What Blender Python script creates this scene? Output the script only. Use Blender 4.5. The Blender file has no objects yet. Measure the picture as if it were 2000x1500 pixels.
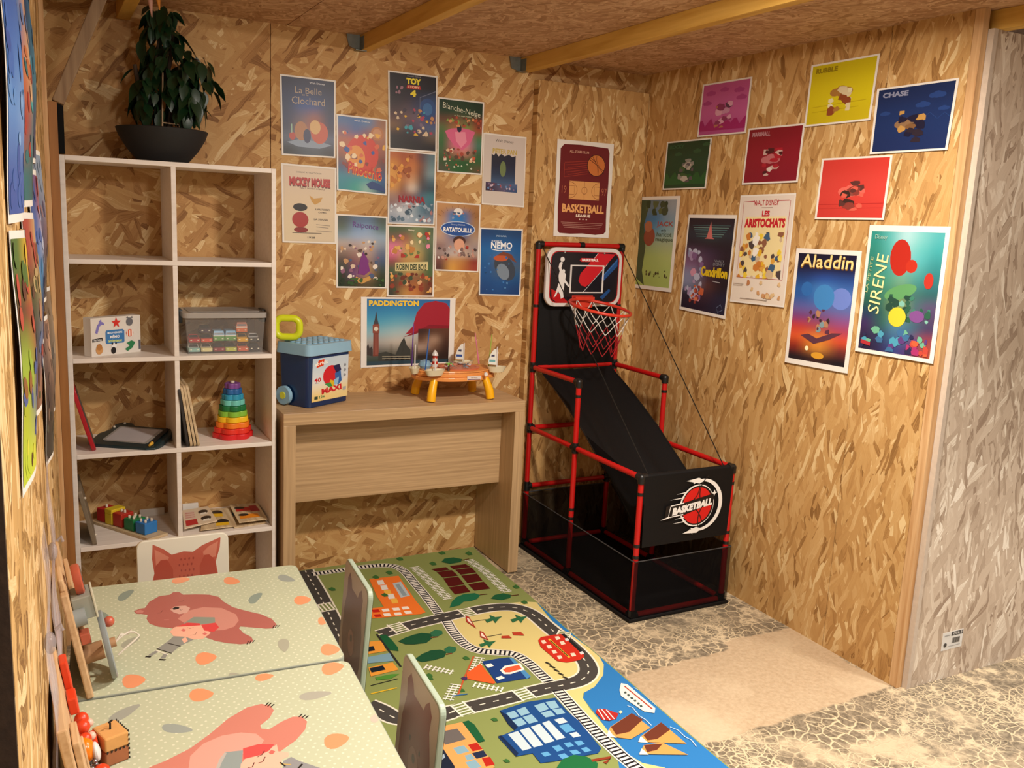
import bpy, bmesh, math, random
from mathutils import Vector, Matrix, Euler
from mathutils.geometry import tessellate_polygon
random.seed(7)
S = bpy.context.scene
COL = S.collection
R = math.radians
# ------------------------------------------------------------------ camera
cam_d = bpy.data.cameras.new('camera'); cam = bpy.data.objects.new('camera', cam_d); COL.objects.link(cam)
cam_d.sensor_fit = 'HORIZONTAL'; cam_d.sensor_width = 36.0; cam_d.lens = 1767.3 / 2000 * 36.0
cam_d.clip_start = 0.02; cam_d.clip_end = 60
_y, _p, _r = R(27.7507), R(-10.2444), R(2.6814)
_f = Vector((math.sin(_y) * math.cos(_p), math.cos(_y) * math.cos(_p), math.sin(_p)))
_rt = Vector((math.cos(_y), -math.sin(_y), 0)); _up = _rt.cross(_f)
_R = math.cos(_r) * _rt + math.sin(_r) * _up; _U = -math.sin(_r) * _rt + math.cos(_r) * _up
cam.matrix_world = Matrix(((_R.x, _U.x, -_f.x, -0.0175), (_R.y, _U.y, -_f.y, -3.6177), (_R.z, _U.z, -_f.z, 1.5037), (0, 0, 0, 1)))
S.camera = cam
# ------------------------------------------------------------------ world and lights
W = bpy.data.worlds.new('world'); S.world = W; W.use_nodes = True
W.node_tree.nodes['Background'].inputs[0].default_value = (1.0, 0.86, 0.74, 1)
W.node_tree.nodes['Background'].inputs[1].default_value = 0.25
S.view_settings.view_transform = 'Standard'; S.view_settings.look = 'None'
S.view_settings.gamma = 1.0; S.view_settings.use_curve_mapping = False
S.view_settings.exposure = 0.0
def area(name, loc, target, size, power, color):
    d = bpy.data.lights.new(name, 'AREA'); d.shape = 'DISK'; d.size = size; d.energy = power; d.color = color
    o = bpy.data.objects.new(name, d); COL.objects.link(o); o.location = loc
    o.rotation_euler = (Vector(target) - Vector(loc)).to_track_quat('-Z', 'Y').to_euler(); return o
area('ceiling_spot', (1.55, -2.05, 2.12), (1.55, -1.75, 0), 0.16, 52, (1.0, 0.90, 0.79))
area('ceiling_spot', (0.85, -3.2, 2.14), (0.75, -1.9, 0), 0.22, 18, (1.0, 0.93, 0.85))
area('hall_lamp', (3.3, -3.5, 2.9), (3.1, -1.8, 0.2), 0.5, 125, (1.0, 0.94, 0.87))
# ------------------------------------------------------------------ helpers
def lin(h):
    if not isinstance(h, str): return tuple(h)
    h = NAMED.get(h, h)
    return tuple(((c / 255) / 12.92 if c / 255 <= .04045 else ((c / 255 + .055) / 1.055) ** 2.4) for c in (int(h[i:i + 2], 16) for i in (0, 2, 4)))
NAMED = dict(sea='2f78b8', sand='dccb85', green='8a9456')
MATS = {}
def base_mat(name):
    m = bpy.data.materials.new(name); m.use_nodes = True
    nt = m.node_tree; return m, nt, nt.nodes['Principled BSDF']
def plain(name, col, rough=.5, metal=0, spec=.5, noise=.0, nscale=40, bump=0, trans=0, alpha=1, emit=0):
    if name in MATS: return MATS[name]
    m, nt, b = base_mat(name); c = lin(col)
    b.inputs['Base Color'].default_value = (*c, 1); b.inputs['Roughness'].default_value = rough
    b.inputs['Metallic'].default_value = metal; b.inputs['Specular IOR Level'].default_value = spec
    if trans: b.inputs['Transmission Weight'].default_value = trans
    if alpha < 1: b.inputs['Alpha'].default_value = alpha
    tc = nt.nodes.new('ShaderNodeTexCoord'); n = nt.nodes.new('ShaderNodeTexNoise'); n.inputs['Scale'].default_value = nscale; n.inputs['Detail'].default_value = 4
    nt.links.new(tc.outputs['Object'], n.inputs['Vector'])
    mx = nt.nodes.new('ShaderNodeMix'); mx.data_type = 'RGBA'
    k = noise if noise else .05
    mx.inputs[6].default_value = (*[v * (1 - k) for v in c], 1); mx.inputs[7].default_value = (*[min(1, v * (1 + k)) for v in c], 1)
    nt.links.new(n.outputs['Fac'], mx.inputs[0]); nt.links.new(mx.outputs[2], b.inputs['Base Color'])
    if bump:
        bp = nt.nodes.new('ShaderNodeBump'); bp.inputs['Strength'].default_value = bump; bp.inputs['Distance'].default_value = .002
        nt.links.new(n.outputs['Fac'], bp.inputs['Height']); nt.links.new(bp.outputs[0], b.inputs['Normal'])
    MATS[name] = m; return m
def printed(name, rough=.5, spec=.4, coat=0):
    if name in MATS: return MATS[name]
    m, nt, b = base_mat(name)
    a = nt.nodes.new('ShaderNodeAttribute'); a.attribute_name = 'Col'; nt.links.new(a.outputs['Color'], b.inputs['Base Color'])
    b.inputs['Roughness'].default_value = rough; b.inputs['Specular IOR Level'].default_value = spec
    if coat: b.inputs['Coat Weight'].default_value = coat; b.inputs['Coat Roughness'].default_value = .08
    MATS[name] = m; return m
def mathn(nt, op, a, b=None):
    n = nt.nodes.new('ShaderNodeMath'); n.operation = op
    for i, v in enumerate((a, b)):
        if v is None: continue
        if isinstance(v, (int, float)): n.inputs[i].default_value = v
        else: nt.links.new(v, n.inputs[i])
    return n.outputs[0]
def ramp(nt, fac, stops):
    r = nt.nodes.new('ShaderNodeValToRGB'); e = r.color_ramp.elements
    while len(e) < len(stops): e.new(.5)
    for k, (p, c) in enumerate(stops): e[k].position = p; e[k].color = (*lin(c), 1)
    nt.links.new(fac, r.inputs[0]); return r.outputs[0]
def osb(name, axes, base_ang, stops, scale=1.0, seed=0.0, layers=10, spread=55, rough=.62, contrast=.30):
    """oriented strand board: overlapping layers of stretched flakes, each with its own tone, grain and slight relief"""
    if name in MATS: return MATS[name]
    m, nt, b = base_mat(name); L = nt.links.new
    tc = nt.nodes.new('ShaderNodeTexCoord'); sp = nt.nodes.new('ShaderNodeSeparateXYZ'); L(tc.outputs['Object'], sp.inputs[0])
    cb = nt.nodes.new('ShaderNodeCombineXYZ')
    for k, a in enumerate(axes): L(sp.outputs[a], cb.inputs[k])
    wn = nt.nodes.new('ShaderNodeTexNoise'); wn.noise_dimensions = '3D'; wn.inputs['Scale'].default_value = 9 * scale; wn.inputs['Detail'].default_value = 2
    L(cb.outputs[0], wn.inputs['Vector'])
    w1 = nt.nodes.new('ShaderNodeVectorMath'); w1.operation = 'MULTIPLY_ADD'; L(wn.outputs['Color'], w1.inputs[0]); w1.inputs[1].default_value = (.035, .035, 0); L(cb.outputs[0], w1.inputs[2])
    prev = None; ph = None; rnd = random.Random(seed * 31 + 5)
    for i in range(layers):
        ang = base_ang + spread * (0, -.8, .6, 1.5, -.3, .9, -1.1, .25, -.55, .75, -.1, 1.2)[i % 12]
        ln = rnd.uniform(.075, .145) / scale; wd = rnd.uniform(.011, .031) / scale
        mp = nt.nodes.new('ShaderNodeMapping'); mp.vector_type = 'POINT'
        # rotate first, then stretch
        vr = nt.nodes.new('ShaderNodeVectorRotate'); vr.rotation_type = 'Z_AXIS'; vr.inputs['Angle'].default_value = R(-ang)
        L(w1.outputs[0], vr.inputs['Vector']); L(vr.outputs[0], mp.inputs['Vector'])
        mp.inputs['Scale'].default_value = (1 / ln, 1 / wd, 1); mp.inputs['Location'].default_value = (seed * 3.1 + i * 7.3, seed * 1.7 + i * 3.9, 0)
        vo = nt.nodes.new('ShaderNodeTexVoronoi'); vo.voronoi_dimensions = '2D'; vo.inputs['Scale'].default_value = 1; L(mp.outputs[0], vo.inputs['Vector'])
        vo.distance = 'CHEBYCHEV' if i % 2 else 'EUCLIDEAN'
        sc = nt.nodes.new('ShaderNodeSeparateColor'); L(vo.outputs['Color'], sc.inputs[0])
        gn = nt.nodes.new('ShaderNodeTexNoise'); gn.noise_dimensions = '2D'; gn.inputs['Scale'].default_value = 1.0; gn.inputs['Detail'].default_value = 3
        g2 = nt.nodes.new('ShaderNodeMapping'); g2.inputs['Scale'].default_value = (1.2, 9, 1); L(mp.outputs[0], g2.inputs['Vector']); L(g2.outputs[0], gn.inputs['Vector'])
        tone = mathn(nt, 'ADD', mathn(nt, 'MULTIPLY', mathn(nt, 'SUBTRACT', gn.outputs['Fac'], .5), contrast * 1.7), sc.outputs[0])
        # soft darkening where a flake dips under its neighbour is relief, so it goes to the bump height only
        hgt = mathn(nt, 'ADD', mathn(nt, 'MULTIPLY', sc.outputs[2], .8), mathn(nt, 'MULTIPLY', gn.outputs['Fac'], .25))
        if prev is None: prev = tone; ph = hgt
        else:
            msk = mathn(nt, 'GREATER_THAN', sc.outputs[1], .60 if i < layers - 4 else .76)
            mf = nt.nodes.new('ShaderNodeMix'); mf.data_type = 'FLOAT'; L(msk, mf.inputs[0]); L(prev, mf.inputs[2]); L(tone, mf.inputs[3]); prev = mf.outputs[0]
            mh = nt.nodes.new('ShaderNodeMix'); mh.data_type = 'FLOAT'; L(msk, mh.inputs[0]); L(ph, mh.inputs[2]); L(hgt, mh.inputs[3]); ph = mh.outputs[0]
    bn = nt.nodes.new('ShaderNodeTexNoise'); bn.inputs['Scale'].default_value = 3.2; bn.inputs['Detail'].default_value = 2; L(cb.outputs[0], bn.inputs['Vector'])
    prev = mathn(nt, 'ADD', prev, mathn(nt, 'MULTIPLY', mathn(nt, 'SUBTRACT', bn.outputs['Fac'], .5), .45))
    col = ramp(nt, prev, stops)
    L(col, b.inputs['Base Color']); b.inputs['Roughness'].default_value = rough; b.inputs['Specular IOR Level'].default_value = .35
    bp = nt.nodes.new('ShaderNodeBump'); bp.inputs['Strength'].default_value = .35; bp.inputs['Distance'].default_value = .0018
    L(ph, bp.inputs['Height']); L(bp.outputs[0], b.inputs['Normal'])
    MATS[name] = m; return m
def wood(name, c1, c2, axes=(0, 2, 1), stretch=(3, 60, 3), rough=.5, seed=0, bump=.1):
    """fine straight grain running along the first axis"""
    if name in MATS: return MATS[name]
    m, nt, b = base_mat(name); L = nt.links.new
    tc = nt.nodes.new('ShaderNodeTexCoord'); sp = nt.nodes.new('ShaderNodeSeparateXYZ'); L(tc.outputs['Object'], sp.inputs[0])
    cb = nt.nodes.new('ShaderNodeCombineXYZ')
    for k, a in enumerate(axes): L(sp.outputs[a], cb.inputs[k])
    mp = nt.nodes.new('ShaderNodeMapping'); mp.inputs['Scale'].default_value = stretch; mp.inputs['Location'].default_value = (seed, seed * 2.3, 0); L(cb.outputs[0], mp.inputs['Vector'])
    n = nt.nodes.new('ShaderNodeTexNoise'); n.inputs['Scale'].default_value = 1.6; n.inputs['Detail'].default_value = 5; n.inputs['Distortion'].default_value = .3; L(mp.outputs[0], n.inputs['Vector'])
    L(ramp(nt, n.outputs['Fac'], [(.3, c1), (.7, c2)]), b.inputs['Base Color'])
    bp = nt.nodes.new('ShaderNodeBump'); bp.inputs['Strength'].default_value = bump; bp.inputs['Distance'].default_value = .001; L(n.outputs['Fac'], bp.inputs['Height']); L(bp.outputs[0], b.inputs['Normal'])
    b.inputs['Roughness'].default_value = rough; MATS[name] = m; return m
class MB:
    """collects shapes, then links them as ONE mesh object"""
    def __init__(s): s.v = []; s.f = []; s.m = []; s.c = []; s.col = None; s.mi = 0; s.T = None
    def add(s, vs, fs, col=None):
        o = len(s.v)
        s.v += [tuple(s.T @ Vector(v)) if s.T else tuple(v) for v in vs]
        for f in fs: s.f.append(tuple(o + i for i in f)); s.m.append(s.mi); s.c.append(col or s.col)
        return s
    def box(s, a, b, col=None):
        x0, y0, z0 = a; x1, y1, z1 = b
        if x0 > x1: x0, x1 = x1, x0
        if y0 > y1: y0, y1 = y1, y0
        if z0 > z1: z0, z1 = z1, z0
        vs = [(x0, y0, z0), (x1, y0, z0), (x1, y1, z0), (x0, y1, z0), (x0, y0, z1), (x1, y0, z1), (x1, y1, z1), (x0, y1, z1)]
        return s.add(vs, [(0, 3, 2, 1), (4, 5, 6, 7), (0, 1, 5, 4), (1, 2, 6, 5), (2, 3, 7, 6), (3, 0, 4, 7)], col)
    def tube(s, pts, r, seg=10, cap=True, closed=False, col=None):
        pts = [Vector(p) for p in pts]; n = len(pts); rr = r if isinstance(r, (list, tuple)) else [r] * n
        vs = []; fs = []; up = None
        for i, p in enumerate(pts):
            if closed: d = pts[(i + 1) % n] - pts[i - 1]
            else: d = pts[min(i + 1, n - 1)] - pts[max(i - 1, 0)]
            d.normalize()
            if up is None: up = Vector((0, 0, 1)) if abs(d.z) < .9 else Vector((1, 0, 0))
            sd = d.cross(up).normalized(); up = sd.cross(d).normalized()
            for k in range(seg):
                a = 2 * math.pi * k / seg; vs.append(p + rr[i] * (math.cos(a) * sd + math.sin(a) * up))
        for i in range(n if closed else n - 1):
            j = (i + 1) % n
            for k in range(seg): fs.append((i * seg + k, j * seg + k, j * seg + (k + 1) % seg, i * seg + (k + 1) % seg))
        if cap and not closed: fs.append(tuple(range(seg))); fs.append(tuple(reversed(range((n - 1) * seg, n * seg))))
        return s.add(vs, fs, col)
    def lathe(s, prof, c=(0, 0, 0), seg=24, cap=True, col=None, sx=1, sy=1):
        vs = []; fs = []
        for r_, z in prof:
            for k in range(seg): a = 2 * math.pi * k / seg; vs.append((c[0] + r_ * sx * math.cos(a), c[1] + r_ * sy * math.sin(a), c[2] + z))
        for i in range(len(prof) - 1):
            for k in range(seg): fs.append((i * seg + k, i * seg + (k + 1) % seg, (i + 1) * seg + (k + 1) % seg, (i + 1) * seg + k))
        if cap: fs.append(tuple(reversed(range(seg)))); fs.append(tuple(range((len(prof) - 1) * seg, len(prof) * seg)))
        return s.add(vs, fs, col)
    def ball(s, c, r, seg=14, rings=8, col=None):
        rx, ry, rz = r if isinstance(r, tuple) else (r, r, r)
        return s.lathe([(max(1e-4, math.sin(math.pi * i / rings)), -math.cos(math.pi * i / rings) * rz) for i in range(rings + 1)], c, seg, True, col, rx, ry)
    def prism(s, pts, z0, z1, col=None):
        n = len(pts); vs = [(x, y, z0) for x, y in pts] + [(x, y, z1) for x, y in pts]
        fs = [(i, (i + 1) % n, n + (i + 1) % n, n + i) for i in range(n)] + [tuple(reversed(range(n))), tuple(range(n, 2 * n))]
        return s.add(vs, fs, col)
    def build(s, name, mats, parent=None, smooth=False, bevel=0, solid=0, angle=None):
        me = bpy.data.meshes.new(name); me.from_pydata(s.v, [], s.f)
        for m in (mats if isinstance(mats, (list, tuple)) else [mats]): me.materials.append(m)
        me.polygons.foreach_set('material_index', s.m)
        if any(c is not None for c in s.c):
            at = me.color_attributes.new('Col', 'FLOAT_COLOR', 'CORNER'); i = 0; buf = []
            for p, c in zip(me.polygons, s.c):
                c = c if c is not None else 'ffffff'
                if isinstance(c, list):
                    for q in c: buf += [*lin(q), 1]
                else: buf += [*lin(c), 1] * p.loop_total
            at.data.foreach_set('color', buf)
        if smooth: me.polygons.foreach_set('use_smooth', [True] * len(me.polygons))
        me.update(); o = bpy.data.objects.new(name, me); COL.objects.link(o)
        if smooth and angle is not False:
            me.set_sharp_from_angle(angle=R(angle or 40))
        if bevel:
            bv = o.modifiers.new('bevel', 'BEVEL'); bv.width = bevel; bv.segments = 2; bv.limit_method = 'ANGLE'; bv.angle_limit = R(50)
        if parent is not None: o.parent = parent
        return o
def tag(o, label, cat, group=None, kind=None):
    if label: o['label'] = label
    if cat: o['category'] = cat
    if group: o['group'] = group
    if kind: o['kind'] = kind
    return o
def thing(name, label, cat, loc=(0, 0, 0), rz=0, group=None, rot=None):
    o = bpy.data.objects.new(name, None); COL.objects.link(o); o.empty_display_size = .05; o.location = loc
    o.rotation_euler = rot if rot else (0, 0, rz); return tag(o, label, cat, group)
def struct(name):
    o = bpy.data.objects.new(name, None); COL.objects.link(o); o.empty_display_size = .05; o['kind'] = 'structure'; return o
def rrect(x0, y0, x1, y1, r, n=5):
    P = []
    for cx, cy, a0 in ((x1 - r, y0 + r, -90), (x1 - r, y1 - r, 0), (x0 + r, y1 - r, 90), (x0 + r, y0 + r, 180)):
        for i in range(n + 1): a = R(a0 + 90 * i / n); P.append((cx + r * math.cos(a), cy + r * math.sin(a)))
    return P
def ell(cx, cy, rx, ry=None, n=20, rot=0, a0=0, a1=360):
    ry = rx if ry is None else ry; c, s_ = math.cos(R(rot)), math.sin(R(rot)); P = []
    m = n if a1 - a0 >= 360 else n + 1
    for i in range(m):
        a = R(a0 + (a1 - a0) * i / n); x, y = rx * math.cos(a), ry * math.sin(a); P.append((cx + x * c - y * s_, cy + x * s_ + y * c))
    return P
_txt = {}
def text_tris(t, bold=0):
    k = (t, bold)
    if k not in _txt:
        cu = bpy.data.curves.new('t', 'FONT'); cu.body = t; cu.resolution_u = 2; cu.offset = bold
        o = bpy.data.objects.new('t', cu); me = bpy.data.meshes.new_from_object(o)
        vs = [tuple(v.co) for v in me.vertices]; fs = [tuple(p.vertices) for p in me.polygons]
        bpy.data.objects.remove(o); bpy.data.meshes.remove(me); bpy.data.curves.remove(cu); _txt[k] = (vs, fs)
    return _txt[k]
class Art:
    """flat print: coloured shapes in paper coordinates, each a hair above the last; mapf carries (u, v, lift) to the surface"""
    def __init__(s, mb, mapf, step=.00004, z0=.0001): s.mb = mb; s.f = mapf; s.step = step; s.z = z0
    def up(s): s.z += s.step
    def poly(s, pts, col):
        s.up(); tr = tessellate_polygon([[Vector((x, y, 0)) for x, y in pts]])
        a = sum(pts[i][0] * pts[(i + 1) % len(pts)][1] - pts[(i + 1) % len(pts)][0] * pts[i][1] for i in range(len(pts)))
        s.mb.add([s.f(x, y, s.z) for x, y in pts], [tuple(t) for t in tr], col)
    def line(s, pts, w, col, closed=False):
        s.up(); P = [Vector(p) for p in pts]; n = len(P); L_ = []; R_ = []
        for i in range(n):
            d = (P[(i + 1) % n] - P[i - 1]) if closed else P[min(i + 1, n - 1)] - P[max(i - 1, 0)]
            if d.length < 1e-9: d = Vector((1, 0))
            d.normalize(); nn = Vector((-d.y, d.x)) * w / 2; L_.append(P[i] + nn); R_.append(P[i] - nn)
        vs = [s.f(p.x, p.y, s.z) for p in L_] + [s.f(p.x, p.y, s.z) for p in R_]
        s.mb.add(vs, [(i, n + i, n + (i + 1) % n, (i + 1) % n) for i in range(n if closed else n - 1)], col)
    def grid(s, x0, y0, x1, y1, rows, sub=3):
        """smoothly blended block colours; rows listed from y0 to y1"""
        s.up(); ny, nx = len(rows), len(rows[0]); C = [[Vector(lin(c)) for c in r_] for r_ in rows]
        def smp(u, v):
            u = min(max(u * nx - .5, 0), nx - 1); v = min(max(v * ny - .5, 0), ny - 1)
            i, j = min(int(u), nx - 2) if nx > 1 else 0, min(int(v), ny - 2) if ny > 1 else 0; a, b_ = u - i, v - j
            i2, j2 = min(i + 1, nx - 1), min(j + 1, ny - 1)
            return tuple((C[j][i] * (1 - a) + C[j][i2] * a) * (1 - b_) + (C[j2][i] * (1 - a) + C[j2][i2] * a) * b_)
        NX, NY = nx * sub, ny * sub
        vs = [s.f(x0 + (x1 - x0) * i / NX, y0 + (y1 - y0) * j / NY, s.z) for j in range(NY + 1) for i in range(NX + 1)]
        K = [smp(i / NX, j / NY) for j in range(NY + 1) for i in range(NX + 1)]
        for j in range(NY):
            for i in range(NX):
                q = (j * (NX + 1) + i, j * (NX + 1) + i + 1, (j + 1) * (NX + 1) + i + 1, (j + 1) * (NX + 1) + i)
                s.mb.add([vs[k] for k in q], [(0, 1, 2, 3)], [K[k] for k in q])
    def text(s, t, x0, y0, x1, y1, col, bold=.02, shear=0, rot=0, outline=None):
        """lettering fitted into the box with its baseline at y0"""
        vs, fs = text_tris(t, bold)
        if not vs: return
        ax, bx = min(v[0] for v in vs), max(v[0] for v in vs); ay, by = min(v[1] for v in vs), max(v[1] for v in vs)
        c, sn = math.cos(R(rot)), math.sin(R(rot)); cx, cy = (x0 + x1) / 2, (y0 + y1) / 2
        for dx, dy, cc in (((.012 * (x1 - x0) * .6, -.10 * (y1 - y0), outline),) if outline else ()) + ((0, 0, col),):
            s.up(); out = []
            for v in vs:
                u = (v[0] - ax) / (bx - ax); w = (v[1] - ay) / (by - ay)
                x = x0 + (x1 - x0) * u + shear * (y1 - y0) * w + dx; y = y0 + (y1 - y0) * w + dy
                x, y = cx + (x - cx) * c - (y - cy) * sn, cy + (x - cx) * sn + (y - cy) * c
                out.append(s.f(x, y, s.z))
            s.mb.add(out, fs, cc)
PRINT = printed('printed_paper', .38, .4)
PRINT_MATT = printed('printed_fabric', .9, .15)
PRINT_GLOSS = printed('printed_lacquer', .22, .5)
# ------------------------------------------------------------------ surfaces
BACK_ST = [(0, '8a5e32'), (.10, 'a97b47'), (.26, 'b88a54'), (.60, 'c39860'), (.88, 'cea66e'), (1, 'e4c896')]
RIGHT_ST = [(0, '8c6436'), (.10, 'ab804a'), (.26, 'ba8e56'), (.60, 'c49a60'), (.88, 'cfa870'), (1, 'e2c692')]
M_back = osb('osb_back', (0, 2), 8, BACK_ST, 1.0, 1.0, spread=58)
M_back2 = osb('osb_back_upright', (0, 2), 88, RIGHT_ST, 1.1, 2.0, spread=24)
M_right = osb('osb_right', (1, 2), 90, RIGHT_ST, .95, 3.0, spread=25)
M_outer = osb('osb_outer_lit', (0, 2), 75, [(.0, '9a8471'), (.1, 'b09c88'), (.3, 'c0ad99'), (.65, 'ccbaa6'), (.9, 'd8c9b6'), (1, 'f0e6d6')], 1.0, 4.0, spread=36)  # paler, greyer flakes: cool hall light and glare put into the colour
M_left = osb('osb_left', (1, 2), 20, [(.0, '7a5428'), (.2, 'a07a44'), (.5, 'c69c60'), (.8, 'd8b27c'), (1, 'e6c896')], 1.0, 5.0, spread=70)
M_ceil = osb('osb_ceiling', (0, 1), 20, [(.0, '9c7450'), (.2, 'b08662'), (.5, 'be9672'), (.8, 'c8a27e'), (1, 'd8b490')], 1.8, 6.0, layers=7, spread=70, contrast=.5)
M_edge = plain('shaded_cut_edge', '3c2818', .9, noise=.5, nscale=90, bump=.4)  # dark brown carries the shade on the wall's end face
M_pale_edge = plain('pale_cut_edge', 'c3b3a2', .8, noise=.15, nscale=60, bump=.2)
M_pine = wood('pine_stud', 'b98a58', 'dab383', (2, 0, 1), (2.2, 46, 46), .6, 1)
M_pine_h = wood('pine_joist', 'c4943c', 'dcb058', (1, 0, 2), (2.2, 26, 26), .6, 2)
M_brown = wood('brown_post', '8a5a2a', 'a06c36', (2, 0, 1), (2, 30, 30), .6, 3)
M_black = plain('unlit_black', '080706', .95)
M_zinc = plain('galvanised_steel', '7d8078', .45, .7, noise=.25, nscale=60)
# ---- floor
def floor_mat():
    m, nt, b = base_mat('worn_concrete_floor'); L = nt.links.new
    tc = nt.nodes.new('ShaderNodeTexCoord'); O = tc.outputs['Object']
    def noise(sc, det=4, rough=.6, dist=0):
        n = nt.nodes.new('ShaderNodeTexNoise'); n.inputs['Scale'].default_value = sc; n.inputs['Detail'].default_value = det; n.inputs['Roughness'].default_value = rough; n.inputs['Distortion'].default_value = dist; L(O, n.inputs['Vector']); return n.outputs['Fac']
    wn = nt.nodes.new('ShaderNodeTexNoise'); wn.inputs['Scale'].default_value = 14; L(O, wn.inputs['Vector'])
    ma = nt.nodes.new('ShaderNodeVectorMath'); ma.operation = 'MULTIPLY_ADD'; ma.inputs[1].default_value = (.05, .05, 0); L(wn.outputs['Color'], ma.inputs[0]); L(O, ma.inputs[2])
    def vor(sc):
        v = nt.nodes.new('ShaderNodeTexVoronoi'); v.feature = 'DISTANCE_TO_EDGE'; v.voronoi_dimensions = '2D'; v.inputs['Scale'].default_value = sc; L(ma.outputs[0], v.inputs['Vector']); return v.outputs['Distance']
    big = noise(2.2, 3); mid = noise(7, 5, .65); fine = noise(60, 5, .7); pitn = noise(28, 4, .7)
    def mixc(f, a, c):
        x = nt.nodes.new('ShaderNodeMix'); x.data_type = 'RGBA'
        if isinstance(f, (int, float)): x.inputs[0].default_value = f
        else: L(f, x.inputs[0])
        for k, q in ((6, a), (7, c)):
            if isinstance(q, str): x.inputs[k].default_value = (*lin(q), 1)
            else: L(q, x.inputs[k])
        return x.outputs[2]
    def step(v, lo, hi):
        r = nt.nodes.new('ShaderNodeMapRange'); r.interpolation_type = 'SMOOTHSTEP'; L(v, r.inputs[0]); r.inputs[1].default_value = lo; r.inputs[2].default_value = hi; return r.outputs[0]
    dark = mixc(step(mid, .35, .65), '5e5547', '837663')
    dark = mixc(step(fine, .35, .7), dark, '9c8e78')
    # pale glue ridges left in a crackle net
    def ridge(sc, w):
        ww = mathn(nt, 'MULTIPLY', mathn(nt, 'ADD', pitn, .2), w); return mathn(nt, 'SUBTRACT', 1.0, mathn(nt, 'MINIMUM', mathn(nt, 'DIVIDE', vor(sc), ww), 1.0))
    r1 = mathn(nt, 'MULTIPLY', ridge(24, .12), step(noise(3.1, 2), .34, .56)); r2 = mathn(nt, 'MULTIPLY', ridge(44, .13), step(noise(4.3, 2), .46, .58))
    rid = mathn(nt, 'MAXIMUM', r1, r2)
    c = mixc(mathn(nt, 'MINIMUM', mathn(nt, 'MULTIPLY', rid, 1.7), 1.0), dark, 'd8c4a0')
    c = mixc(mathn(nt, 'MULTIPLY', step(mid, .50, .62), step(pitn, .42, .60)), c, 'd4c09e'); c = mixc(mathn(nt, 'MULTIPLY', step(noise(1.7, 2), .55, .66), step(mid, .38, .60)), c, 'c8b494')
    # smooth screed patches with straight edges where the old tiles came away clean
    sp = nt.nodes.new('ShaderNodeSeparateXYZ'); L(ma.outputs[0], sp.inputs[0])
    X, Y = sp.outputs[0], sp.outputs[1]
    def band(a, bx, by, lo, hi):
        v = mathn(nt, 'ADD', mathn(nt, 'MULTIPLY', X, bx), mathn(nt, 'MULTIPLY', Y, by)); return mathn(nt, 'MULTIPLY', step(v, lo - .006, lo + .006), mathn(nt, 'SUBTRACT', 1.0, step(v, hi - .006, hi + .006)))
    b1 = mathn(nt, 'MULTIPLY', band(0, -.04, 1, -1.78, -1.34), band(0, 1, .05, 1.0, 2.45))
    notch = mathn(nt, 'MULTIPLY', band(0, 0, 1, -1.45, -1.20), band(0, 1, 0, 2.20, 2.60)); b1 = mathn(nt, 'MAXIMUM', b1, notch)
    b2 = mathn(nt, 'MULTIPLY', band(0, .03, 1, -2.7, -2.05), band(0, 1, 0, 2.3, 3.6))
    pm = mathn(nt, 'MINIMUM', mathn(nt, 'ADD', b1, mathn(nt, 'MULTIPLY', b2, .35)), 1.0)
    pc = mixc(step(fine, .3, .7), 'b59d7e', 'c9b293'); pc = mixc(mathn(nt, 'MULTIPLY', step(big, .5, .7), .5), pc, 'd9c6a6')
    c = mixc(mathn(nt, 'MULTIPLY', pm, .96), c, pc)
    L(c, b.inputs['Base Color']); L(ramp(nt, mid, [(.3, '808080'), (.7, 'c0c0c0')]), b.inputs['Roughness'])
    bp = nt.nodes.new('ShaderNodeBump'); bp.inputs['Strength'].default_value = .5; bp.inputs['Distance'].default_value = .003
    h = mathn(nt, 'ADD', mathn(nt, 'MULTIPLY', mathn(nt, 'MULTIPLY', rid, mathn(nt, 'SUBTRACT', 1.0, pm)), .8), mathn(nt, 'MULTIPLY', fine, .3))
    L(h, bp.inputs['Height']); L(bp.outputs[0], b.inputs['Normal']); b.inputs['Specular IOR Level'].default_value = .4
    return m
# ------------------------------------------------------------------ the room
o = MB().box((-1.2, -4.6, -.05), (5.2, .1, 0)).build('floor', floor_mat()); o['kind'] = 'structure'
H = 2.19
cs = struct('ceiling')
for x0, x1 in ((-.45, .85), (.853, 2.10), (2.103, 3.35), (3.353, 4.4)):
    MB().box((x0, -3.0, H), (x1, .1, H + .018)).build('ceiling_panel', M_ceil, cs)
wb = struct('wall_back')
for x0, x1 in ((-.45, .789), (.7915, 2.53)):
    MB().box((x0, 0, 0), (x1, .018, H)).build('board', M_back, wb)
t = MB(); t.box((1.925, -.045, 0), (2.506, -.002, 2.105)); t.build('raised_board', M_back2, wb, bevel=.0015)['label'] = 'board standing proud of the wall behind the hoop frame'
wr = struct('wall_right')
for y0, y1 in ((-1.388, 0), (-1.69, -1.391)):
    MB().box((2.508, y0, 0), (2.526, y1, H)).build('board', M_right, wr)
MB().box((2.5075, -1.722, 0), (2.534, -1.691, H)).build('end_stud', M_pine, wr, bevel=.001)['label'] = 'pine stud closing the end of the wall'
wo = struct('wall_outer')
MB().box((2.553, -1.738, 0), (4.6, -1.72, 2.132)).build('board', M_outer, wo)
MB().box((2.535, -1.742, 0), (2.5525, -1.70, 2.132)).build('edge_strip', M_pale_edge, wo)['label'] = 'pale cut edge of the board'
wl = struct('wall_left'); LW0 = Vector((.012, -.36)); LW1 = Vector((-.0538, -2.735)); LWd = (LW1 - LW0).normalized(); LWn = Vector((-LWd.y, LWd.x))
if LWn.x < 0: LWn = -LWn
LWa = math.atan2(-LWd.x, -LWd.y)      # small lean of the wall's run
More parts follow.
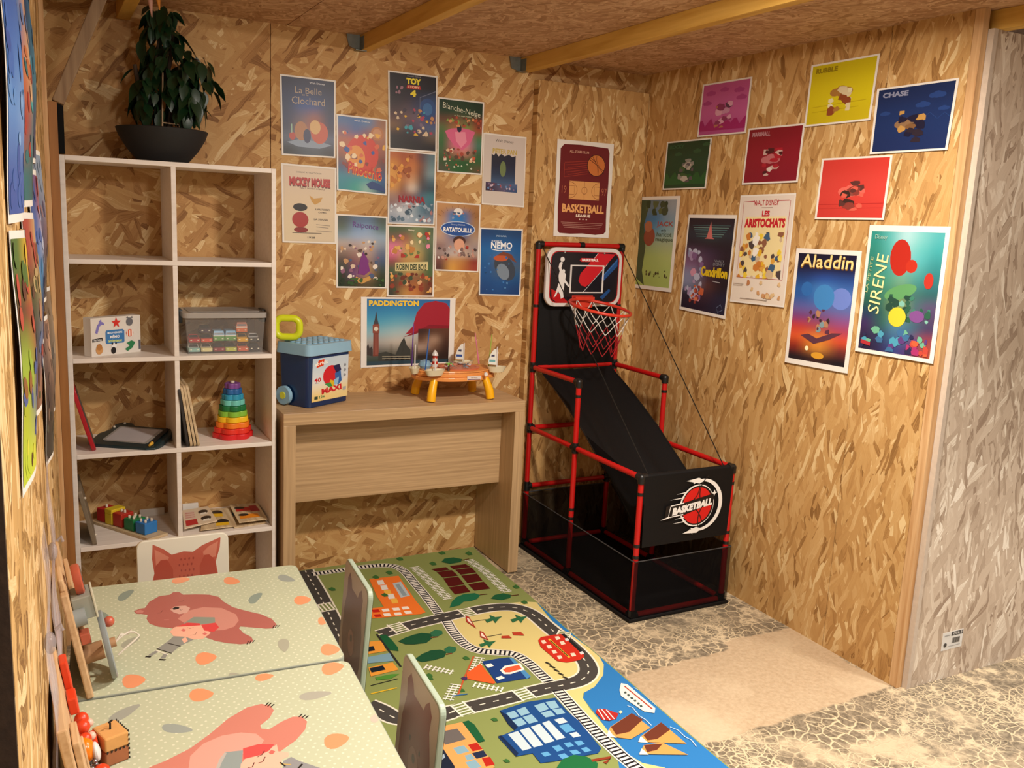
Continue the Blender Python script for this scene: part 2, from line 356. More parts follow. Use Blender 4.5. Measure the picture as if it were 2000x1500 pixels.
def LW(s, out=0, z=0):
    p = LW0 + LWd * s + LWn * out; return Vector((p.x, p.y, z))
def lw_box(s0, s1, o0, o1, z0, z1, name, mat):
    t = MB(); a, b, c, d = LW(s0, o0), LW(s1, o0), LW(s1, o1), LW(s0, o1)
    t.prism([(q.x, q.y) for q in (a, b, c, d)], z0, z1); return t.build(name, mat, wl)
LEN = (LW1 - LW0).length
lw_box(0, 1.12, -.018, 0, 0, H, 'board', M_left); lw_box(1.122, LEN, -.018, 0, 0, H, 'board', M_left)
lw_box(LEN + .0004, LEN + .006, -.045, -.0004, 0, H, 'shaded_edge', M_edge); lw_box(LEN - .03, LEN, -.045, -.0182, 0, H, 'batten', M_edge); lw_box(0, LEN - .002, -.35, -.046, 0, H, 'backing', M_black)  # end face and black backing: shade at the wall end painted in
MB().box((-.02, -.355, 0), (.0, 0, H)).build('side_board', M_left, wl)
MB().box((-.004, -.382, 0), (.0245, -.352, H)).build('corner_stud', M_pine, wl, bevel=.001)
MB().box((.053, -.014, 1.66), (.078, -.002, 1.83)).build('gap_shade_strip', M_black, wl)  # black strip painted in for the shaded gap beside the stud
MB().box((.025, -.375, 0), (.0505, -.325, 1.80)).build('brown_stud', M_brown, wl, bevel=.001)['label'] = 'orange-brown stud in front of the white shelf'
for n_, (x0, x1, y0, y1, lab) in enumerate(((.256, .300, -3.0, -.005, 'timber ceiling joist at far left behind the plant'), (1.137, 1.177, -3.0, -.005, 'yellowish timber ceiling joist meeting the wall above the movie posters'), (1.852, 1.892, -3.0, -.005, 'yellowish timber ceiling joist meeting the wall beside the raised board, left of the hoop frame'), (2.558, 2.602, -3.0, -.005, 'timber ceiling joist outside the room over the pale outer wall'))):
    j = thing('ceiling_joist', lab, 'joist', ((x0 + x1) / 2, -.005, 2.132), group=None)
    MB().box((-(x1 - x0) / 2, y0 + .005, 0), ((x1 - x0) / 2, 0, .058)).build('beam', M_pine_h, j, bevel=.002)
    if 0 < n_ < 3:
        t = MB(); t.prism([(-.064, .012), (-.021, .0), (-.021, .058), (-.075, .058), (-.07, .035)], 0, .002)
        t2 = MB(); t2.v = [(x, -z - .001, y) for x, y, z in t.v]; t2.f = t.f; t2.m = t.m; t2.c = t.c
        t2.box((-.0215, -.055, 0), (-.0205, 0, .05)); t2.box((-.045, -.03, -.003), (.0, -.001, -.001)); t2.build('hanger', M_zinc, j)['label'] = 'galvanised grey steel hanger plate'
d = thing('diagonal_brace', 'pale rough timber brace leaning from the brown stud to the ceiling', 'brace', (.050, -.36, 1.80))
t = MB(); t.T = Matrix.Rotation(R(22), 4, 'Y'); t.box((-.014, -.02, .0), (.022, .02, .42)); t.build('timber', wood('grey_timber', '7d6248', '9c8263', (2, 0, 1), (2, 40, 40), .7, 4), d, bevel=.003)
# small stock label on the outer wall
o = MB(); ar = Art(o, lambda u, v, w: (2.692 + u * .106, -1.7385 - .0004 - w * 2, .108 + v * .066))
o.box((2.692, -1.739, .108), (2.798, -1.7381, .174), 'd8d6d2')
ar.poly([(.42, .74), (.98, .74), (.98, .96), (.42, .96)], '3a3a3c'); ar.text('OSB 3', .5, .79, .94, .92, 'd8d6d2')
for k in range(11): ar.poly([(.48 + k * .035, .32), (.497 + k * .035 + (k % 3) * .006, .32), (.497 + k * .035 + (k % 3) * .006, .62), (.48 + k * .035, .62)], '55524f')
ar.poly(ell(.16, .3, .075, .12), '3c3a3a'); ar.line([(.3, .18), (.9, .18)], .03, '9a9896'); ar.line([(.08, .82), (.36, .82)], .05, '9a9896')
tag(o.build('stock_label', PRINT), 'small white barcode sticker low on the pale outer board wall', 'label')
# ------------------------------------------------------------------ posters
def uvpt(C, u, v):
    tl, tr, br, bl = C; v = 1 - v
    return tuple((tl[k] * (1 - u) + tr[k] * u) * (1 - v) + (bl[k] * (1 - u) + br[k] * u) * v for k in (0, 1))
def poster(name, label, wall, C, art, group, paper='e9e4dc', curl=.003, step=.00004, nx=6, ny=8, bow=None, cat='poster'):
    """C: four corners (tl, tr, br, bl) in wall coordinates (along, up); art drawn in unit paper coordinates, v upward"""
    cx = sum(p[0] for p in C) / 4; cz = sum(p[1] for p in C) / 4
    if wall == 'back': org = Vector((cx, BACK_Y, cz)); W3 = lambda a, z, w: (a - cx, -w, z - cz)
    elif wall == 'raised': org = Vector((cx, -.0455, cz)); W3 = lambda a, z, w: (a - cx, -w, z - cz)
    elif wall == 'right': org = Vector((2.5075, cx, cz)); W3 = lambda a, z, w: (-w, a - cx, z - cz)
    else:
        org = LW(cx, 0, cz); 
        def W3(a, z, w): p = LW(a, w, z); return tuple(p - org)
    bw = bow or (lambda u, v: curl * (1 - v))
    def f(u, v, w):
        a, z = uvpt(C, u, v); return W3(a, z, .0008 + bw(u, v) + w)
    o = MB()
    # the sheet itself, with thickness
    for w, flip in ((0, 0), (-.0004, 1)):
        vs = [f(i / nx, j / ny, w) for j in range(ny + 1) for i in range(nx + 1)]
        fs = [(j * (nx + 1) + i, j * (nx + 1) + i + 1, (j + 1) * (nx + 1) + i + 1, (j + 1) * (nx + 1) + i) for j in range(ny) for i in range(nx)]
        o.add(vs, [tuple(reversed(q)) for q in fs] if flip else fs, paper)
    art(Art(o, f, step, .00005))
    ob = o.build(name, PRINT); ob.location = org
    return tag(ob, label, cat, group)
BACK_Y = -.0005
def blobs(a, seed, x0, y0, x1, y1, cols, n, r0, r1):
    """loose patches of colour standing in for a busy picture"""
    rn = random.Random(seed)
    for i in range(n):
        cx, cy = rn.uniform(x0, x1), rn.uniform(y0, y1); r = rn.uniform(r0, r1); k = rn.randint(5, 8); ph = rn.random() * 6
        a.poly([(min(max(cx + r * rn.uniform(.6, 1.2) * math.cos(ph + 6.283 * j / k), x0), x1), min(max(cy + r * .7 * rn.uniform(.6, 1.2) * math.sin(ph + 6.283 * j / k), y0), y1)) for j in range(k)], rn.choice(cols))
def G(rows): return [r.split() for r in reversed(rows)]
def full(a, rows, m=(.03, .02, .97, .98)): a.grid(m[0], m[1], m[2], m[3], G(rows))
def A_belle(a):
    full(a, ['2a2f4c 2e3454 2e3454 2a2f48', '26305a 2c3c6a 2c3c6a 283258', '28365c 27509a 27509a 2a3254', '2a3560 6a5a70 a0604c 2c3258', '343a58 8a6a60 b4563c 3c3650', '566078 6a7890 7a88a0 5a6480', '1c1c22 3a4454 46505e 34343c'])
    a.poly([(.10, .17), (.30, .12), (.70, .11), (.93, .16), (.72, .20), (.30, .21)], '8a9ab0'); a.poly(ell(.20, .25, .06, .05), 'b8483a'); a.line([(.19, .29), (.19, .40)], .02, '9ac0a8')
    a.poly(ell(.36, .32, .12, .12), 'b07a50'); a.poly(ell(.70, .31, .16, .14), 'c4583a'); a.poly(ell(.62, .38, .10, .09), 'd8b070'); a.poly(ell(.47, .26, .07, .09), '32345c')
    a.text('Walt Disney', .52, .915, .80, .945, 'cfd2dc'); a.text('La Belle', .26, .79, .74, .87, 'b9a58e', .0); a.text('et le', .38, .765, .50, .785, 'b9a58e'); a.text('Clochard', .20, .655, .80, .745, 'b9a58e', .0)
def A_pin(a):
    full(a, ['4a6ea4 3f68a8 5080b4 9a6a50', '7a6080 4a62a0 8a5a60 b08060', 'b06850 c85a3a b8402c a06a58', 'a86048 e08a3c c23a28 985a48', '805848 e0a040 c83a28 704038', '4a5a80 c05038 d8942c 5a4a60', '3a88a0 2e90a0 3a9aa8 2c5a90', '2f8a98 3aa094 90b8b0 204a70'])
    a.poly(ell(.50, .50, .33, .26, rot=10), 'cf3e28'); a.poly(ell(.38, .45, .18, .17), 'e2953a'); a.poly(ell(.80, .80, .13, .09), 'b87848'); a.poly(ell(.80, .80, .09, .065), 'c89068'); blobs(a, 3, .05, .3, .95, .8, ['d86840', 'e8b040', '3858a0', 'f0d8b0', '8a3a30'], 26, .03, .08)
    a.poly([(.58, .12), (.70, .17), (.85, .14), (.97, .08), (.97, .04), (.80, .06), (.66, .06)], '24407a')
    a.text('Walt Disney', .34, .925, .66, .95, 'e0e4f0'); a.text('Pinocchio', .22, .22, .90, .37, 'c8281c', .03, outline='e8a030', rot=-6)
def A_toy(a):
    full(a, ['1c1720 1e1a22 1c1a22 1a1820', '1e1a22 241c24 20202c 1a1c28', '221c26 2c2230 2a3050 2c4470', '3a2c34 50404c 3a4468 2e4c7c', '54383c 6a5258 6a5a70 583c60', '7a5a3c 463e4c 5a5070 46608c', '2a2126 2a2228 342c38 6a5a48', '1e1a1c 201c1e 221e22 1c1a20'])
    a.poly(ell(.80, .56, .17, .14), '2c4c84'); a.poly(ell(.80, .56, .10, .08), '3c6ca4'); a.line([(.64, .40), (.64, .70), (.97, .80)], .01, '6a7088'); blobs(a, 5, .08, .2, .95, .55, ['c08858', '7a6a80', '40a0b0', 'e0b030', 'b0405a', '3f3444', 'd8c0a0'], 34, .02, .055)
    a.text('Disney PIXAR', .38, .945, .66, .965, '8a8890'); a.text('TOY', .36, .855, .66, .935, 'f0dc30', .06); a.poly([(.36, .80), (.66, .80), (.64, .845), (.38, .845)], 'b8201c'); a.text('STORY', .39, .808, .63, .838, 'f0c8a0', .03); a.text('4', .44, .70, .56, .785, 'f0dc30', .06)
    blobs(a, 8, .14, .72, .30, .82, ['9a7080', 'b090a0'], 6, .02, .04)
def A_narnia(a):
    full(a, ['b8662c a04e20 b06030 5a3c40 5a7480', 'd08c30 b05a28 c87838 7a4a38 6a8890', 'd89a40 a04c20 c88048 6a4638 7c98a0', 'e0a048 b0703c d0a078 584640 4a6878', 'd09448 8a5a3c d8c8b8 4c4c58 2c4858', 'a08070 8a4848 7a4a50 4a6a80 3c7c88', '8a6a6a a8a0a8 a8b0b8 5a8498 3c6c80', 'a8b0bc c4ccd4 9cacb8 5c7c90 4a6478', '8a96a8 a8b4c4 98a8b8 8496a8 7c8ca0'])
    blobs(a, 11, .05, .04, .95, .30, ['dce4ec', '90a4b4', '5c7488', 'a87878', '3c5468', 'b8c4d0'], 46, .02, .06); blobs(a, 12, .05, .45, .5, .95, ['e0a040', 'c07428', '9c501c', 'd88c34'], 20, .03, .07)
    a.text('NARNIA', .22, .30, .78, .395, '9c1c28', .04); a.line([(.25, .275), (.75, .262)], .008, 'c8c8d0')
def A_blanche(a):
    full(a, ['1c3420 22402a 203c26 1c3222', '1e3c26 2c4a30 2a4830 203824', '6a4430 8a5a3c 6a6a40 7a3828', '5a7040 b07048 7a9a50 a04830', '40703c c85c80 d06a90 4c7a4c', '386838 e07090 e080a0 4a7c6c', '46603a b07060 d08878 3a6040', '2c5428 2a6030 26582c 2c6034', '4a4c38 2a6030 26582a 5a5034'])
    a.poly([(.16, .56), (.30, .60), (.50, .62), (.68, .61), (.82, .58), (.72, .42), (.55, .32), (.36, .38), (.22, .48)], 'd8668e'); a.poly([(.38, .56), (.60, .57), (.64, .44), (.52, .35), (.40, .44)], 'e890a8'); a.poly(ell(.47, .61, .05, .05), '1e2238')
    blobs(a, 14, .14, .16, .86, .34, ['e0b890', 'c85c3c', 'a84838', 'e8d8c0', '5c4030'], 34, .02, .05); blobs(a, 15, .05, .63, .95, .78, ['b04c30', 'd89060', '88a048', '6c3828'], 22, .02, .05); blobs(a, 16, .04, .03, .96, .14, ['c86848', 'c8d0b8', '3c6c3c'], 14, .015, .03)
    a.text('Blanche-Neige', .10, .80, .92, .90, 'd8d8c0', .0, rot=-6); a.text('et les sept nains', .35, .765, .72, .79, 'c0c8a8')
def A_peter(a):
    a.grid(.02, .02, .98, .98, G(['cfc4bc cfc4bc', 'd0c6bd d2c8c0']))
    a.grid(.20, .22, .76, .78, G(['2a2c38 23263a', '23283e 23283e', '2c3c58 2c3c58', '46648c 46648c'])); a.grid(.08, .20, .82, .32, G(['4a3c58 4c5a78 50648c', '3c2c40 5c5470 38507c']))
    a.poly([(.20, .72), (.25, .70), (.30, .74), (.36, .69), (.42, .73), (.50, .70), (.60, .73), (.68, .70), (.76, .72), (.76, .80), (.20, .80)], 'cfc4bc')
    a.text('Walt Disney', .28, .88, .70, .93, '3c3838', .0); a.text('PETER PAN', .22, .73, .78, .80, 'c0a850', .03)
    a.poly(ell(.47, .52, .07, .11), '6f8054'); blobs(a, 21, .10, .21, .80, .31, ['7c6a8c', 'a04c50', '6088b8', 'c8b8c8'], 22, .015, .03)
def A_mickey(a):
    a.grid(.03, .02, .97, .98, G(['d8c4ac d9c6ae', 'dcc8a8 dcc8a8', 'dccaa8 d8c6a8'])); a.line([(.05, .03), (.95, .03), (.95, .97), (.05, .97)], .006, 'c9bba6', True)
    a.text('CURRENT ATTRACTION IN', .26, .895, .72, .915, '8a7c6c'); a.text('MICKEY MOUSE', .14, .73, .88, .845, 'b8302a', .06, outline='5a2420'); a.text('WALT DISNEY COMICS', .32, .695, .78, .715, '8a6c60')
    a.poly([(.50, .62), (.58, .58), (.74, .60), (.70, .54), (.60, .50), (.54, .54)], 'c89848'); a.poly(ell(.33, .30, .15, .10), 'a8322c'); a.poly(ell(.34, .17, .13, .035), '8a2c28'); a.poly(ell(.33, .46, .13, .05), '28221f'); a.line([(.18, .13), (.72, .13)], .008, '4a3c34')
    a.text('A WALT DISNEY', .60, .43, .88, .455, '5a4c44'); a.text('COMIC', .66, .395, .82, .415, '5a4c44'); a.text('LA SOUSA', .58, .30, .84, .325, '4a3c38', .02); a.line([(.62, .245), (.88, .235)], .008, '9a8c7c'); a.line([(.62, .215), (.85, .205)], .008, '9a8c7c'); a.line([(.62, .165), (.92, .155)], .008, '9a8c7c'); a.text('1928', .46, .06, .60, .085, '5a4c44')
def A_rai(a):
    full(a, ['46504c 5a7090 5a7698 4a5850', '5c6c60 7a98c0 88a4c8 5c7878', '8098a8 98b0d0 a0b4d0 90a8c0', 'b8a8a0 b0a0a0 c4b8b0 8c98a8', '8c7468 a08078 b89c90 64708c', '5c4c44 8c5c60 a08478 48587c', '3c4438 6a3868 b08860 3c4c50', '24341c 7a4880 a88058 343c28', '1e2c16 40381c 5a4c30 263418'])
    blobs(a, 24, .08, .12, .9, .66, ['d8c0a8', '3c2c28', 'e8dcd0', '8c5c78', 'c09468', '5c4438', '4a5c80'], 46, .02, .06); a.poly([(.42, .20), (.55, .18), (.66, .24), (.60, .42), (.52, .50), (.46, .38)], '7a2f7c'); a.poly([(.35, .10), (.50, .06), (.68, .12), (.66, .17), (.50, .13), (.38, .16)], 'c89850')
    blobs(a, 25, .04, .03, .96, .14, ['2c4c20', '1c2c14', '3c5c2c'], 16, .02, .05); a.text('Raiponce', .32, .80, .82, .90, '6a4a90', .0, rot=-3)
def A_robin(a):
    full(a, ['4c5c3c 5c6448 7a8c60 58684c', '7c5c50 a05c48 8a9464 68785c', 'd87898 c09060 a8a070 5c6c50', 'd86c90 c09c5c c8a860 4c6048', '904c50 b88c50 b09058 4c5c44', '4c5c40 c8ac68 c8ac68 4c6840', '3c4c38 7c6c48 8a5c40 506038', '5c4030 8c5034 a86838 703c28', '3c3c30 b88848 c0783c 5c3828'])
    blobs(a, 28, .05, .06, .95, .34, ['c87840', 'e0a850', '8c3c28', 'd8a878', '6c3020', '3c4c34'], 36, .03, .06); blobs(a, 29, .05, .55, .9, .92, ['e0b060', 'c08040', 'e88ca8', 'b0342c', 'f0d8a8', '6c7c48'], 30, .03, .07)
    a.poly([(.16, .36), (.86, .38), (.86, .50), (.16, .48)], 'd6c890'); a.text('ROBIN DES BOIS', .19, .375, .83, .465, '2c3c24', .03); a.text('Disney', .42, .92, .56, .95, 'e8e0c8')
def A_rat(a):
    full(a, ['c09060 b88c5c b88858 a87848', 'b07c4c 3878b8 3070b0 98683c', 'b8906c 3080c8 2c74bc a07850', 'b89070 2c74bc 2868a8 a07c58', 'c09c80 2c6cb0 2c64a4 a8886c', 'b09488 8c7c88 6c4c48 a89488', '8c6c68 a89c9c c09c88 9c8c8c', 'a08c88 c0b4b0 c8b0a0 a8988c', '7c4c44 c89454 b88048 8c3428', '5c3834 d8a048 b87438 9c4030'])
    for k in range(9):
        an = R(160 - k * 17.5); a.line([(.5 + .40 * math.cos(an), .74 + .16 * math.sin(an)), (.5 + .47 * math.cos(an), .74 + .22 * math.sin(an))], .006, '7a5434')
    a.poly(ell(.50, .87, .10, .05), 'e8e4e0'); blobs(a, 32, .36, .76, .66, .86, ['5c7ca0', '8c9cb8', '3c5878', 'c07c70'], 9, .02, .05)
    a.poly(ell(.50, .62, .39, .11), 'c8d4e4'); a.poly(ell(.50, .62, .37, .10), '23509a'); a.text('RATATOUILLE', .18, .575, .82, .64, 'f4f4f4', .04); a.text('Disney PIXAR', .34, .665, .66, .69, 'b8c8e0')
    a.poly(ell(.54, .45, .14, .07), '4a2c24'); a.poly(ell(.54, .39, .12, .09), 'dca488'); blobs(a, 33, .06, .16, .94, .38, ['e4dcd8', '7c6460', 'c09080', 'a83428', '4c3c3c'], 30, .02, .05)
def A_nemo(a):
    full(a, ['1c4478 1c4878 1c4474', '1e5898 2060a0 1c5490', '1f66a8 2470b4 1c5c9c', '1c60a0 5c6c88 2c6098', '1c5898 4c5c70 48607c', '1c5494 3c5c80 2c5c8c', '1a4c88 1c5494 1a4c84', '184480 1a4c88 184078'])
    a.poly(ell(.60, .42, .27, .17, rot=-25), '3c4654'); a.poly(ell(.56, .36, .16, .11, rot=-25), '7c8c9c'); a.poly(ell(.50, .56, .17, .045), 'c05a34'); a.poly([(.40, .60), (.55, .66), (.75, .62), (.88, .50), (.80, .52), (.62, .60)], '7a4430'); blobs(a, 36, .06, .08, .9, .6, ['2c6cb4', '184878', '3c7cc0', '5c94c8'], 18, .01, .03)
    a.text('PIXAR', .38, .875, .62, .90, '9cb8d4'); a.text('LE MONDE DE', .27, .80, .50, .825, 'e8f0f8'); a.text('NEMO', .26, .70, .76, .80, 'f4f8fc', .035); a.line([(.28, .69), (.45, .672), (.72, .685)], .012, 'f4f8fc')
def A_pad(a):
    a.grid(.06, .03, .94, .975, G(['2c70a8 2c78b4 2c6ca8 3068a0', '3488b8 3890bc 3a88b8 3c80b0', '50a0c0 68acc4 6aa4bc 5c8cac', '88b4c0 a4c0c4 a8b4b8 7c7c84', 'a8a4a0 c4bcb0 b0a498 6c5450', '5c5c58 787468 6c5c50 4c3430', '34443c 2c3834 34342c 2c2420']))
    a.poly([(.46, .46), (.54, .58), (.58, .78), (.66, .92), (.78, .955), (.90, .92), (.94, .84), (.94, .54), (.82, .54), (.70, .54), (.58, .49)], 'a01c30'); a.poly([(.44, .42), (.60, .52), (.72, .60), (.94, .585), (.94, .54), (.72, .54), (.56, .46)], '841426')
    a.grid(.60, .10, .94, .54, G(['3c2420 5c3c2c 5c3828', '6a4a38 b09078 4c3024', 'a89080 7c5c48 3c241c', '2c2420 3c2c24 2c1c18']))
    # clock tower, roofs and the bridge
    a.poly([(.125, .16), (.128, .62), (.135, .63), (.145, .70), (.152, .80), (.158, .70), (.17, .63), (.182, .62), (.185, .16)], '7a3c30'); a.poly([(.128, .62), (.182, .62), (.170, .68), (.155, .80), (.140, .68)], '3c4048'); a.poly([(.12, .49), (.19, .49), (.19, .61), (.12, .61)], '8c4c3c'); a.poly(ell(.155, .55, .022, .032), 'd8d0c0')
    for k in range(4): a.line([(.132 + k * .015, .18), (.133 + k * .0145, .48)], .003, 'a8685c')
    a.poly([(.06, .18), (.06, .30), (.075, .34), (.09, .27), (.11, .30), (.12, .26), (.12, .16)], '3c3434'); a.poly([(.18, .10), (.18, .20), (.26, .22), (.36, .17), (.42, .36), (.45, .42), (.48, .30), (.52, .24), (.52, .08), (.2, .08)], '3a3c38')
    for k in range(5): a.poly(ell(.27 + k * .055, .09, .018, .045, a0=0, a1=180), '14181a')
    a.line([(.22, .15), (.52, .14)], .012, '9a9480'); a.line([(.22, .12), (.52, .11)], .01, 'b0a890'); a.poly([(.06, .03), (.94, .03), (.94, .075), (.06, .085)], '2c4450')
    a.text('PADDiNGTON', .08, .875, .60, .955, 'f0c83c', .05)
def A_league(a):
    a.poly([(.07, .06), (.10, .035), (.30, .03), (.50, .038), (.75, .028), (.90, .04), (.94, .07), (.93, .30), (.94, .60), (.93, .90), (.90, .95), (.70, .955), (.40, .962), (.12, .955), (.06, .91), (.065, .6), (.055, .3)], '6a1a1e')
    a.text('ALL-STARS CLUB', .22, .875, .56, .90, 'd8a890')
    for k in range(7): a.line([(.14 + (k % 3) * .03, .77 - k * .025), (.55, .80 - k * .022)], .004, 'a83c2c')
    a.line([(.14, .76), (.14, .62)], .006, 'a83c2c')
    a.poly(ell(.70, .76, .165, .115), '28100e'); a.poly(ell(.70, .76, .155, .108), 'c9743a'); a.line(ell(.52, .70, .22, .14, a0=-10, a1=70, n=10), .006, '3a1410'); a.line(ell(.92, .84, .22, .14, a0=170, a1=250, n=10), .006, '3a1410'); a.line([(.57, .82), (.70, .77), (.84, .68)], .006, '3a1410'); a.line([(.62, .86), (.72, .76), (.74, .66)], .006, '3a1410')
    a.poly([(.24, .395), (.78, .395), (.78, .585), (.24, .585)], 'dba060')
    for q in ([(.51, .395), (.51, .585)], [(.24, .445), (.33, .445), (.33, .535), (.24, .535)], [(.78, .445), (.69, .445), (.69, .535), (.78, .535)]): a.line(q, .005, '8a4a28')
    a.line(ell(.51, .49, .05, .036), .005, '8a4a28', True); a.line(ell(.24, .49, .14, .085, a0=-90, a1=90), .005, '8a4a28'); a.line(ell(.78, .49, .14, .085, a0=90, a1=270), .005, '8a4a28')
    a.text('19', .11, .455, .19, .53, 'c07050', -.01); a.text('97', .82, .45, .91, .525, 'c07050', -.01); a.text('BASKETBALL', .13, .255, .88, .345, 'e8a868', .04); a.text('LEAGUE', .38, .21, .64, .24, 'f0dcc8', .05)
    for k in range(3): a.poly(ell(.45 + k * .06, .188, .012, .009, n=6), 'f0dcc8')
    for k in range(4): a.line([(.12 + k * .02, .15 - k * .018), (.88 - k * .02, .15 - k * .018)], .004, 'c09080')

def A_flat(top, mid, low, title, tcol, shapes, deco=None):
    def g(a):
        a.grid(.03, .03, .97, .97, G([' '.join([top] * 3), ' '.join([mid] * 3), ' '.join([mid] * 3), ' '.join([low] * 3)]))
        if deco: deco(a)
        for sh in shapes: a.poly(*sh)
        if title: a.text(title, .09, .84, .42, .92, tcol, .05)
    return g
def clouds(c, pts):
    def g(a):
        for x, y, r in pts:
            for k, (dx, dy) in enumerate(((-.6, 0), (0, .35), (.6, 0), (0, -.1))): a.poly(ell(x + dx * r, y + dy * r * .7, r * .55, r * .42, n=12), c)
    return g
def hills(c, h):
    def g(a):
        P = [(.03, .10)] + [(.03 + .94 * i / 16, h + .05 * math.sin(i * 2.1) + .03 * math.cos(i * 4.7)) for i in range(17)] + [(.97, .10)]; a.poly(P, c)
    return g
def both(*fs):
    def g(a):
        for f_ in fs: f_(a)
    return g
A_pink = both(A_flat('b8568c', 'c2609a', 'b04c88', '', 'ffffff', [], both(clouds('a84480', [(.2, .8, .09), (.48, .84, .08), (.78, .80, .09), (.15, .62, .08), (.84, .66, .09)]), hills('a02468', .26), clouds('c890b0', [(.5, .45, .12)]))), lambda a: blobs(a, 594, .34, .14, .68, .62, ['8c3860', 'd8a0b8', '5c3c54', 'b8705c'], 16, .05, .10))
A_green = both(A_flat('1c3c24', '20442a', '1e4428', 'ROCKY', '2e5a38', [], both(clouds('2c5434', [(.3, .72, .07), (.72, .76, .08), (.9, .88, .07)]), hills('265a2c', .30), clouds('6a6a66', [(.52, .5, .10)]))), lambda a: blobs(a, 689, .34, .14, .68, .62, ['8c8c84', '5c5458', 'b8b0a4', '3c5c30'], 16, .05, .10))
A_dred = both(A_flat('801826', '8a1a2a', '84182a', 'MARSHALL', 'b08088', [], clouds('b86a70', [(.48, .42, .15)])), lambda a: blobs(a, 575, .34, .14, .68, .62, ['c8a8a0', 'd8c8c0', 'a82030', '4c1c20'], 16, .05, .10))
A_yel = both(A_flat('c8b818', 'd4c41c', 'c8b41c', 'RUBBLE', '8c7a14', [], both(lambda a: a.line([(.1, .30), (.9, .33)], .012, 'b8a418'), lambda a: a.line([(.1, .22), (.8, .24)], .012, 'b8a418'), clouds('a8743c', [(.52, .5, .15)]))), lambda a: blobs(a, 490, .34, .14, .68, .62, ['8c4828', 'd8c8a0', 'a87838', 'e0d8b0'], 16, .05, .10))
A_navy = both(A_flat('182a54', '1a3060', '1a2c5a', 'CHASE', '8a8ea8', [], both(clouds('24407a', [(.78, .80, .09), (.62, .68, .08), (.88, .6, .06), (.15, .6, .06)]), lambda a: a.line([(.62, .46), (.72, .56), (.82, .46), (.90, .54), (.96, .48)], .006, '2c4c86'), clouds('8a6a4c', [(.45, .42, .14)]))), lambda a: blobs(a, 606, .34, .14, .68, .62, ['7c5838', '2c2430', 'b88c4c', '1c1c34'], 16, .05, .10))
A_coral = both(A_flat('cc3c34', 'd0423a', 'c83c34', '', '', [], both(lambda a: a.line([(.04, .24), (.96, .26)], .012, 'b02c2a'), lambda a: a.line([(.04, .17), (.96, .19)], .008, 'b83430'), clouds('e0685c', [(.5, .45, .17)]), clouds('8a4c44', [(.52, .42, .09)]))), lambda a: blobs(a, 689, .34, .14, .68, .62, ['5c3430', 'd86050', '8c3c34', '3c2824'], 16, .05, .10))
def A_jack(a):
    a.grid(.05, .04, .93, .965, G(['6c7c84 5c7080 98a0a8', '3c6c9c 3c78ac 7c98ac', '4c7490 5c94b4 8cacb0', '7c9078 9cb08c a4b490', 'a0b468 a8bc70 b0c078', 'a4b864 a8bc6c acc070', 'a0b460 a4b864 a8bc68']))
    a.poly([(.05, .12), (.30, .04), (.22, .2), (.26, .45), (.18, .7), (.30, .96), (.05, .96)], '3c4c34'); blobs(a, 41, .2, .80, .75, .95, ['2c3c24', '3c4830', '54603c'], 14, .05, .09); a.poly(ell(.34, .57, .14, .10), '8c4434'); a.poly(ell(.30, .68, .10, .06), 'a8684c')
    a.text('JACK', .50, .67, .90, .735, 'a0443c', .02); a.text('et le', .62, .63, .74, .655, '3c4c44'); a.text('haricot', .52, .575, .88, .625, '4c5c44'); a.text('magique', .50, .515, .92, .565, '4c5c44'); blobs(a, 42, .30, .14, .88, .22, ['3c3424', '7c8c50', '544c30'], 14, .01, .035)
def A_cen(a):
    a.grid(.03, .03, .97, .965, G(['241c28 241c28 241c28', '28303c 30484c 242c38', '241c2c 241c28 1e1824', '5c4460 40304c 241a28', '7c5c80 4c3850 201820', '8488a8 3c2c3c 201820', '8088a8 5c3834 1e161e', '2c2838 3c2430 1c2038', '20182c 20182c 1c2038']))
    for k in range(6): a.line([(.12 + k * .02, .89 - k * .022), (.90 - k * .03, .895 - k * .022)], .006, ['3c5c60', '6c8c88', '4c7478'][k % 3])
    a.poly([(.44, .775), (.50, .93), (.56, .775), (.60, .76), (.40, .76)], 'c8706c'); blobs(a, 44, .08, .12, .44, .66, ['a08cb0', '8c98b8', 'c890a8', '7c5c88', 'b0b4cc'], 24, .04, .08); blobs(a, 45, .2, .09, .5, .28, ['c0603c', 'd8784c', '8c3c34'], 18, .02, .05)
    a.text('WALT', .66, .535, .86, .56, '7c7c84', .02); a.text('DISNEY', .64, .50, .88, .53, '7c7c84', .02); a.text('Cendrillon', .40, .385, .95, .485, 'd8b81c', .05); a.line([(.66, .345), (.82, .34)], .008, 'a09ca0'); a.line([(.84, .05), (.93, .08), (.88, .13), (.80, .09)], .006, '6c7c9c', True)
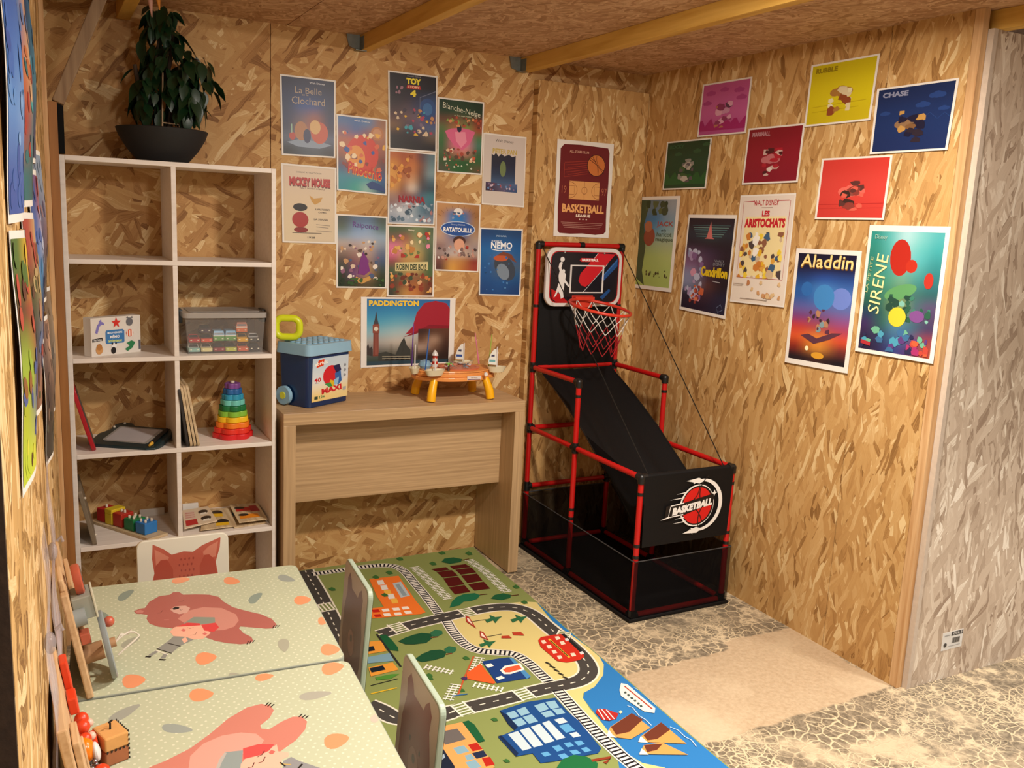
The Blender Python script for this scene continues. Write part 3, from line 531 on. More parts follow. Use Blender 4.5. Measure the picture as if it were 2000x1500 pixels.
def A_ari(a):
    a.grid(.02, .015, .98, .985, G(['e0d4c8 e0d4c8', 'e2d6c8 e2d6c8'])); a.poly([(.12, .26), (.86, .26), (.88, .80), (.14, .80)], 'ead8a0'); a.line([(.90, .94), (.72, .94), (.68, .905)], .008, 'a8343c'); a.line([(.32, .905), (.28, .94), (.08, .94), (.08, .24), (.92, .24), (.92, .94)], .008, 'a8343c')
    a.text('WALT DISNEY', .27, .90, .72, .95, 'b0343c', .02); a.line([(.42, .88), (.62, .88)], .005, '8c6c60'); a.text('LES', .44, .80, .58, .855, 'c01c2c', .06); a.text('ARISTOCHATS', .13, .70, .87, .785, 'c01c2c', .06)
    blobs(a, 47, .10, .24, .88, .66, ['e8c838', 'd8a040', 'c87c34', 'f0ece4', '4c4040', 'e0b02c', 'c8b090', '8c5c44', '3c5c7c', 'f0d860'], 60, .03, .075); blobs(a, 48, .30, .06, .92, .22, ['c89868', 'b87c50', 'd8b888'], 16, .025, .05); a.line([(.2, .045), (.7, .045)], .005, '8c7c70'); a.line([(.04, .18), (.24, .18)], .004, 'a09488'); a.line([(.04, .165), (.22, .165)], .004, 'a09488')
def A_ala(a):
    a.grid(.05, .045, .94, .96, G(['14122c 16142e 141430', '181a3c 1a1c40 181c40', '1c3c78 2850a0 24488c', '2458a0 4484c8 3c68b0', '2c58a0 3c74bc 5070b8', '5c5ca0 5c60a0 5c68a8', '7c3c78 7c4874 84508c', 'c03c38 a84c48 a8405c', 'd8582c e08c34 d04c30', '8c2c20 d89038 70302c', '201820 3c2424 1c1820']))
    a.poly(ell(.78, .60, .15, .09), '6c84d0'); a.poly(ell(.52, .60, .16, .11), '3f84c4'); a.poly(ell(.24, .66, .09, .06), '2c68b0'); blobs(a, 50, .30, .30, .66, .50, ['b08060', '8c3c38', '3c2830', '7c98a0', 'c89068', '5c3048'], 22, .02, .05); a.poly([(.22, .26), (.44, .20), (.66, .25), (.86, .32), (.70, .31), (.48, .25), (.34, .28)], '5c3444'); a.poly(ell(.52, .105, .10, .028), 'd89c30'); a.poly(ell(.34, .155, .03, .02), 'fff0c0')
    a.text('Aladdin', .10, .845, .90, .955, 'f0d890', .01, shear=.12, outline='8a6020')
def A_sir(a):
    a.grid(.04, .03, .95, .955, G(['2c8c84 5cb0b0 a8d0d4 74bcbc 4ca4a8', '2c8478 50a8a4 8cc4c4 60b4b4 3c9ca0', '2c7c70 48989c 78b8b8 54acb0 348c90', '347c6c 409088 68a498 4c9c9c 2c7c80', '38806c 408c78 68987c 408480 2c6c74', '2c6c5c 3c7c68 4c7c60 3c6c68 2c5c60', '24584c 3c6c5c 8c9c50 40686c 54486c', '203c58 2c5c58 6c9868 4c6470 4c4060', '3c2c5c 2c5c54 4c7c98 3c6478 40385c', '302448 2c3c60 3c6890 50507c 8c3c48', '241c38 2c2850 30407c 4c346c a04c3c']))
    a.poly(ell(.45, .76, .13, .14, rot=20), 'b0281c'); a.poly(ell(.60, .70, .07, .05), 'b8301f'); a.poly(ell(.50, .50, .20, .055, rot=12), '5c9860'); blobs(a, 55, .34, .28, .9, .48, ['2c5c48', '3c7c68', '24483c', '7cb8a8'], 26, .02, .06); a.poly(ell(.50, .31, .11, .075), 'dcc838'); a.poly(ell(.83, .60, .055, .06), 'b83428'); a.poly(ell(.74, .33, .09, .045), '7c4c8c')
    blobs(a, 53, .06, .04, .90, .22, ['4c9cb8', '3c6c98', '5c3c7c', '2c2c50', '6cb090'], 26, .03, .07); blobs(a, 54, .66, .04, .93, .15, ['c0483c', 'd8603c', 'a8346c'], 10, .03, .06)
    a.text('Disney', .10, .885, .26, .93, 'a8c8b8', .0); a.text('LA PETITE', -.060, .60, .220, .634, 'b8c890', .0, rot=84); a.text('SIRENE', -.02, .475, .44, .625, 'e6dfa0', .0, rot=84); a.poly([(.07, .075), (.20, .06), (.20, .09), (.07, .105)], 'b03038')
POSTERS = [
    ('back', A_belle, 'film poster with a dark blue night scene and thin gold lettering, top left', [(0.825, 2.011), (1.043, 2.01), (1.044, 1.714), (0.832, 1.711)]),
    ('back', A_pin, 'film poster in red, orange and sky blue with slanted red lettering', [(1.047, 1.885), (1.258, 1.881), (1.261, 1.58), (1.052, 1.59)]),
    ('back', A_toy, 'film poster almost black at the top with yellow block letters and a yellow numeral', [(1.257, 2.073), (1.472, 2.073), (1.477, 1.766), (1.266, 1.766)]),
    ('back', A_narnia, 'film poster of golden and icy blue patches with a dark red capital title', [(1.266, 1.764), (1.477, 1.764), (1.477, 1.467), (1.268, 1.466)]),
    ('back', A_blanche, 'film poster in deep green with a pink patch and curling cream lettering', [(1.476, 1.992), (1.689, 1.991), (1.689, 1.689), (1.481, 1.689)]),
    ('back', A_peter, 'pale grey film poster with a tall dark blue panel, rightmost beside the raised board', [(1.691, 1.867), (1.9, 1.864), (1.902, 1.562), (1.694, 1.566)]),
    ('back', A_mickey, 'cream vintage film poster with bulky red capitals, below the dark blue night scene', [(0.83, 1.681), (1.05, 1.677), (1.052, 1.377), (0.835, 1.377)]),
    ('back', A_rai, 'film poster of misty blue and violet with a purple title', [(1.051, 1.497), (1.268, 1.494), (1.269, 1.199), (1.054, 1.2)]),
    ('back', A_robin, 'film poster with a cream title banner across warm forest colours', [(1.269, 1.462), (1.48, 1.463), (1.483, 1.164), (1.272, 1.165)]),
    ('back', A_rat, 'film poster with an ochre arch and a blue oval title plate in white capitals', [(1.48, 1.569), (1.692, 1.566), (1.691, 1.272), (1.484, 1.277)]),
    ('back', A_nemo, 'deep ocean blue film poster with fat white capitals, lowest at the right', [(1.692, 1.466), (1.904, 1.466), (1.905, 1.169), (1.697, 1.172)]),
    ('back', A_pad, 'wide poster with a clock tower, blue sky and a crimson shape above the desk', [(1.16, 1.163), (1.588, 1.159), (1.587, 0.87), (1.163, 0.865)]),
    ('raised', A_league, 'maroon sports league poster with an orange ball and a court drawing above the hoop frame', [(2.031, 1.865), (2.328, 1.866), (2.329, 1.443), (2.034, 1.443)]),
    ('right', A_pink, 'pink sheet with darker pink clouds, upper left of the coloured square sheets', [(-0.427, 2.105), (-0.73, 2.104), (-0.728, 1.888), (-0.422, 1.889)]),
    ('right', A_green, 'dark green sheet, smallest and leftmost of the coloured square sheets', [(-0.205, 1.881), (-0.515, 1.883), (-0.508, 1.674), (-0.204, 1.67)]),
    ('right', A_dred, 'dark crimson sheet with faint pale capitals, between the green and the yellow sheets', [(-0.735, 1.905), (-1.039, 1.905), (-1.037, 1.692), (-0.731, 1.687)]),
    ('right', A_yel, 'bright yellow sheet with olive capitals, highest on the right wall', [(-1.042, 2.108), (-1.349, 2.109), (-1.344, 1.893), (-1.041, 1.89)]),
    ('right', A_navy, 'navy blue sheet with faint clouds, rightmost of the coloured square sheets', [(-1.354, 1.994), (-1.664, 1.996), (-1.659, 1.781), (-1.358, 1.78)]),
    ('right', A_coral, 'bright coral red sheet hanging under the yellow and navy sheets', [(-1.14, 1.774), (-1.449, 1.775), (-1.449, 1.562), (-1.14, 1.559)]),
    ('right', A_jack, 'narrow film poster with green meadow and blue sky, leftmost on the right wall', [(-0.02, 1.64), (-0.332, 1.644), (-0.327, 1.218), (-0.022, 1.214)]),
    ('right', A_cen, 'nearly black film poster with yellow gothic lettering on the right wall', [(-0.4, 1.564), (-0.713, 1.567), (-0.703, 1.141), (-0.394, 1.15)]),
    ('right', A_ari, 'cream film poster with a red frame and red brush capitals above yellow and brown patches', [(-0.724, 1.645), (-1.029, 1.653), (-1.031, 1.224), (-0.723, 1.216)]),
    ('right', A_ala, 'film poster fading from midnight blue to sunset orange with golden script title', [(-1.059, 1.45), (-1.367, 1.455), (-1.37, 1.026), (-1.063, 1.018)]),
    ('right', A_sir, 'large turquoise film poster with cream title running up its left side', [(-1.388, 1.544), (-1.702, 1.547), (-1.707, 1.115), (-1.391, 1.11)]),
]
for w_, art_, lab_, C_ in POSTERS:
    small = w_ == 'right' and art_ in (A_pink, A_green, A_dred, A_yel, A_navy, A_coral)
    poster('poster', lab_, w_, C_, art_, 'coloured square sheets on the right wall' if small else ('film posters on the back wall' if w_ == 'back' else ('film posters on the right wall' if w_ == 'right' else None)), curl=.006 if w_ == 'right' else .003)
# curled prints on the left wall, seen almost edge-on
def left_art(rows):
    def g(a):
        a.grid(.03, .03, .97, .97, G(rows), 7); a.z += .0003; a.step = .00002; rn = random.Random(len(rows[0]) + int(rows[0][:4], 16))
        for j, r_ in enumerate(reversed(rows)):
            for i, c in enumerate(r_.split()):
                for k in range(4): a.poly(ell(min(max((i + rn.random()) / 3, .09), .91), min(max((j + rn.random()) / len(rows), .09), .91), rn.uniform(.02, .05), rn.uniform(.03, .07), n=9, rot=rn.random() * 90), rn.choice([c, c, r_.split()[(i + 1) % 3], rows[(j + 1) % len(rows)].split()[i], c][: 3 if j % 2 else 5]))
    return g
LEFTS = [(2.03, 1.475, 1.80, .22, ['2c4c90 3458a0 2c4c90', '3c68b0 4c7cc0 3c64a8', '5c8cc8 80a8d8 6c98cc', '34549c 3c60a8 34549c'], 'pale sky-blue curled print nearest the camera on the left wall, upper row'),
    (2.03, 1.17, 1.468, .22, ['4c6a30 d8b030 3c5028', '5c3428 b04838 a8c0d0', '90a838 8c5c30 c8b840', 'a8b030 4c5c94 d0c838', 'b8c838 d0d040 a8b430'], 'yellow-green curled print nearest the camera on the left wall, lower row'),
    (1.74, 1.49, 1.80, .21, ['5c78a8 d8a070 4870a0', 'c07048 e0b080 a04838', 'a83c30 3c7c84 48a0a0', '2c6c70 345c60 2c3c44'], 'curled print of orange glow over teal, second column on the left wall'),
    (1.74, 1.19, 1.484, .21, ['a84438 c8a878 7c4c38', '4c5030 b09868 3c3c28', '3c3c40 5c6c90 a03c34', '5c4034 b08064 4c2c24'], 'curled print of brown and brick patches, second column lower row on the left wall'),
    (1.46, 1.56, 1.86, .21, ['183c60 2c6c90 183c58', '2c5c70 48889c 3c3c4c', '203040 4c4c6c 1c2838'], 'dark teal curled print, third column upper row on the left wall'),
    (1.46, 1.25, 1.552, .21, ['34508c a84c48 5c3c70', '4c68a8 b8c0d8 2c4c94', '3c88b8 2c2c50 28284c', '1e1e40 24244c 1c1c38'], 'indigo and red curled print, third column of the left wall'),
    (1.20, .98, 1.275, .21, ['6c544c c89c80 5c4848', '4c3c38 7c6454 3c3430', '2c2c28 4c4c40 24241f'], 'dark brown curled print hanging low in the fourth column of the left wall'),
    (1.20, 1.30, 1.595, .21, ['7c8ca0 8ca0b8 6c7c94', '54506c 8c6c70 48485c', '3c3840 5c5450 302c30'], 'grey-blue curled print in the fourth column of the left wall'),
    (2.03, 1.81, 2.10, .22, ['5c2420 7c342c 5c2820', '3c1c1c 6c3428 8c4430'], 'dark red curled print at the very top of the left wall, nearest column'),
    (1.74, 1.81, 2.10, .21, ['4c201c 6c302c 3c1c1c', '7c3c30 8c5040 5c2c28'], 'maroon curled print at the very top of the left wall, second column'),
    (.94, 1.02, 1.31, .21, ['74604c a08c74 6c5c4c', '54504c 7c6c60 4c4844'], 'faded brown curled print, farthest column of the left wall')]
for s_, z0, z1, w_, rows, lab in LEFTS:
    # mounted paper bulges off the wall between its taped corners
    k_ = (.011 + .004 * ((s_ * 37) % 1))
    C = [(s_ + w_ / 2, z1), (s_ - w_ / 2, z1 - .004), (s_ - w_ / 2, z0 + .004), (s_ + w_ / 2, z0)]
    poster('curled_print', lab, 'left', C, left_art(rows), 'curled prints on the left wall', curl=0, nx=24, ny=24, cat='print', step=.0006,
           bow=lambda u, v, k=k_: k * (math.sin(math.pi * min(max(u, 0), 1)) * .55 + .45 * (1 - math.cos(2 * math.pi * u * 1.0)) * .5) + .006 * (1 - math.cos(2 * math.pi * v)) * .5 + .006 * abs(v - .5) * abs(u - .5))
# ------------------------------------------------------------------ white shelf unit
M_white = wood('white_melamine', 'e0d6cc', 'ece3da', (0, 1, 2), (2, 40, 40), .45, 5, .04)
SX0, SX1, SD, ST, SP = .052, .7418, .3025, .0158, .3317
sh = thing('shelf_unit', 'tall white two-by-five cube shelf against the back wall', 'shelf', ((SX0 + SX1) / 2, -.004, 0))
hw = (SX1 - SX0) / 2
for s_ in (-1, 1): MB().box((s_ * hw, -SD + .004, 0), (s_ * (hw - ST), 0, 1.6445)).build('side_panel', M_white, sh, bevel=.0012)
for k in range(6):
    z = 1.6445 - k * SP if k < 5 else .016
    MB().box((-hw + ST + .0002, -SD + .004, z - ST), (hw - ST - .0002, 0, z)).build('top_panel' if k == 0 else 'shelf_board', M_white, sh, bevel=.0012)
for k in range(5):
    z1 = 1.6445 - k * SP - ST; z0 = 1.6445 - (k + 1) * SP if k < 4 else .016
    MB().box((-ST / 2, -SD + .006, z0), (ST / 2, 0, z1)).build('divider', M_white, sh, bevel=.001)
Z = [1.6445 - k * SP for k in range(5)]
# ------------------------------------------------------------------ desk
M_oak_x = wood('pale_oak_across', 'a68761', 'c7a67c', (0, 2, 1), (1.6, 70, 70), .45, 6, .06)
M_oak_z = wood('pale_oak_upright', 'a98a64', 'c6a57b', (2, 0, 1), (1.6, 70, 70), .45, 7, .06)
dk = thing('desk', 'pale oak desk with slab ends between the white shelf and the hoop frame', 'desk', (1.2648, -.002, 0))
DW, DH, DD, DT = .5066, .762, .346, .046
MB().box((-DW, -DD, DH - DT), (DW, 0, DH)).build('desktop', M_oak_x, dk, bevel=.0015)
for s_ in (-1, 1): MB().box((s_ * DW, -DD, .004), (s_ * (DW - DT), 0, DH - DT)).build('end_panel', M_oak_z, dk, bevel=.0015)
MB().box((-DW + DT, -.222, .376), (DW - DT, -.200, DH - DT)).build('modesty_panel', M_oak_x, dk, bevel=.001)
for s_ in (-1, 1):
    for y in (-.03, -.31): MB().lathe([(.012, 0), (.012, .004)], (s_ * (DW - .023), y, 0), 10).build('foot', plain('black_plastic', '141414', .4), dk)
# ------------------------------------------------------------------ hoop game
M_red = plain('red_tube', 'c01414', .33, spec=.5, noise=.06); M_blk = plain('black_plastic', '141414', .4)
M_cloth = plain('black_nylon', '100f10', .65, spec=.22, noise=.25, nscale=300, bump=.15)
def mesh_mat():
    m, nt, b = base_mat('black_mesh_netting'); b.inputs['Base Color'].default_value = (.006, .0055, .006, 1); b.inputs['Roughness'].default_value = 1; b.inputs['Specular IOR Level'].default_value = .05
    tc = nt.nodes.new('ShaderNodeTexCoord'); n = nt.nodes.new('ShaderNodeTexNoise'); n.inputs['Scale'].default_value = 12; nt.links.new(tc.outputs['Object'], n.inputs['Vector'])
    r = nt.nodes.new('ShaderNodeMapRange'); nt.links.new(n.outputs['Fac'], r.inputs[0]); r.inputs[3].default_value = .66; r.inputs[4].default_value = .80
    nt.links.new(r.outputs[0], b.inputs['Alpha']); return m
M_net = mesh_mat()
AW, AL = .447, .862
ag = thing('hoop_game', 'red tube and black cloth children\'s basketball arcade game in the corner', 'game', (1.946, -.079, 0), rz=R(.9))
Pz = dict(b=.022, l=.297, m=.574, h=.855, t=1.407); ym = -.392; TR = .0112
def tb(a, b, r=TR, name='tube', mat=None, lab=None):
    o = MB().tube([a, b], r, 14).build(name, mat or M_red, ag, smooth=True); return o
def jn(p, r=.0145, l=.022, dirs=((0, 0, 1),)):
    m = MB(); m.ball(p, r * 1.04, 12, 8)
    for d in dirs: m.tube([p, Vector(p) + Vector(d) * l], r, 12)
    m.build('connector', M_blk, ag, smooth=True)
X, Y = (1, 0, 0), (0, 1, 0); nX, nY = (-1, 0, 0), (0, -1, 0); U_, D_ = (0, 0, 1), (0, 0, -1)
for x, sx in ((0, X), (AW, nX)):
    for a, c in (('b', 'l'), ('l', 'm'), ('m', 'h'), ('h', 't')): tb((x, 0, Pz[a]), (x, 0, Pz[c]), name='post')
    tb((x, ym, Pz['b']), (x, ym, Pz['m']), name='post'); tb((x, ym, Pz['m']), (x, ym, Pz['h']), name='post'); tb((x, -AL, Pz['b']), (x, -AL, Pz['m']), name='post')
    tb((x, 0, Pz['b']), (x, -AL, Pz['b']), name='rail'); tb((x, 0, Pz['m']), (x, ym, Pz['m']), name='rail'); tb((x, ym, Pz['m']), (x, -AL, Pz['m']), name='rail'); tb((x, 0, Pz['h']), (x, ym, Pz['h']), name='rail')
    jn((x, 0, Pz['t']), dirs=(sx, D_)); jn((x, 0, Pz['h']), dirs=(sx, nY, D_, U_)); jn((x, 0, Pz['m']), dirs=(sx, nY, U_, D_)); jn((x, 0, Pz['l']), dirs=(sx, U_, D_)); jn((x, 0, Pz['b']), dirs=(sx, nY, U_))
    jn((x, ym, Pz['h']), .0155, dirs=(Y, D_)); jn((x, ym, Pz['m']), dirs=(Y, nY, U_, D_)); jn((x, ym, Pz['b']), dirs=(Y, nY, U_)); jn((x, -AL, Pz['m']), .0155, dirs=(Y, D_, sx)); jn((x, -AL, Pz['b']), .0155, dirs=(Y, U_, sx))
    for z, y in ((1.127, 0), (.30, ym), (.505, -AL), (.300, -AL), (.255, -AL), (.26, ym), (.79, ym)):
        MB().lathe([(.0128, 0), (.0128, .012)], (x, y, z), 14).build('strap', M_blk, ag, smooth=True)
for z, nm in ((Pz['b'], 'rail'), (Pz['l'], 'rail'), (Pz['m'], 'rail'), (Pz['h'], 'rail')): tb((0, 0, z), (AW, 0, z), name=nm)
tb((0, 0, Pz['t']), (AW / 2, 0, Pz['t']), name='rail'); tb((AW / 2, 0, Pz['t']), (AW, 0, Pz['t']), name='rail'); MB().tube([(AW / 2 - .012, 0, Pz['t']), (AW / 2 + .012, 0, Pz['t'])], .0138, 12).build('connector', M_blk, ag, smooth=True)
tb((0, -AL, Pz['b']), (AW, -AL, Pz['b']), name='rail'); tb((0, -AL, Pz['m']), (AW, -AL, Pz['m']), .0135, 'sleeve', M_cloth)
# mesh box, floor cloth
ZT = .247; e = .0165
def sheet(name, pts, mat, nx=8, ny=6, bulge=0, lab=None):
    """quad sheet from 4 corners with a little sag"""
    a, b, c, d = [Vector(p) for p in pts]; nrm = (b - a).cross(d - a).normalized(); vs = []
    for j in range(ny + 1):
        for i in range(nx + 1):
            u, v = i / nx, j / ny; p = (a * (1 - u) + b * u) * (1 - v) + (d * (1 - u) + c * u) * v
            vs.append(p + nrm * bulge * math.sin(math.pi * u) * math.sin(math.pi * v))
    fs = [(j * (nx + 1) + i, j * (nx + 1) + i + 1, (j + 1) * (nx + 1) + i + 1, (j + 1) * (nx + 1) + i) for j in range(ny) for i in range(nx)]
    return MB().add(vs, fs).build(name, mat, ag, smooth=True)
sheet('mesh_panel', [(-e, 0, .012), (-e, -AL, .012), (-e, -AL, ZT), (-e, 0, ZT + .02)], M_net, bulge=.004); sheet('mesh_panel', [(AW + e, 0, .012), (AW + e, -AL, .012), (AW + e, -AL, ZT), (AW + e, 0, ZT + .02)], M_net, bulge=-.004)
sheet('mesh_panel', [(-e, -AL - e, .012), (AW + e, -AL - e, .012), (AW + e, -AL - e, ZT), (-e, -AL - e, ZT)], M_net, bulge=-.002); sheet('mesh_panel', [(0, .012, .012), (AW, .012, .012), (AW, .012, ZT + .02), (0, .012, ZT + .02)], M_net)
t = MB(); t.tube([(-e, .0, ZT + .02), (-e, -AL, ZT), (-e + .004, -AL - e, ZT), (AW + e, -AL - e, ZT), (AW + e, -AL, ZT), (AW + e, 0, ZT + .02), (-e, 0, ZT + .02)], .0022, 6); t.build('hem', plain('grey_elastic', '3a3a3c', .6), ag)
t = MB(); t.box((-.02, .012, .006), (AW + .02, -AL - .018, .0085)); t.tube([(-.018, .008, .008), (-.018, -AL - .016, .008), (AW + .018, -AL - .016, .008), (AW + .018, .008, .008)], .0075, 8, closed=True); t.build('floor_cloth', M_cloth, ag, smooth=True)
# feet keep the tubes off the ground
for x in (0, AW):
    for y in (0, ym, -AL): MB().lathe([(.013, 0), (.013, .01)], (x, y, .0), 10).build('foot', M_blk, ag)
# back cloth and ramp
sheet('back_cloth', [(.012, -.006, .845), (AW - .012, -.006, .845), (AW - .012, -.010, 1.19), (.012, -.010, 1.19)], M_cloth, bulge=.02)
prof = [(-.012, .850), (-.06, .82), (-.16, .775), (-.28, .712), (-.40, .645), (-.52, .565), (-.62, .50), (-.72, .425), (-.80, .36), (-.845, .315)]
vs = []; NX = 16
for j, (y, z) in enumerate(prof):
    for i in range(NX + 1):
        u = i / NX; x = .03 + (AW - .06) * u; edge = abs(2 * u - 1); sag = -.030 * (1 - edge ** 2) * math.sin(math.pi * min(1, j / 8 + .1)); ridge = .010 * math.exp(-((u - .62) / .05) ** 2) + .008 * math.exp(-((u - .22) / .04) ** 2)
        vs.append((x, y, z + sag + ridge * min(1, j / 3)))
MB().add(vs, [(j * (NX + 1) + i, j * (NX + 1) + i + 1, (j + 1) * (NX + 1) + i + 1, (j + 1) * (NX + 1) + i) for j in range(len(prof) - 1) for i in range(NX)]).build('ramp_cloth', M_cloth, ag, smooth=True)['label'] = 'black cloth ball-return ramp'
for x in (.03, AW - .03): MB().tube([(x, y, z + .001) for y, z in prof], .003, 6).build('ramp_cord', M_blk, ag, smooth=True)
# side netting of the ramp pocket
sheet('mesh_panel', [(.03, -.40, .64), (.006, -AL + .02, Pz['m'] - .02), (.006, -AL + .02, .315), (.03, -.80, .355)], M_net, 6, 6)
# front banner
BY = -AL - .0145
sheet('banner', [(.014, BY, .300), (AW - .014, BY, .300), (AW - .006, BY - .001, .580), (.006, BY - .001, .580)], M_cloth, 10, 8, -.003)['label'] = 'black front banner'
o = MB(); a = Art(o, lambda u, v, w: (u, BY - .0048 - w * 2, .30 + v), .00004, .0002)
cx, cy = .262, .143
def arc(cx, cy, r, a0, a1, n=26): return [(cx + r * math.cos(R(a0 + (a1 - a0) * i / n)), cy + r * math.sin(R(a0 + (a1 - a0) * i / n))) for i in range(n + 1)]
# outer white crescent opening to the left
P = arc(cx + .022, cy, .106, 118, -118) + [(cx - .02 + .01 * math.cos(R(0)), cy - .118)] + arc(cx + .014, cy, .096, -112, 112); a.poly(P, 'ecebe8')
a.poly([(cx - .06, cy + .104), (cx + .005, cy + .088), (cx + .03, cy + .098), (cx - .0, cy + .112)], 'ecebe8'); a.poly([(cx - .06, cy - .108), (cx + .005, cy - .088), (cx + .03, cy - .098), (cx + .01, cy - .113)], 'ecebe8')
a.poly(ell(cx, cy, .085, n=36), 'ecebe8'); a.poly(ell(cx + .003, cy, .0800, n=36), '161416'); a.poly(ell(cx + .001, cy, .0735, n=36), 'cf1c1c')
for q in (arc(cx - .055, cy + .075, .062, -75, 5, 12), arc(cx + .085, cy + .05, .075, 120, 205, 12), arc(cx - .075, cy - .10, .11, 15, 80, 12), arc(cx + .10, cy - .06, .09, 120, 200, 12)): a.line(q, .0045, '161416')
for y0, x0, x1 in ((cy + .055, cx - .105, cx - .055), (cy + .035, cx - .135, cx - .065), (cy - .045, cx - .105, cx - .06), (cy - .062, cx - .115, cx - .05)): a.poly([(x0, y0), (x1, y0 + .006), (x1, y0 + .001)], 'ecebe8')
a.poly([(cx - .15, cy + .012), (cx - .075, cy + .016), (cx + .085, cy + .042), (cx + .08, cy + .004), (cx - .06, cy - .032), (cx - .155, cy - .042)], '161416')
a.line([(cx - .065, cy + .017), (cx - .128, cy + .011), (cx - .138, cy - .034), (cx - .065, cy - .029)], .0045, 'ecebe8'); a.poly([(cx - .138, cy - .031), (cx - .175, cy - .041), (cx - .135, cy - .038)], 'ecebe8')
a.text('BASKETBALL', cx - .122, cy - .017, cx + .074, cy + .013, 'ecebe8', .07, shear=.25, rot=7); a.poly([(cx + .083, cy + .03), (cx + .087, cy + .039), (cx + .096, cy + .043), (cx + .087, cy + .047), (cx + .083, cy + .057), (cx + .079, cy + .047), (cx + .070, cy + .043), (cx + .079, cy + .039)], 'ecebe8')
o.build('banner_logo', PRINT, ag)['label'] = 'red ball logo with white lettering BASKETBALL'
# backboard
bb = MB(); Q = rrect(.012, 0, .412, .262, .05, 6)
bb.T = Matrix.Translation((0, -.040, 1.135)) @ Matrix.Rotation(R(90), 4, 'X'); bb.prism([(x, y) for x, y in Q], .0, .018); bd = bb.build('backboard', plain('white_plastic', 'd9d4d0', .35), ag, bevel=.003)
o = MB(); a = Art(o, lambda u, v, w: (.012 + u * .400, -.0584 - w * 2, 1.135 + v * .262), .00004, .0001)
def asp(P): return P
a.poly([(x, y) for x, y in [((p[0] - .012) / .4, p[1] / .262) for p in rrect(.030, .016, .396, .246, .040, 6)]], 'b81820')
INN = [((p[0] - .012) / .4, p[1] / .262) for p in rrect(.034, .020, .392, .242, .037, 6)]; a.poly(INN, '15151f')
a.poly([(.07, .30), (.14, .26), (.30, .075), (.14, .08), (.08, .14)], 'b81820'); a.poly([(.60, .66), (.80, .915), (.91, .90), (.93, .84), (.93, .62), (.70, .42), (.52, .28), (.44, .36), (.42, .46)], '15151f')
a.poly([(.42, .44), (.46, .36), (.52, .34), (.58, .40), (.90, .905), (.66, .915), (.44, .56)], 'c8202a'); a.poly([(.72, .50), (.935, .84), (.935, .70), (.74, .42)], '1d4d8c'); a.poly([(.72, .16), (.76, .12), (.86, .27), (.84, .31)], '1d4d8c'); a.line([(.76, .55), (.93, .80)], .012, '3c74b4'); a.line([(.48, .23), (.80, .74)], .006, 'd8d8d8'); a.line([(.60, .80), (.66, .915)], .006, 'd8d8d8')
a.line([(.315, .24), (.315, .70), (.745, .70), (.745, .24)], .030, 'ddd9d6', True)
a.poly([(.42, .79), (.44, .765), (.68, .765), (.68, .83), (.44, .83)], 'c8202a'); a.text('BASKETBALL', .45, .775, .67, .822, 'ece8e6', .06)
# player silhouette reaching up with the ball
a.poly(ell(.195, .80, .028, .042, n=12), 'e4e0de'); a.poly([(.16, .74), (.185, .765), (.20, .74), (.185, .66), (.205, .57), (.235, .575), (.25, .54), (.245, .46), (.29, .38), (.30, .34), (.285, .34), (.235, .41), (.235, .33), (.225, .24), (.235, .16), (.20, .13), (.19, .20), (.16, .26), (.135, .18), (.105, .15), (.13, .24), (.15, .34), (.165, .42), (.155, .52), (.165, .60), (.15, .67)], 'e4e0de'); a.poly(ell(.215, .60, .022, .034, n=10), 'e4e0de')
o.build('backboard_print', PRINT_GLOSS, ag)['label'] = 'black, red and blue backboard print with the word BASKETBALL'
for x in (.10, .31): MB().ball((x, -.060, 1.375), .005, 8, 6).build('bolt', plain('chrome', 'b8b8b8', .25, .9), ag, smooth=True)
# hoop, bracket and net
HC = Vector((.208, -.205, 1.145)); HR = .136; tilt = Matrix.Rotation(R(9), 4, 'X') @ Matrix.Rotation(R(5), 4, 'Y')
def hp(ang, r=HR, dz=0): return HC + (tilt @ Vector((r * math.cos(ang), r * math.sin(ang), 0))) + Vector((0, 0, dz))
MB().tube([hp(2 * math.pi * i / 40) for i in range(40)], .0068, 10, closed=True).build('hoop', plain('hoop_red', 'd63a26', .35), ag, smooth=True)
t = MB(); t.box((.150, -.062, 1.13), (.262, -.058, 1.185)); t.box((.155, -.085, 1.165), (.257, -.060, 1.180)); t.build('hoop_bracket', plain('hoop_red', 'd63a26', .35), ag, bevel=.002)
M_cord = plain('white_cord', 'dcd8d2', .7); M_cord2 = plain('red_cord', 'a81c24', .7); N = 10; rows_ = 4
def np_(k, j): # j row
    sh_ = .5 * (j % 2); f = j / rows_; return hp(2 * math.pi * (k + sh_) / N, HR * (1 - .42 * f ** .8), -.195 * f)
wt = MB(); rt_ = MB()
for j in range(rows_):
    tgt = wt if j < 2 else rt_
    for k in range(N):
        p = np_(k, j); 
        for q in (np_(k if j % 2 == 0 else k + 1, j + 1), np_(k - 1 if j % 2 == 0 else k, j + 1)): tgt.tube([p, (p + q) / 2 + Vector((0, 0, -.003)), q], .0019, 5)
wt.build('net_cord', M_cord, ag, smooth=True)['label'] = 'white upper half of the net'; rt_.build('net_cord', M_cord2, ag, smooth=True)['label'] = 'red lower half of the net'
for x, x2 in ((.012, .03), (AW - .01, AW - .045)): MB().tube([(x, -.012, 1.395), (x2, -AL + .005, Pz['m'] + .012)], .0022, 6).build('elastic_cord', M_blk, ag, smooth=True)
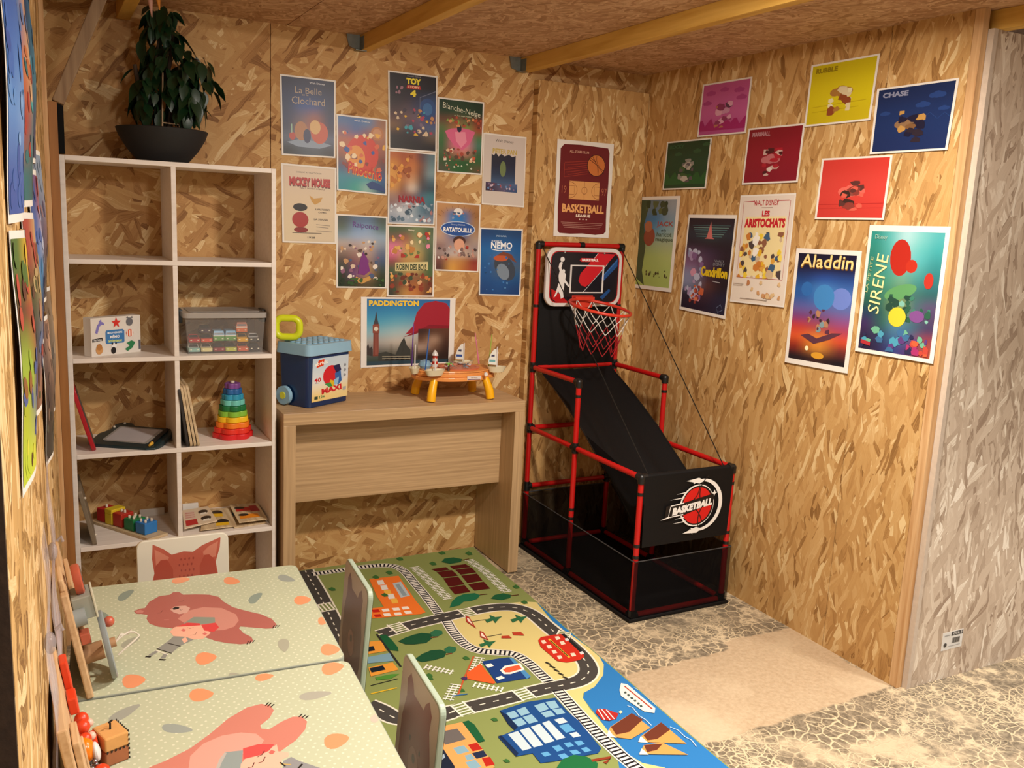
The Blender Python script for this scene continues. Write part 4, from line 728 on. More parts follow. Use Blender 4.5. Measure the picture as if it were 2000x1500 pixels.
RUG_ART=[
('poly','sea',0,[(-0.019,-0.648),(-0.023,-0.999),(-0.021,-1.359),(-0.019,-1.567),(-0.011,-1.708),(-0.018,-1.908),(-0.054,-1.948),(-0.388,-1.804),(-0.276,-1.595),(-0.239,-1.358),(-0.059,-1.134),(-0.058,-0.999),(-0.05,-0.841)]),
('poly','sand',0,[(-0.064,-0.627),(-0.013,-0.651),(-0.029,-0.699),(-0.048,-0.812),(-0.047,-0.91),(-0.039,-0.979),(-0.03,-1.066),(-0.037,-1.143),(-0.053,-1.194),(-0.097,-1.257),(-0.165,-1.311),(-0.221,-1.331),(-0.239,-1.358),(-0.253,-1.422),(-0.264,-1.514),(-0.276,-1.595),(-0.283,-1.674),(-0.27,-1.728),(-0.223,-1.773),(-0.263,-1.826),(-0.312,-1.772),(-0.297,-1.669),(-0.289,-1.552),(-0.28,-1.416),(-0.282,-1.319),(-0.285,-1.25),(-0.294,-1.199),(-0.292,-1.128),(-0.295,-1.038),(-0.333,-0.986),(-0.402,-0.942),(-0.43,-0.891),(-0.431,-0.793),(-0.415,-0.681),(-0.34,-0.649),(-0.2,-0.608)]),
('road','',0.062,[(-0.785,0.03),(-0.8,-0.305),(-0.823,-0.589),(-0.851,-0.808)]),
('road','',0.062,[(-0.69,-0.689),(-0.565,-0.659),(-0.476,-0.65),(-0.391,-0.64),(-0.319,-0.634),(-0.232,-0.628),(-0.153,-0.643),(-0.107,-0.68),(-0.086,-0.75),(-0.089,-0.871),(-0.084,-0.996),(-0.09,-1.108),(-0.108,-1.185),(-0.14,-1.233),(-0.19,-1.26),(-0.249,-1.262),(-0.339,-1.258),(-0.451,-1.265),(-0.562,-1.267),(-0.636,-1.269),(-0.733,-1.267)]),
('road','',0.062,[(-0.661,-1.273),(-0.713,-1.279),(-0.782,-1.268),(-0.838,-1.235),(-0.853,-1.183),(-0.884,-1.132)]),
('cross','',0.05,[(-0.342,-0.636),(-0.294,-0.633)]),
('cross','',0.05,[(-0.427,-1.264),(-0.38,-1.261)]),
('cross','',0.05,[(-0.645,-1.271),(-0.601,-1.266)]),
('cross','',0.05,[(-0.636,-0.663),(-0.587,-0.656)]),
('cross','',0.05,[(-0.816,-0.36),(-0.811,-0.428)]),
('cross','',0.05,[(-0.089,-0.933),(-0.052,-0.966)]),
('rail','',0.034,[(-0.769,-0.056),(-0.687,-0.06),(-0.566,-0.053),(-0.461,-0.064),(-0.412,-0.098),(-0.397,-0.17),(-0.406,-0.297),(-0.41,-0.426),(-0.42,-0.544),(-0.425,-0.609)]),
('rail','',0.036,[(-0.423,-0.675),(-0.439,-0.782),(-0.44,-0.887),(-0.41,-0.946),(-0.344,-0.982),(-0.301,-1.012),(-0.289,-1.098),(-0.291,-1.171),(-0.29,-1.225)]),
('rail','',0.038,[(-0.291,-1.287),(-0.299,-1.398),(-0.306,-1.506),(-0.308,-1.6),(-0.306,-1.682),(-0.299,-1.753),(-0.296,-1.796)]),
('poly','f07a2e',0,[(-0.566,-0.193),(-0.44,-0.202),(-0.465,-0.467),(-0.468,-0.577),(-0.49,-0.587),(-0.675,-0.557),(-0.651,-0.469),(-0.601,-0.473),(-0.593,-0.37)]),
('poly','b9c4c8',0,[(-0.492,-0.272),(-0.453,-0.265),(-0.468,-0.411),(-0.509,-0.416)]),
('poly','8fa0a8',0,[(-0.486,-0.288),(-0.468,-0.283),(-0.478,-0.402),(-0.496,-0.405)]),
('poly','e8e4dc',0,[(-0.543,-0.219),(-0.516,-0.221),(-0.524,-0.268),(-0.551,-0.266)]),
('poly','e8e4dc',0,[(-0.546,-0.273),(-0.52,-0.275),(-0.528,-0.321),(-0.554,-0.319)]),
('poly','f2b84a',0,[(-0.549,-0.324),(-0.523,-0.326),(-0.531,-0.371),(-0.557,-0.369)]),
('poly','e8e4dc',0,[(-0.55,-0.368),(-0.524,-0.37),(-0.532,-0.414),(-0.558,-0.412)]),
('poly','f2b84a',0,[(-0.553,-0.414),(-0.527,-0.416),(-0.535,-0.459),(-0.56,-0.457)]),
('poly','c22018',0,[(-0.653,-0.483),(-0.627,-0.487),(-0.628,-0.513),(-0.655,-0.508)]),
('poly','f4ece0',0,[(-0.616,-0.49),(-0.59,-0.494),(-0.592,-0.52),(-0.618,-0.515)]),
('poly','f4ece0',0,[(-0.576,-0.495),(-0.549,-0.5),(-0.551,-0.526),(-0.577,-0.521)]),
('poly','f4ece0',0,[(-0.538,-0.498),(-0.512,-0.503),(-0.514,-0.528),(-0.541,-0.524)]),
('poly','c22018',0,[(-0.66,-0.526),(-0.635,-0.53),(-0.636,-0.555),(-0.661,-0.551)]),
('poly','f4ece0',0,[(-0.624,-0.53),(-0.599,-0.534),(-0.6,-0.56),(-0.626,-0.555)]),
('poly','f4ece0',0,[(-0.584,-0.539),(-0.558,-0.543),(-0.56,-0.568),(-0.586,-0.564)]),
('poly','f4ece0',0,[(-0.543,-0.54),(-0.517,-0.545),(-0.519,-0.57),(-0.545,-0.565)]),
('poly','571512',0,[(-0.285,-0.182),(-0.215,-0.185),(-0.212,-0.219),(-0.272,-0.218)]),
('poly','571512',0,[(-0.195,-0.179),(-0.121,-0.183),(-0.114,-0.223),(-0.194,-0.217)]),
('poly','571512',0,[(-0.274,-0.223),(-0.205,-0.225),(-0.205,-0.291),(-0.273,-0.288)]),
('poly','571512',0,[(-0.189,-0.226),(-0.113,-0.229),(-0.117,-0.286),(-0.189,-0.285)]),
('poly','571512',0,[(-0.275,-0.296),(-0.209,-0.3),(-0.217,-0.386),(-0.288,-0.384)]),
('poly','571512',0,[(-0.192,-0.296),(-0.119,-0.299),(-0.13,-0.377),(-0.2,-0.379)]),
('poly','571512',0,[(-0.29,-0.391),(-0.22,-0.393),(-0.226,-0.465),(-0.295,-0.463)]),
('poly','571512',0,[(-0.203,-0.391),(-0.13,-0.389),(-0.136,-0.464),(-0.206,-0.46)]),
('fence','f4f0e6',0.03,[(-0.343,-0.137),(-0.339,-0.314),(-0.338,-0.501)]),
('fence','f4f0e6',0.03,[(-0.086,-0.145),(-0.075,-0.301),(-0.088,-0.526)]),
('poly','1f5b38',0,[(-0.21,-0.122),(-0.182,-0.09),(-0.139,-0.091),(-0.11,-0.125),(-0.129,-0.152),(-0.182,-0.157)]),
('line','5a2b1a',0.006,[(-0.122,-0.136),(-0.08,-0.132)]),
('poly','1f6a48',0,[(-0.366,-0.573),(-0.335,-0.525),(-0.301,-0.492),(-0.261,-0.476),(-0.216,-0.482),(-0.203,-0.509),(-0.228,-0.536),(-0.26,-0.547),(-0.291,-0.542),(-0.322,-0.568)]),
('line','5a2b1a',0.006,[(-0.204,-0.506),(-0.172,-0.51)]),
('poly','1f5b38',0,[(-0.178,-0.555),(-0.147,-0.528),(-0.109,-0.526),(-0.084,-0.552),(-0.101,-0.577),(-0.144,-0.584)]),
('line','5a2b1a',0.006,[(-0.09,-0.558),(-0.055,-0.563)]),
('poly','1c4f33',0,[(-0.65,-0.768),(-0.616,-0.75),(-0.577,-0.739),(-0.547,-0.736),(-0.519,-0.756),(-0.528,-0.791),(-0.561,-0.816),(-0.605,-0.811),(-0.634,-0.799)]),
('poly','2f6b4a',0,[(-0.516,-0.744),(-0.491,-0.731),(-0.472,-0.749),(-0.479,-0.772),(-0.508,-0.787),(-0.524,-0.774)]),
('poly','1c4f33',0,[(-0.645,-0.915),(-0.607,-0.889),(-0.568,-0.875),(-0.536,-0.882),(-0.521,-0.906),(-0.543,-0.938),(-0.585,-0.945),(-0.628,-0.942)]),
('poly','2f6b4a',0,[(-0.521,-0.884),(-0.497,-0.869),(-0.478,-0.887),(-0.485,-0.909),(-0.509,-0.925),(-0.526,-0.91)]),
('line','8c3a22',0.006,[(-0.531,-0.784),(-0.506,-0.788)]),
('line','8c3a22',0.006,[(-0.531,-0.923),(-0.508,-0.923)]),
('poly','1c5a35',0,[(-0.695,-0.699),(-0.673,-0.701),(-0.667,-0.748),(-0.667,-0.811),(-0.674,-0.838),(-0.694,-0.824),(-0.711,-0.793),(-0.705,-0.746)]),
('poly','1c5a35',0,[(-0.655,-1.339),(-0.634,-1.337),(-0.627,-1.365),(-0.632,-1.428),(-0.635,-1.456),(-0.655,-1.456),(-0.673,-1.411),(-0.666,-1.37)]),
('poly','3c6b35',0,[(-0.18,-0.012),(-0.157,0.003),(-0.15,-0.015),(-0.155,-0.041),(-0.176,-0.041)]),
('poly','3c6b35',0,[(-0.068,-0.062),(-0.044,-0.046),(-0.038,-0.065),(-0.044,-0.091),(-0.065,-0.091)]),
('poly','3c6b35',0,[(-0.383,-0.015),(-0.362,0),(-0.354,-0.018),(-0.358,-0.043),(-0.378,-0.043)]),
('poly','3c6b35',0,[(-0.267,-0.119),(-0.246,-0.104),(-0.239,-0.122),(-0.243,-0.147),(-0.263,-0.146)]),
('poly','3c6b35',0,[(-0.479,-0.148),(-0.459,-0.134),(-0.452,-0.152),(-0.455,-0.175),(-0.473,-0.175)]),
('poly','3c6b35',0,[(-0.548,-0.175),(-0.528,-0.161),(-0.521,-0.178),(-0.524,-0.201),(-0.542,-0.201)]),
('poly','3c6b35',0,[(-0.004,-0.204),(0.019,-0.19),(0.025,-0.208),(0.019,-0.232),(-0.002,-0.232)]),
('poly','3c6b35',0,[(-0.041,-0.479),(-0.019,-0.467),(-0.013,-0.483),(-0.019,-0.504),(-0.038,-0.503)]),
('poly','3c6b35',0,[(-0.081,-0.629),(-0.06,-0.618),(-0.055,-0.633),(-0.06,-0.652),(-0.078,-0.651)]),
('poly','3c6b35',0,[(-0.489,-0.967),(-0.473,-0.959),(-0.467,-0.971),(-0.469,-0.986),(-0.485,-0.985)]),
('poly','3c6b35',0,[(-0.651,-1.03),(-0.636,-1.023),(-0.63,-1.034),(-0.632,-1.049),(-0.646,-1.047)]),
('poly','3c6b35',0,[(-0.656,-1.049),(-0.642,-1.043),(-0.636,-1.054),(-0.637,-1.068),(-0.651,-1.066)]),
('poly','3c6b35',0,[(-0.569,-1.357),(-0.555,-1.352),(-0.55,-1.362),(-0.552,-1.374),(-0.565,-1.372)]),
('poly','3c6b35',0,[(-0.631,-1.563),(-0.619,-1.559),(-0.614,-1.567),(-0.615,-1.578),(-0.627,-1.576)]),
('poly','3c6b35',0,[(-0.592,-1.16),(-0.577,-1.154),(-0.571,-1.164),(-0.573,-1.178),(-0.587,-1.176)]),
('poly','3c6b35',0,[(-0.75,-0.23),(-0.733,-0.218),(-0.725,-0.234),(-0.726,-0.256),(-0.743,-0.255)]),
('poly','3c6b35',0,[(-0.668,-0.229),(-0.65,-0.216),(-0.643,-0.233),(-0.645,-0.255),(-0.662,-0.255)]),
('poly','3c6b35',0,[(-0.573,-0.362),(-0.555,-0.35),(-0.548,-0.366),(-0.55,-0.387),(-0.568,-0.386)]),
('poly','e59a3a',0,[(-0.761,-0.729),(-0.703,-0.74),(-0.713,-0.822),(-0.791,-0.82)]),
('poly','16222b',0,[(-0.771,-0.768),(-0.743,-0.77),(-0.748,-0.804),(-0.78,-0.803)]),
('poly','7ba0b0',0,[(-0.8,-0.84),(-0.708,-0.84),(-0.713,-0.899),(-0.811,-0.881)]),
('line','2b2b2b',0.007,[(-0.702,-0.686),(-0.706,-0.947)]),
('poly','e59a3a',0,[(-0.808,-0.911),(-0.721,-0.907),(-0.72,-0.963),(-0.82,-0.971)]),
('poly','16222b',0,[(-0.807,-0.917),(-0.759,-0.916),(-0.76,-0.947),(-0.81,-0.948)]),
('poly','4f8a34',0,[(-0.808,-0.982),(-0.751,-0.983),(-0.728,-0.991),(-0.766,-1.01),(-0.81,-1.002)]),
('line','e0b52c',0.006,[(-0.855,-1.076),(-0.766,-1.072)]),
('line','222222',0.004,[(-0.839,-1.027),(-0.744,-1.019)]),
('line','c45a34',0.006,[(-0.447,-0.972),(-0.543,-1.102),(-0.604,-1.19)]),
('fence','f4f0e6',0.022,[(-0.629,-0.978),(-0.557,-1.052)]),
('fence','f4f0e6',0.024,[(-0.432,-0.99),(-0.492,-1.068)]),
('fence','f4f0e6',0.022,[(-0.527,-1.15),(-0.454,-1.217)]),
('fence','f4f0e6',0.024,[(-0.584,-1.127),(-0.647,-1.207)]),
('poly','e8602c',0,[(-0.517,-1.069),(-0.448,-1.029),(-0.457,-1.164),(-0.466,-1.17),(-0.535,-1.107)]),
('poly','1f3f7c',0,[(-0.437,-1.017),(-0.374,-1.019),(-0.337,-1.026),(-0.337,-1.181),(-0.455,-1.17)]),
('poly','4d8cc0',0,[(-0.337,-1.026),(-0.326,-1.039),(-0.33,-1.173),(-0.35,-1.183)]),
('poly','f4f0e6',0,[(-0.407,-1.097),(-0.379,-1.075),(-0.319,-1.077),(-0.327,-1.124),(-0.386,-1.133),(-0.407,-1.125)]),
('poly','e8603c',0,[(-0.396,-1.096),(-0.377,-1.087),(-0.33,-1.087),(-0.334,-1.116),(-0.383,-1.122),(-0.397,-1.116)]),
('poly','f4f0e6',0,[(-0.438,-1.043),(-0.414,-1.041),(-0.413,-1.061),(-0.437,-1.066)]),
('poly','f4f0e6',0,[(-0.444,-1.137),(-0.419,-1.131),(-0.415,-1.149),(-0.441,-1.154)]),
('poly','4a2f5c',0,[(-0.55,-1.093),(-0.537,-1.088),(-0.529,-1.1),(-0.538,-1.114),(-0.55,-1.111)]),
('line','3a6fa0',0.006,[(-0.623,-1.187),(-0.572,-1.195)]),
('poly','b03c2c',0,[(-0.339,-0.664),(-0.331,-0.681),(-0.347,-0.779),(-0.358,-0.713)]),
('poly','f4e0d0',0,[(-0.342,-0.684),(-0.338,-0.693),(-0.346,-0.748),(-0.35,-0.709)]),
('line','333333',0.003,[(-0.342,-0.719),(-0.278,-0.723)]),
('poly','b03c2c',0,[(-0.343,-0.8),(-0.335,-0.817),(-0.346,-0.884),(-0.363,-0.847)]),
('poly','f4e0d0',0,[(-0.345,-0.815),(-0.342,-0.824),(-0.348,-0.866),(-0.356,-0.843)]),
('line','333333',0.003,[(-0.341,-0.854),(-0.28,-0.855)]),
('poly','2f6b46',0,[(-0.285,-0.724),(-0.258,-0.72),(-0.25,-0.691),(-0.238,-0.718),(-0.21,-0.721),(-0.235,-0.739),(-0.261,-0.765),(-0.257,-0.739),(-0.288,-0.75)]),
('poly','2f6b46',0,[(-0.193,-0.757),(-0.165,-0.754),(-0.156,-0.724),(-0.145,-0.752),(-0.117,-0.755),(-0.143,-0.773),(-0.169,-0.799),(-0.165,-0.772),(-0.197,-0.784)]),
('poly','2f6b46',0,[(-0.392,-0.897),(-0.367,-0.894),(-0.36,-0.868),(-0.348,-0.893),(-0.322,-0.896),(-0.345,-0.912),(-0.368,-0.935),(-0.366,-0.911),(-0.394,-0.921)]),
('poly','b8402a',0,[(-0.287,-0.869),(-0.26,-0.876),(-0.26,-0.899),(-0.295,-0.885)]),
('poly','b8402a',0,[(-0.237,-0.856),(-0.205,-0.866),(-0.206,-0.897),(-0.243,-0.88)]),
('line','33302a',0.008,[(-0.234,-1.104),(-0.226,-1.126)]),
('line','33302a',0.008,[(-0.233,-1.132),(-0.225,-1.154)]),
('line','33302a',0.008,[(-0.232,-1.16),(-0.224,-1.181)]),
('line','33302a',0.008,[(-0.231,-1.187),(-0.223,-1.208)]),
('line','33302a',0.008,[(-0.23,-1.214),(-0.222,-1.235)]),
('poly','c9301f',0,[(-0.179,-0.951),(-0.157,-0.931),(-0.102,-0.932),(-0.065,-0.94),(-0.078,-1.1),(-0.089,-1.122),(-0.115,-1.137),(-0.167,-1.135),(-0.193,-1.112),(-0.195,-0.999)]),
('line','222222',0.014,[(-0.068,-0.938),(-0.078,-1.1)]),
('poly','d8d8d8',0,[(-0.082,-0.975),(-0.068,-0.974),(-0.072,-0.993),(-0.088,-0.996)]),
('poly','d8d8d8',0,[(-0.087,-1.086),(-0.072,-1.084),(-0.076,-1.103),(-0.092,-1.105)]),
('poly','ecd9c0',0,[(-0.171,-0.956),(-0.156,-0.957),(-0.16,-0.98),(-0.177,-0.982)]),
('poly','ecd9c0',0,[(-0.171,-0.998),(-0.155,-0.999),(-0.16,-1.021),(-0.177,-1.023)]),
('poly','ecd9c0',0,[(-0.173,-1.038),(-0.158,-1.039),(-0.162,-1.061),(-0.179,-1.062)]),
('poly','ecd9c0',0,[(-0.176,-1.08),(-0.16,-1.081),(-0.165,-1.103),(-0.181,-1.104)]),
('poly','ecd9c0',0,[(-0.108,-0.948),(-0.092,-0.949),(-0.097,-0.972),(-0.115,-0.974)]),
('poly','ecd9c0',0,[(-0.111,-0.989),(-0.095,-0.99),(-0.1,-1.013),(-0.118,-1.014)]),
('poly','ecd9c0',0,[(-0.122,-1.082),(-0.106,-1.083),(-0.111,-1.105),(-0.128,-1.106)]),
('line','e8c83a',0.008,[(-0.137,-0.956),(-0.14,-1.107)]),
('line','222222',0.0045,[(-0.138,-0.967),(-0.14,-1.099)]),
('poly','1d4a86',0,[(-0.522,-1.325),(-0.423,-1.312),(-0.322,-1.324),(-0.328,-1.417),(-0.324,-1.469),(-0.34,-1.623),(-0.362,-1.64),(-0.5,-1.625),(-0.539,-1.617),(-0.537,-1.566),(-0.588,-1.561),(-0.591,-1.453),(-0.53,-1.441),(-0.528,-1.393)]),
('poly','16294a',0,[(-0.522,-1.325),(-0.511,-1.36),(-0.513,-1.429),(-0.53,-1.441),(-0.532,-1.401)]),
('poly','16294a',0,[(-0.589,-1.449),(-0.578,-1.449),(-0.574,-1.55),(-0.588,-1.563)]),
('poly','8fb9cc',0,[(-0.51,-1.346),(-0.48,-1.343),(-0.481,-1.378),(-0.511,-1.38)]),
('poly','8fb9cc',0,[(-0.473,-1.342),(-0.438,-1.335),(-0.442,-1.374),(-0.474,-1.378)]),
('poly','8fb9cc',0,[(-0.512,-1.39),(-0.479,-1.386),(-0.479,-1.423),(-0.51,-1.428)]),
('poly','8fb9cc',0,[(-0.473,-1.385),(-0.44,-1.382),(-0.441,-1.425),(-0.473,-1.426)]),
('poly','8fb9cc',0,[(-0.409,-1.341),(-0.371,-1.336),(-0.375,-1.376),(-0.411,-1.382)]),
('poly','8fb9cc',0,[(-0.365,-1.336),(-0.333,-1.339),(-0.34,-1.381),(-0.37,-1.379)]),
('poly','8fb9cc',0,[(-0.411,-1.387),(-0.375,-1.385),(-0.376,-1.417),(-0.409,-1.415)]),
('poly','8fb9cc',0,[(-0.367,-1.382),(-0.337,-1.387),(-0.34,-1.417),(-0.368,-1.415)]),
('poly','c4d4da',0,[(-0.558,-1.452),(-0.523,-1.448),(-0.527,-1.543),(-0.557,-1.544)]),
('poly','c4d4da',0,[(-0.516,-1.447),(-0.483,-1.443),(-0.489,-1.542),(-0.52,-1.542)]),
('poly','c4d4da',0,[(-0.476,-1.443),(-0.443,-1.439),(-0.447,-1.537),(-0.48,-1.538)]),
('poly','c4d4da',0,[(-0.434,-1.438),(-0.408,-1.434),(-0.409,-1.534),(-0.439,-1.535)]),
('poly','c4d4da',0,[(-0.392,-1.436),(-0.36,-1.436),(-0.359,-1.464),(-0.388,-1.464)]),
('poly','c4d4da',0,[(-0.387,-1.52),(-0.362,-1.521),(-0.362,-1.545),(-0.387,-1.544)]),
('poly','5fa2cf',0,[(-0.395,-1.471),(-0.362,-1.471),(-0.362,-1.512),(-0.394,-1.513)]),
('poly','5fa2cf',0,[(-0.515,-1.575),(-0.494,-1.575),(-0.491,-1.594),(-0.513,-1.595)]),
('poly','5fa2cf',0,[(-0.469,-1.559),(-0.446,-1.56),(-0.445,-1.586),(-0.468,-1.587)]),
('poly','5fa2cf',0,[(-0.429,-1.558),(-0.408,-1.56),(-0.407,-1.581),(-0.429,-1.581)]),
('poly','5fa2cf',0,[(-0.396,-1.563),(-0.374,-1.565),(-0.373,-1.586),(-0.396,-1.586)]),
('poly','5fa2cf',0,[(-0.474,-1.602),(-0.452,-1.602),(-0.449,-1.625),(-0.473,-1.624)]),
('poly','5fa2cf',0,[(-0.433,-1.597),(-0.412,-1.6),(-0.408,-1.621),(-0.432,-1.619)]),
('poly','5fa2cf',0,[(-0.396,-1.601),(-0.377,-1.6),(-0.373,-1.622),(-0.395,-1.622)]),
('poly','1f6a3c',0,[(-0.506,-1.652),(-0.475,-1.627),(-0.432,-1.619),(-0.402,-1.641),(-0.389,-1.681),(-0.422,-1.725),(-0.53,-1.695)]),
('line','8c3a22',0.012,[(-0.399,-1.664),(-0.339,-1.672),(-0.371,-1.689)]),
('poly','e9a15c',0,[(-0.73,-1.337),(-0.656,-1.339),(-0.661,-1.53),(-0.666,-1.583),(-0.737,-1.606),(-0.786,-1.552),(-0.776,-1.428)]),
('poly','6b6460',0,[(-0.74,-1.361),(-0.684,-1.366),(-0.683,-1.427),(-0.751,-1.43)]),
('poly','b5281c',0,[(-0.69,-1.456),(-0.661,-1.455),(-0.66,-1.491),(-0.691,-1.491)]),
('poly','b5281c',0,[(-0.681,-1.53),(-0.657,-1.534),(-0.661,-1.573),(-0.688,-1.571)]),
('poly','232c47',0,[(-0.697,-1.498),(-0.66,-1.497),(-0.662,-1.528),(-0.696,-1.528)]),
('poly','86aab8',0,[(-0.736,-1.453),(-0.702,-1.453),(-0.7,-1.487),(-0.736,-1.488)]),
('poly','86aab8',0,[(-0.721,-1.5),(-0.7,-1.5),(-0.7,-1.526),(-0.724,-1.524)]),
('poly','86aab8',0,[(-0.732,-1.53),(-0.701,-1.53),(-0.699,-1.569),(-0.733,-1.566)]),
('poly','1d2436',0,[(-0.783,-1.439),(-0.763,-1.445),(-0.767,-1.536),(-0.788,-1.583),(-0.836,-1.531)]),
('poly','9fb0bd',0,[(-0.796,-1.481),(-0.771,-1.47),(-0.774,-1.486),(-0.799,-1.501)]),
('poly','f0ead8',0,[(-0.103,-1.365),(-0.072,-1.328),(-0.057,-1.344),(-0.06,-1.503),(-0.08,-1.526),(-0.105,-1.505),(-0.119,-1.398)]),
('line','b04030',0.006,[(-0.073,-1.349),(-0.072,-1.503)]),
('poly','40504a',0,[(-0.097,-1.379),(-0.088,-1.379),(-0.091,-1.39),(-0.1,-1.391)]),
('poly','40504a',0,[(-0.097,-1.398),(-0.088,-1.398),(-0.091,-1.409),(-0.1,-1.41)]),
('poly','40504a',0,[(-0.098,-1.417),(-0.089,-1.418),(-0.091,-1.429),(-0.101,-1.429)]),
('poly','40504a',0,[(-0.097,-1.435),(-0.088,-1.436),(-0.091,-1.446),(-0.1,-1.447)]),
('poly','40504a',0,[(-0.097,-1.453),(-0.088,-1.453),(-0.091,-1.464),(-0.1,-1.464)]),
('poly','40504a',0,[(-0.098,-1.469),(-0.089,-1.47),(-0.092,-1.48),(-0.101,-1.481)]),
('poly','b02c28',0,[(-0.25,-1.45),(-0.233,-1.434),(-0.212,-1.443),(-0.187,-1.484),(-0.211,-1.507),(-0.236,-1.508),(-0.254,-1.494)]),
('line','f0e8e0',0.0035,[(-0.233,-1.438),(-0.247,-1.497)]),
('line','f0e8e0',0.0035,[(-0.222,-1.44),(-0.232,-1.506)]),
('line','f0e8e0',0.0035,[(-0.21,-1.45),(-0.217,-1.506)]),
('poly','f0e0b0',0,[(-0.183,-1.478),(-0.169,-1.471),(-0.171,-1.483),(-0.181,-1.487)]),
('poly','d99b55',0,[(-0.292,-1.575),(-0.253,-1.538),(-0.147,-1.498),(-0.142,-1.59),(-0.233,-1.618)]),
('poly','6a3524',0,[(-0.251,-1.539),(-0.147,-1.498),(-0.136,-1.543),(-0.215,-1.584),(-0.261,-1.581)]),
('poly','f2ece0',0,[(-0.294,-1.579),(-0.265,-1.548),(-0.271,-1.579),(-0.267,-1.595)]),
('poly','d99b55',0,[(-0.22,-1.638),(-0.189,-1.614),(-0.093,-1.578),(-0.093,-1.703)]),
('poly','6a3524',0,[(-0.186,-1.615),(-0.093,-1.578),(-0.091,-1.622),(-0.16,-1.649),(-0.191,-1.643)]),
('poly','f2ece0',0,[(-0.221,-1.639),(-0.196,-1.616),(-0.196,-1.641),(-0.197,-1.655)]),
('poly','d99b55',0,[(-0.255,-1.691),(-0.215,-1.659),(-0.157,-1.669),(-0.124,-1.751)]),
('poly','6a3524',0,[(-0.215,-1.659),(-0.159,-1.675),(-0.194,-1.695),(-0.228,-1.693)]),
('poly','f2ece0',0,[(-0.256,-1.693),(-0.232,-1.671),(-0.23,-1.693),(-0.231,-1.705)]),
('line','cfe4ee',0.003,[(-0.134,-1.456),(-0.125,-1.471),(-0.134,-1.519),(-0.129,-1.546),(-0.131,-1.58)]),
('line','cfe4ee',0.003,[(-0.083,-1.61),(-0.071,-1.635),(-0.074,-1.672),(-0.067,-1.694),(-0.075,-1.727)]),
('line','cfe4ee',0.003,[(-0.049,-1.37),(-0.033,-1.394),(-0.044,-1.445),(-0.046,-1.493)]),
]

# ------------------------------------------------------------------ play rug
RX, RY = 1.715, -.012
def redge(y): return -.0009 + .0272 * y + .004 * math.sin(9 * y + .6) * (1 if y > -.5 else .4)
def rl(x, y): return -.905 + .0272 * y + .003 * math.sin(6 * y)
rg = MB(); a = None
ny = 60; ylast = -2.35
def rz_(x, y): return .0045
rv = []
for j in range(ny + 1):
    y = ylast * j / ny
    for i in range(21):
        u = i / 20; x = rl(0, y) * (1 - u) + redge(y) * u; rv.append((x, y, rz_(x, y)))
rg.add(rv, [(j * 21 + i, (j + 1) * 21 + i, (j + 1) * 21 + i + 1, j * 21 + i + 1) for j in range(ny) for i in range(20)], 'green')
rg.add([(x, y, .0008) for x, y, z in rv], [(j * 21 + i, j * 21 + i + 1, (j + 1) * 21 + i + 1, (j + 1) * 21 + i) for j in range(ny) for i in range(20)], '6a6a60')
for ring in ([j * 21 for j in range(ny + 1)], [j * 21 + 20 for j in range(ny + 1)], list(range(21)), [ny * 21 + i for i in range(21)]):
    vs = [rv[k] for k in ring] + [(rv[k][0], rv[k][1], .0008) for k in ring]; n_ = len(ring); rg.add(vs, [(i, i + 1, n_ + i + 1, n_ + i) for i in range(n_ - 1)], 'd8d2c0')
def rmap(u, v, w):
    v = min(max(v, ylast + .004), -.004); u = max(min(u, redge(v) - .004), rl(0, v) + .004)
    return (u, v, rz_(u, v) + .00005 + w)
ra = Art(rg, rmap, .000005, 0)
def dens(pts, d=.04, closed=False):
    out = []; n_ = len(pts)
    for i in range(n_ if closed else n_ - 1):
        p, q = Vector(pts[i]), Vector(pts[(i + 1) % n_]); k = max(1, int((q - p).length / d)); out += [tuple(p.lerp(q, j / k)) for j in range(k)]
    if not closed: out.append(pts[-1])
    return out
def smooth2(pts, it=2):
    for _ in range(it):
        out = [pts[0]]
        for i in range(len(pts) - 1):
            p, q = Vector(pts[i]), Vector(pts[i + 1]); out += [tuple(p.lerp(q, .25)), tuple(p.lerp(q, .75))]
        pts = out + [pts[-1]]
    return pts
def walk(pts, step):
    """points and directions at equal steps along a polyline"""
    out = []; acc = 0; 
    for i in range(len(pts) - 1):
        p, q = Vector(pts[i]), Vector(pts[i + 1]); L_ = (q - p).length; d = (q - p) / max(L_, 1e-9); t_ = (step - acc) if acc else 0
        while t_ < L_: out.append((p + d * t_, d)); t_ += step
        acc = L_ - (t_ - step)
    return out
def bar(c, d, ln, w, col):
    n_ = Vector((-d.y, d.x)); ra.poly([tuple(c + n_ * ln / 2 + d * w / 2), tuple(c - n_ * ln / 2 + d * w / 2), tuple(c - n_ * ln / 2 - d * w / 2), tuple(c + n_ * ln / 2 - d * w / 2)], col)
roads = [(smooth2(p), w) for k, c, w, p in RUG_ART if k == 'road']
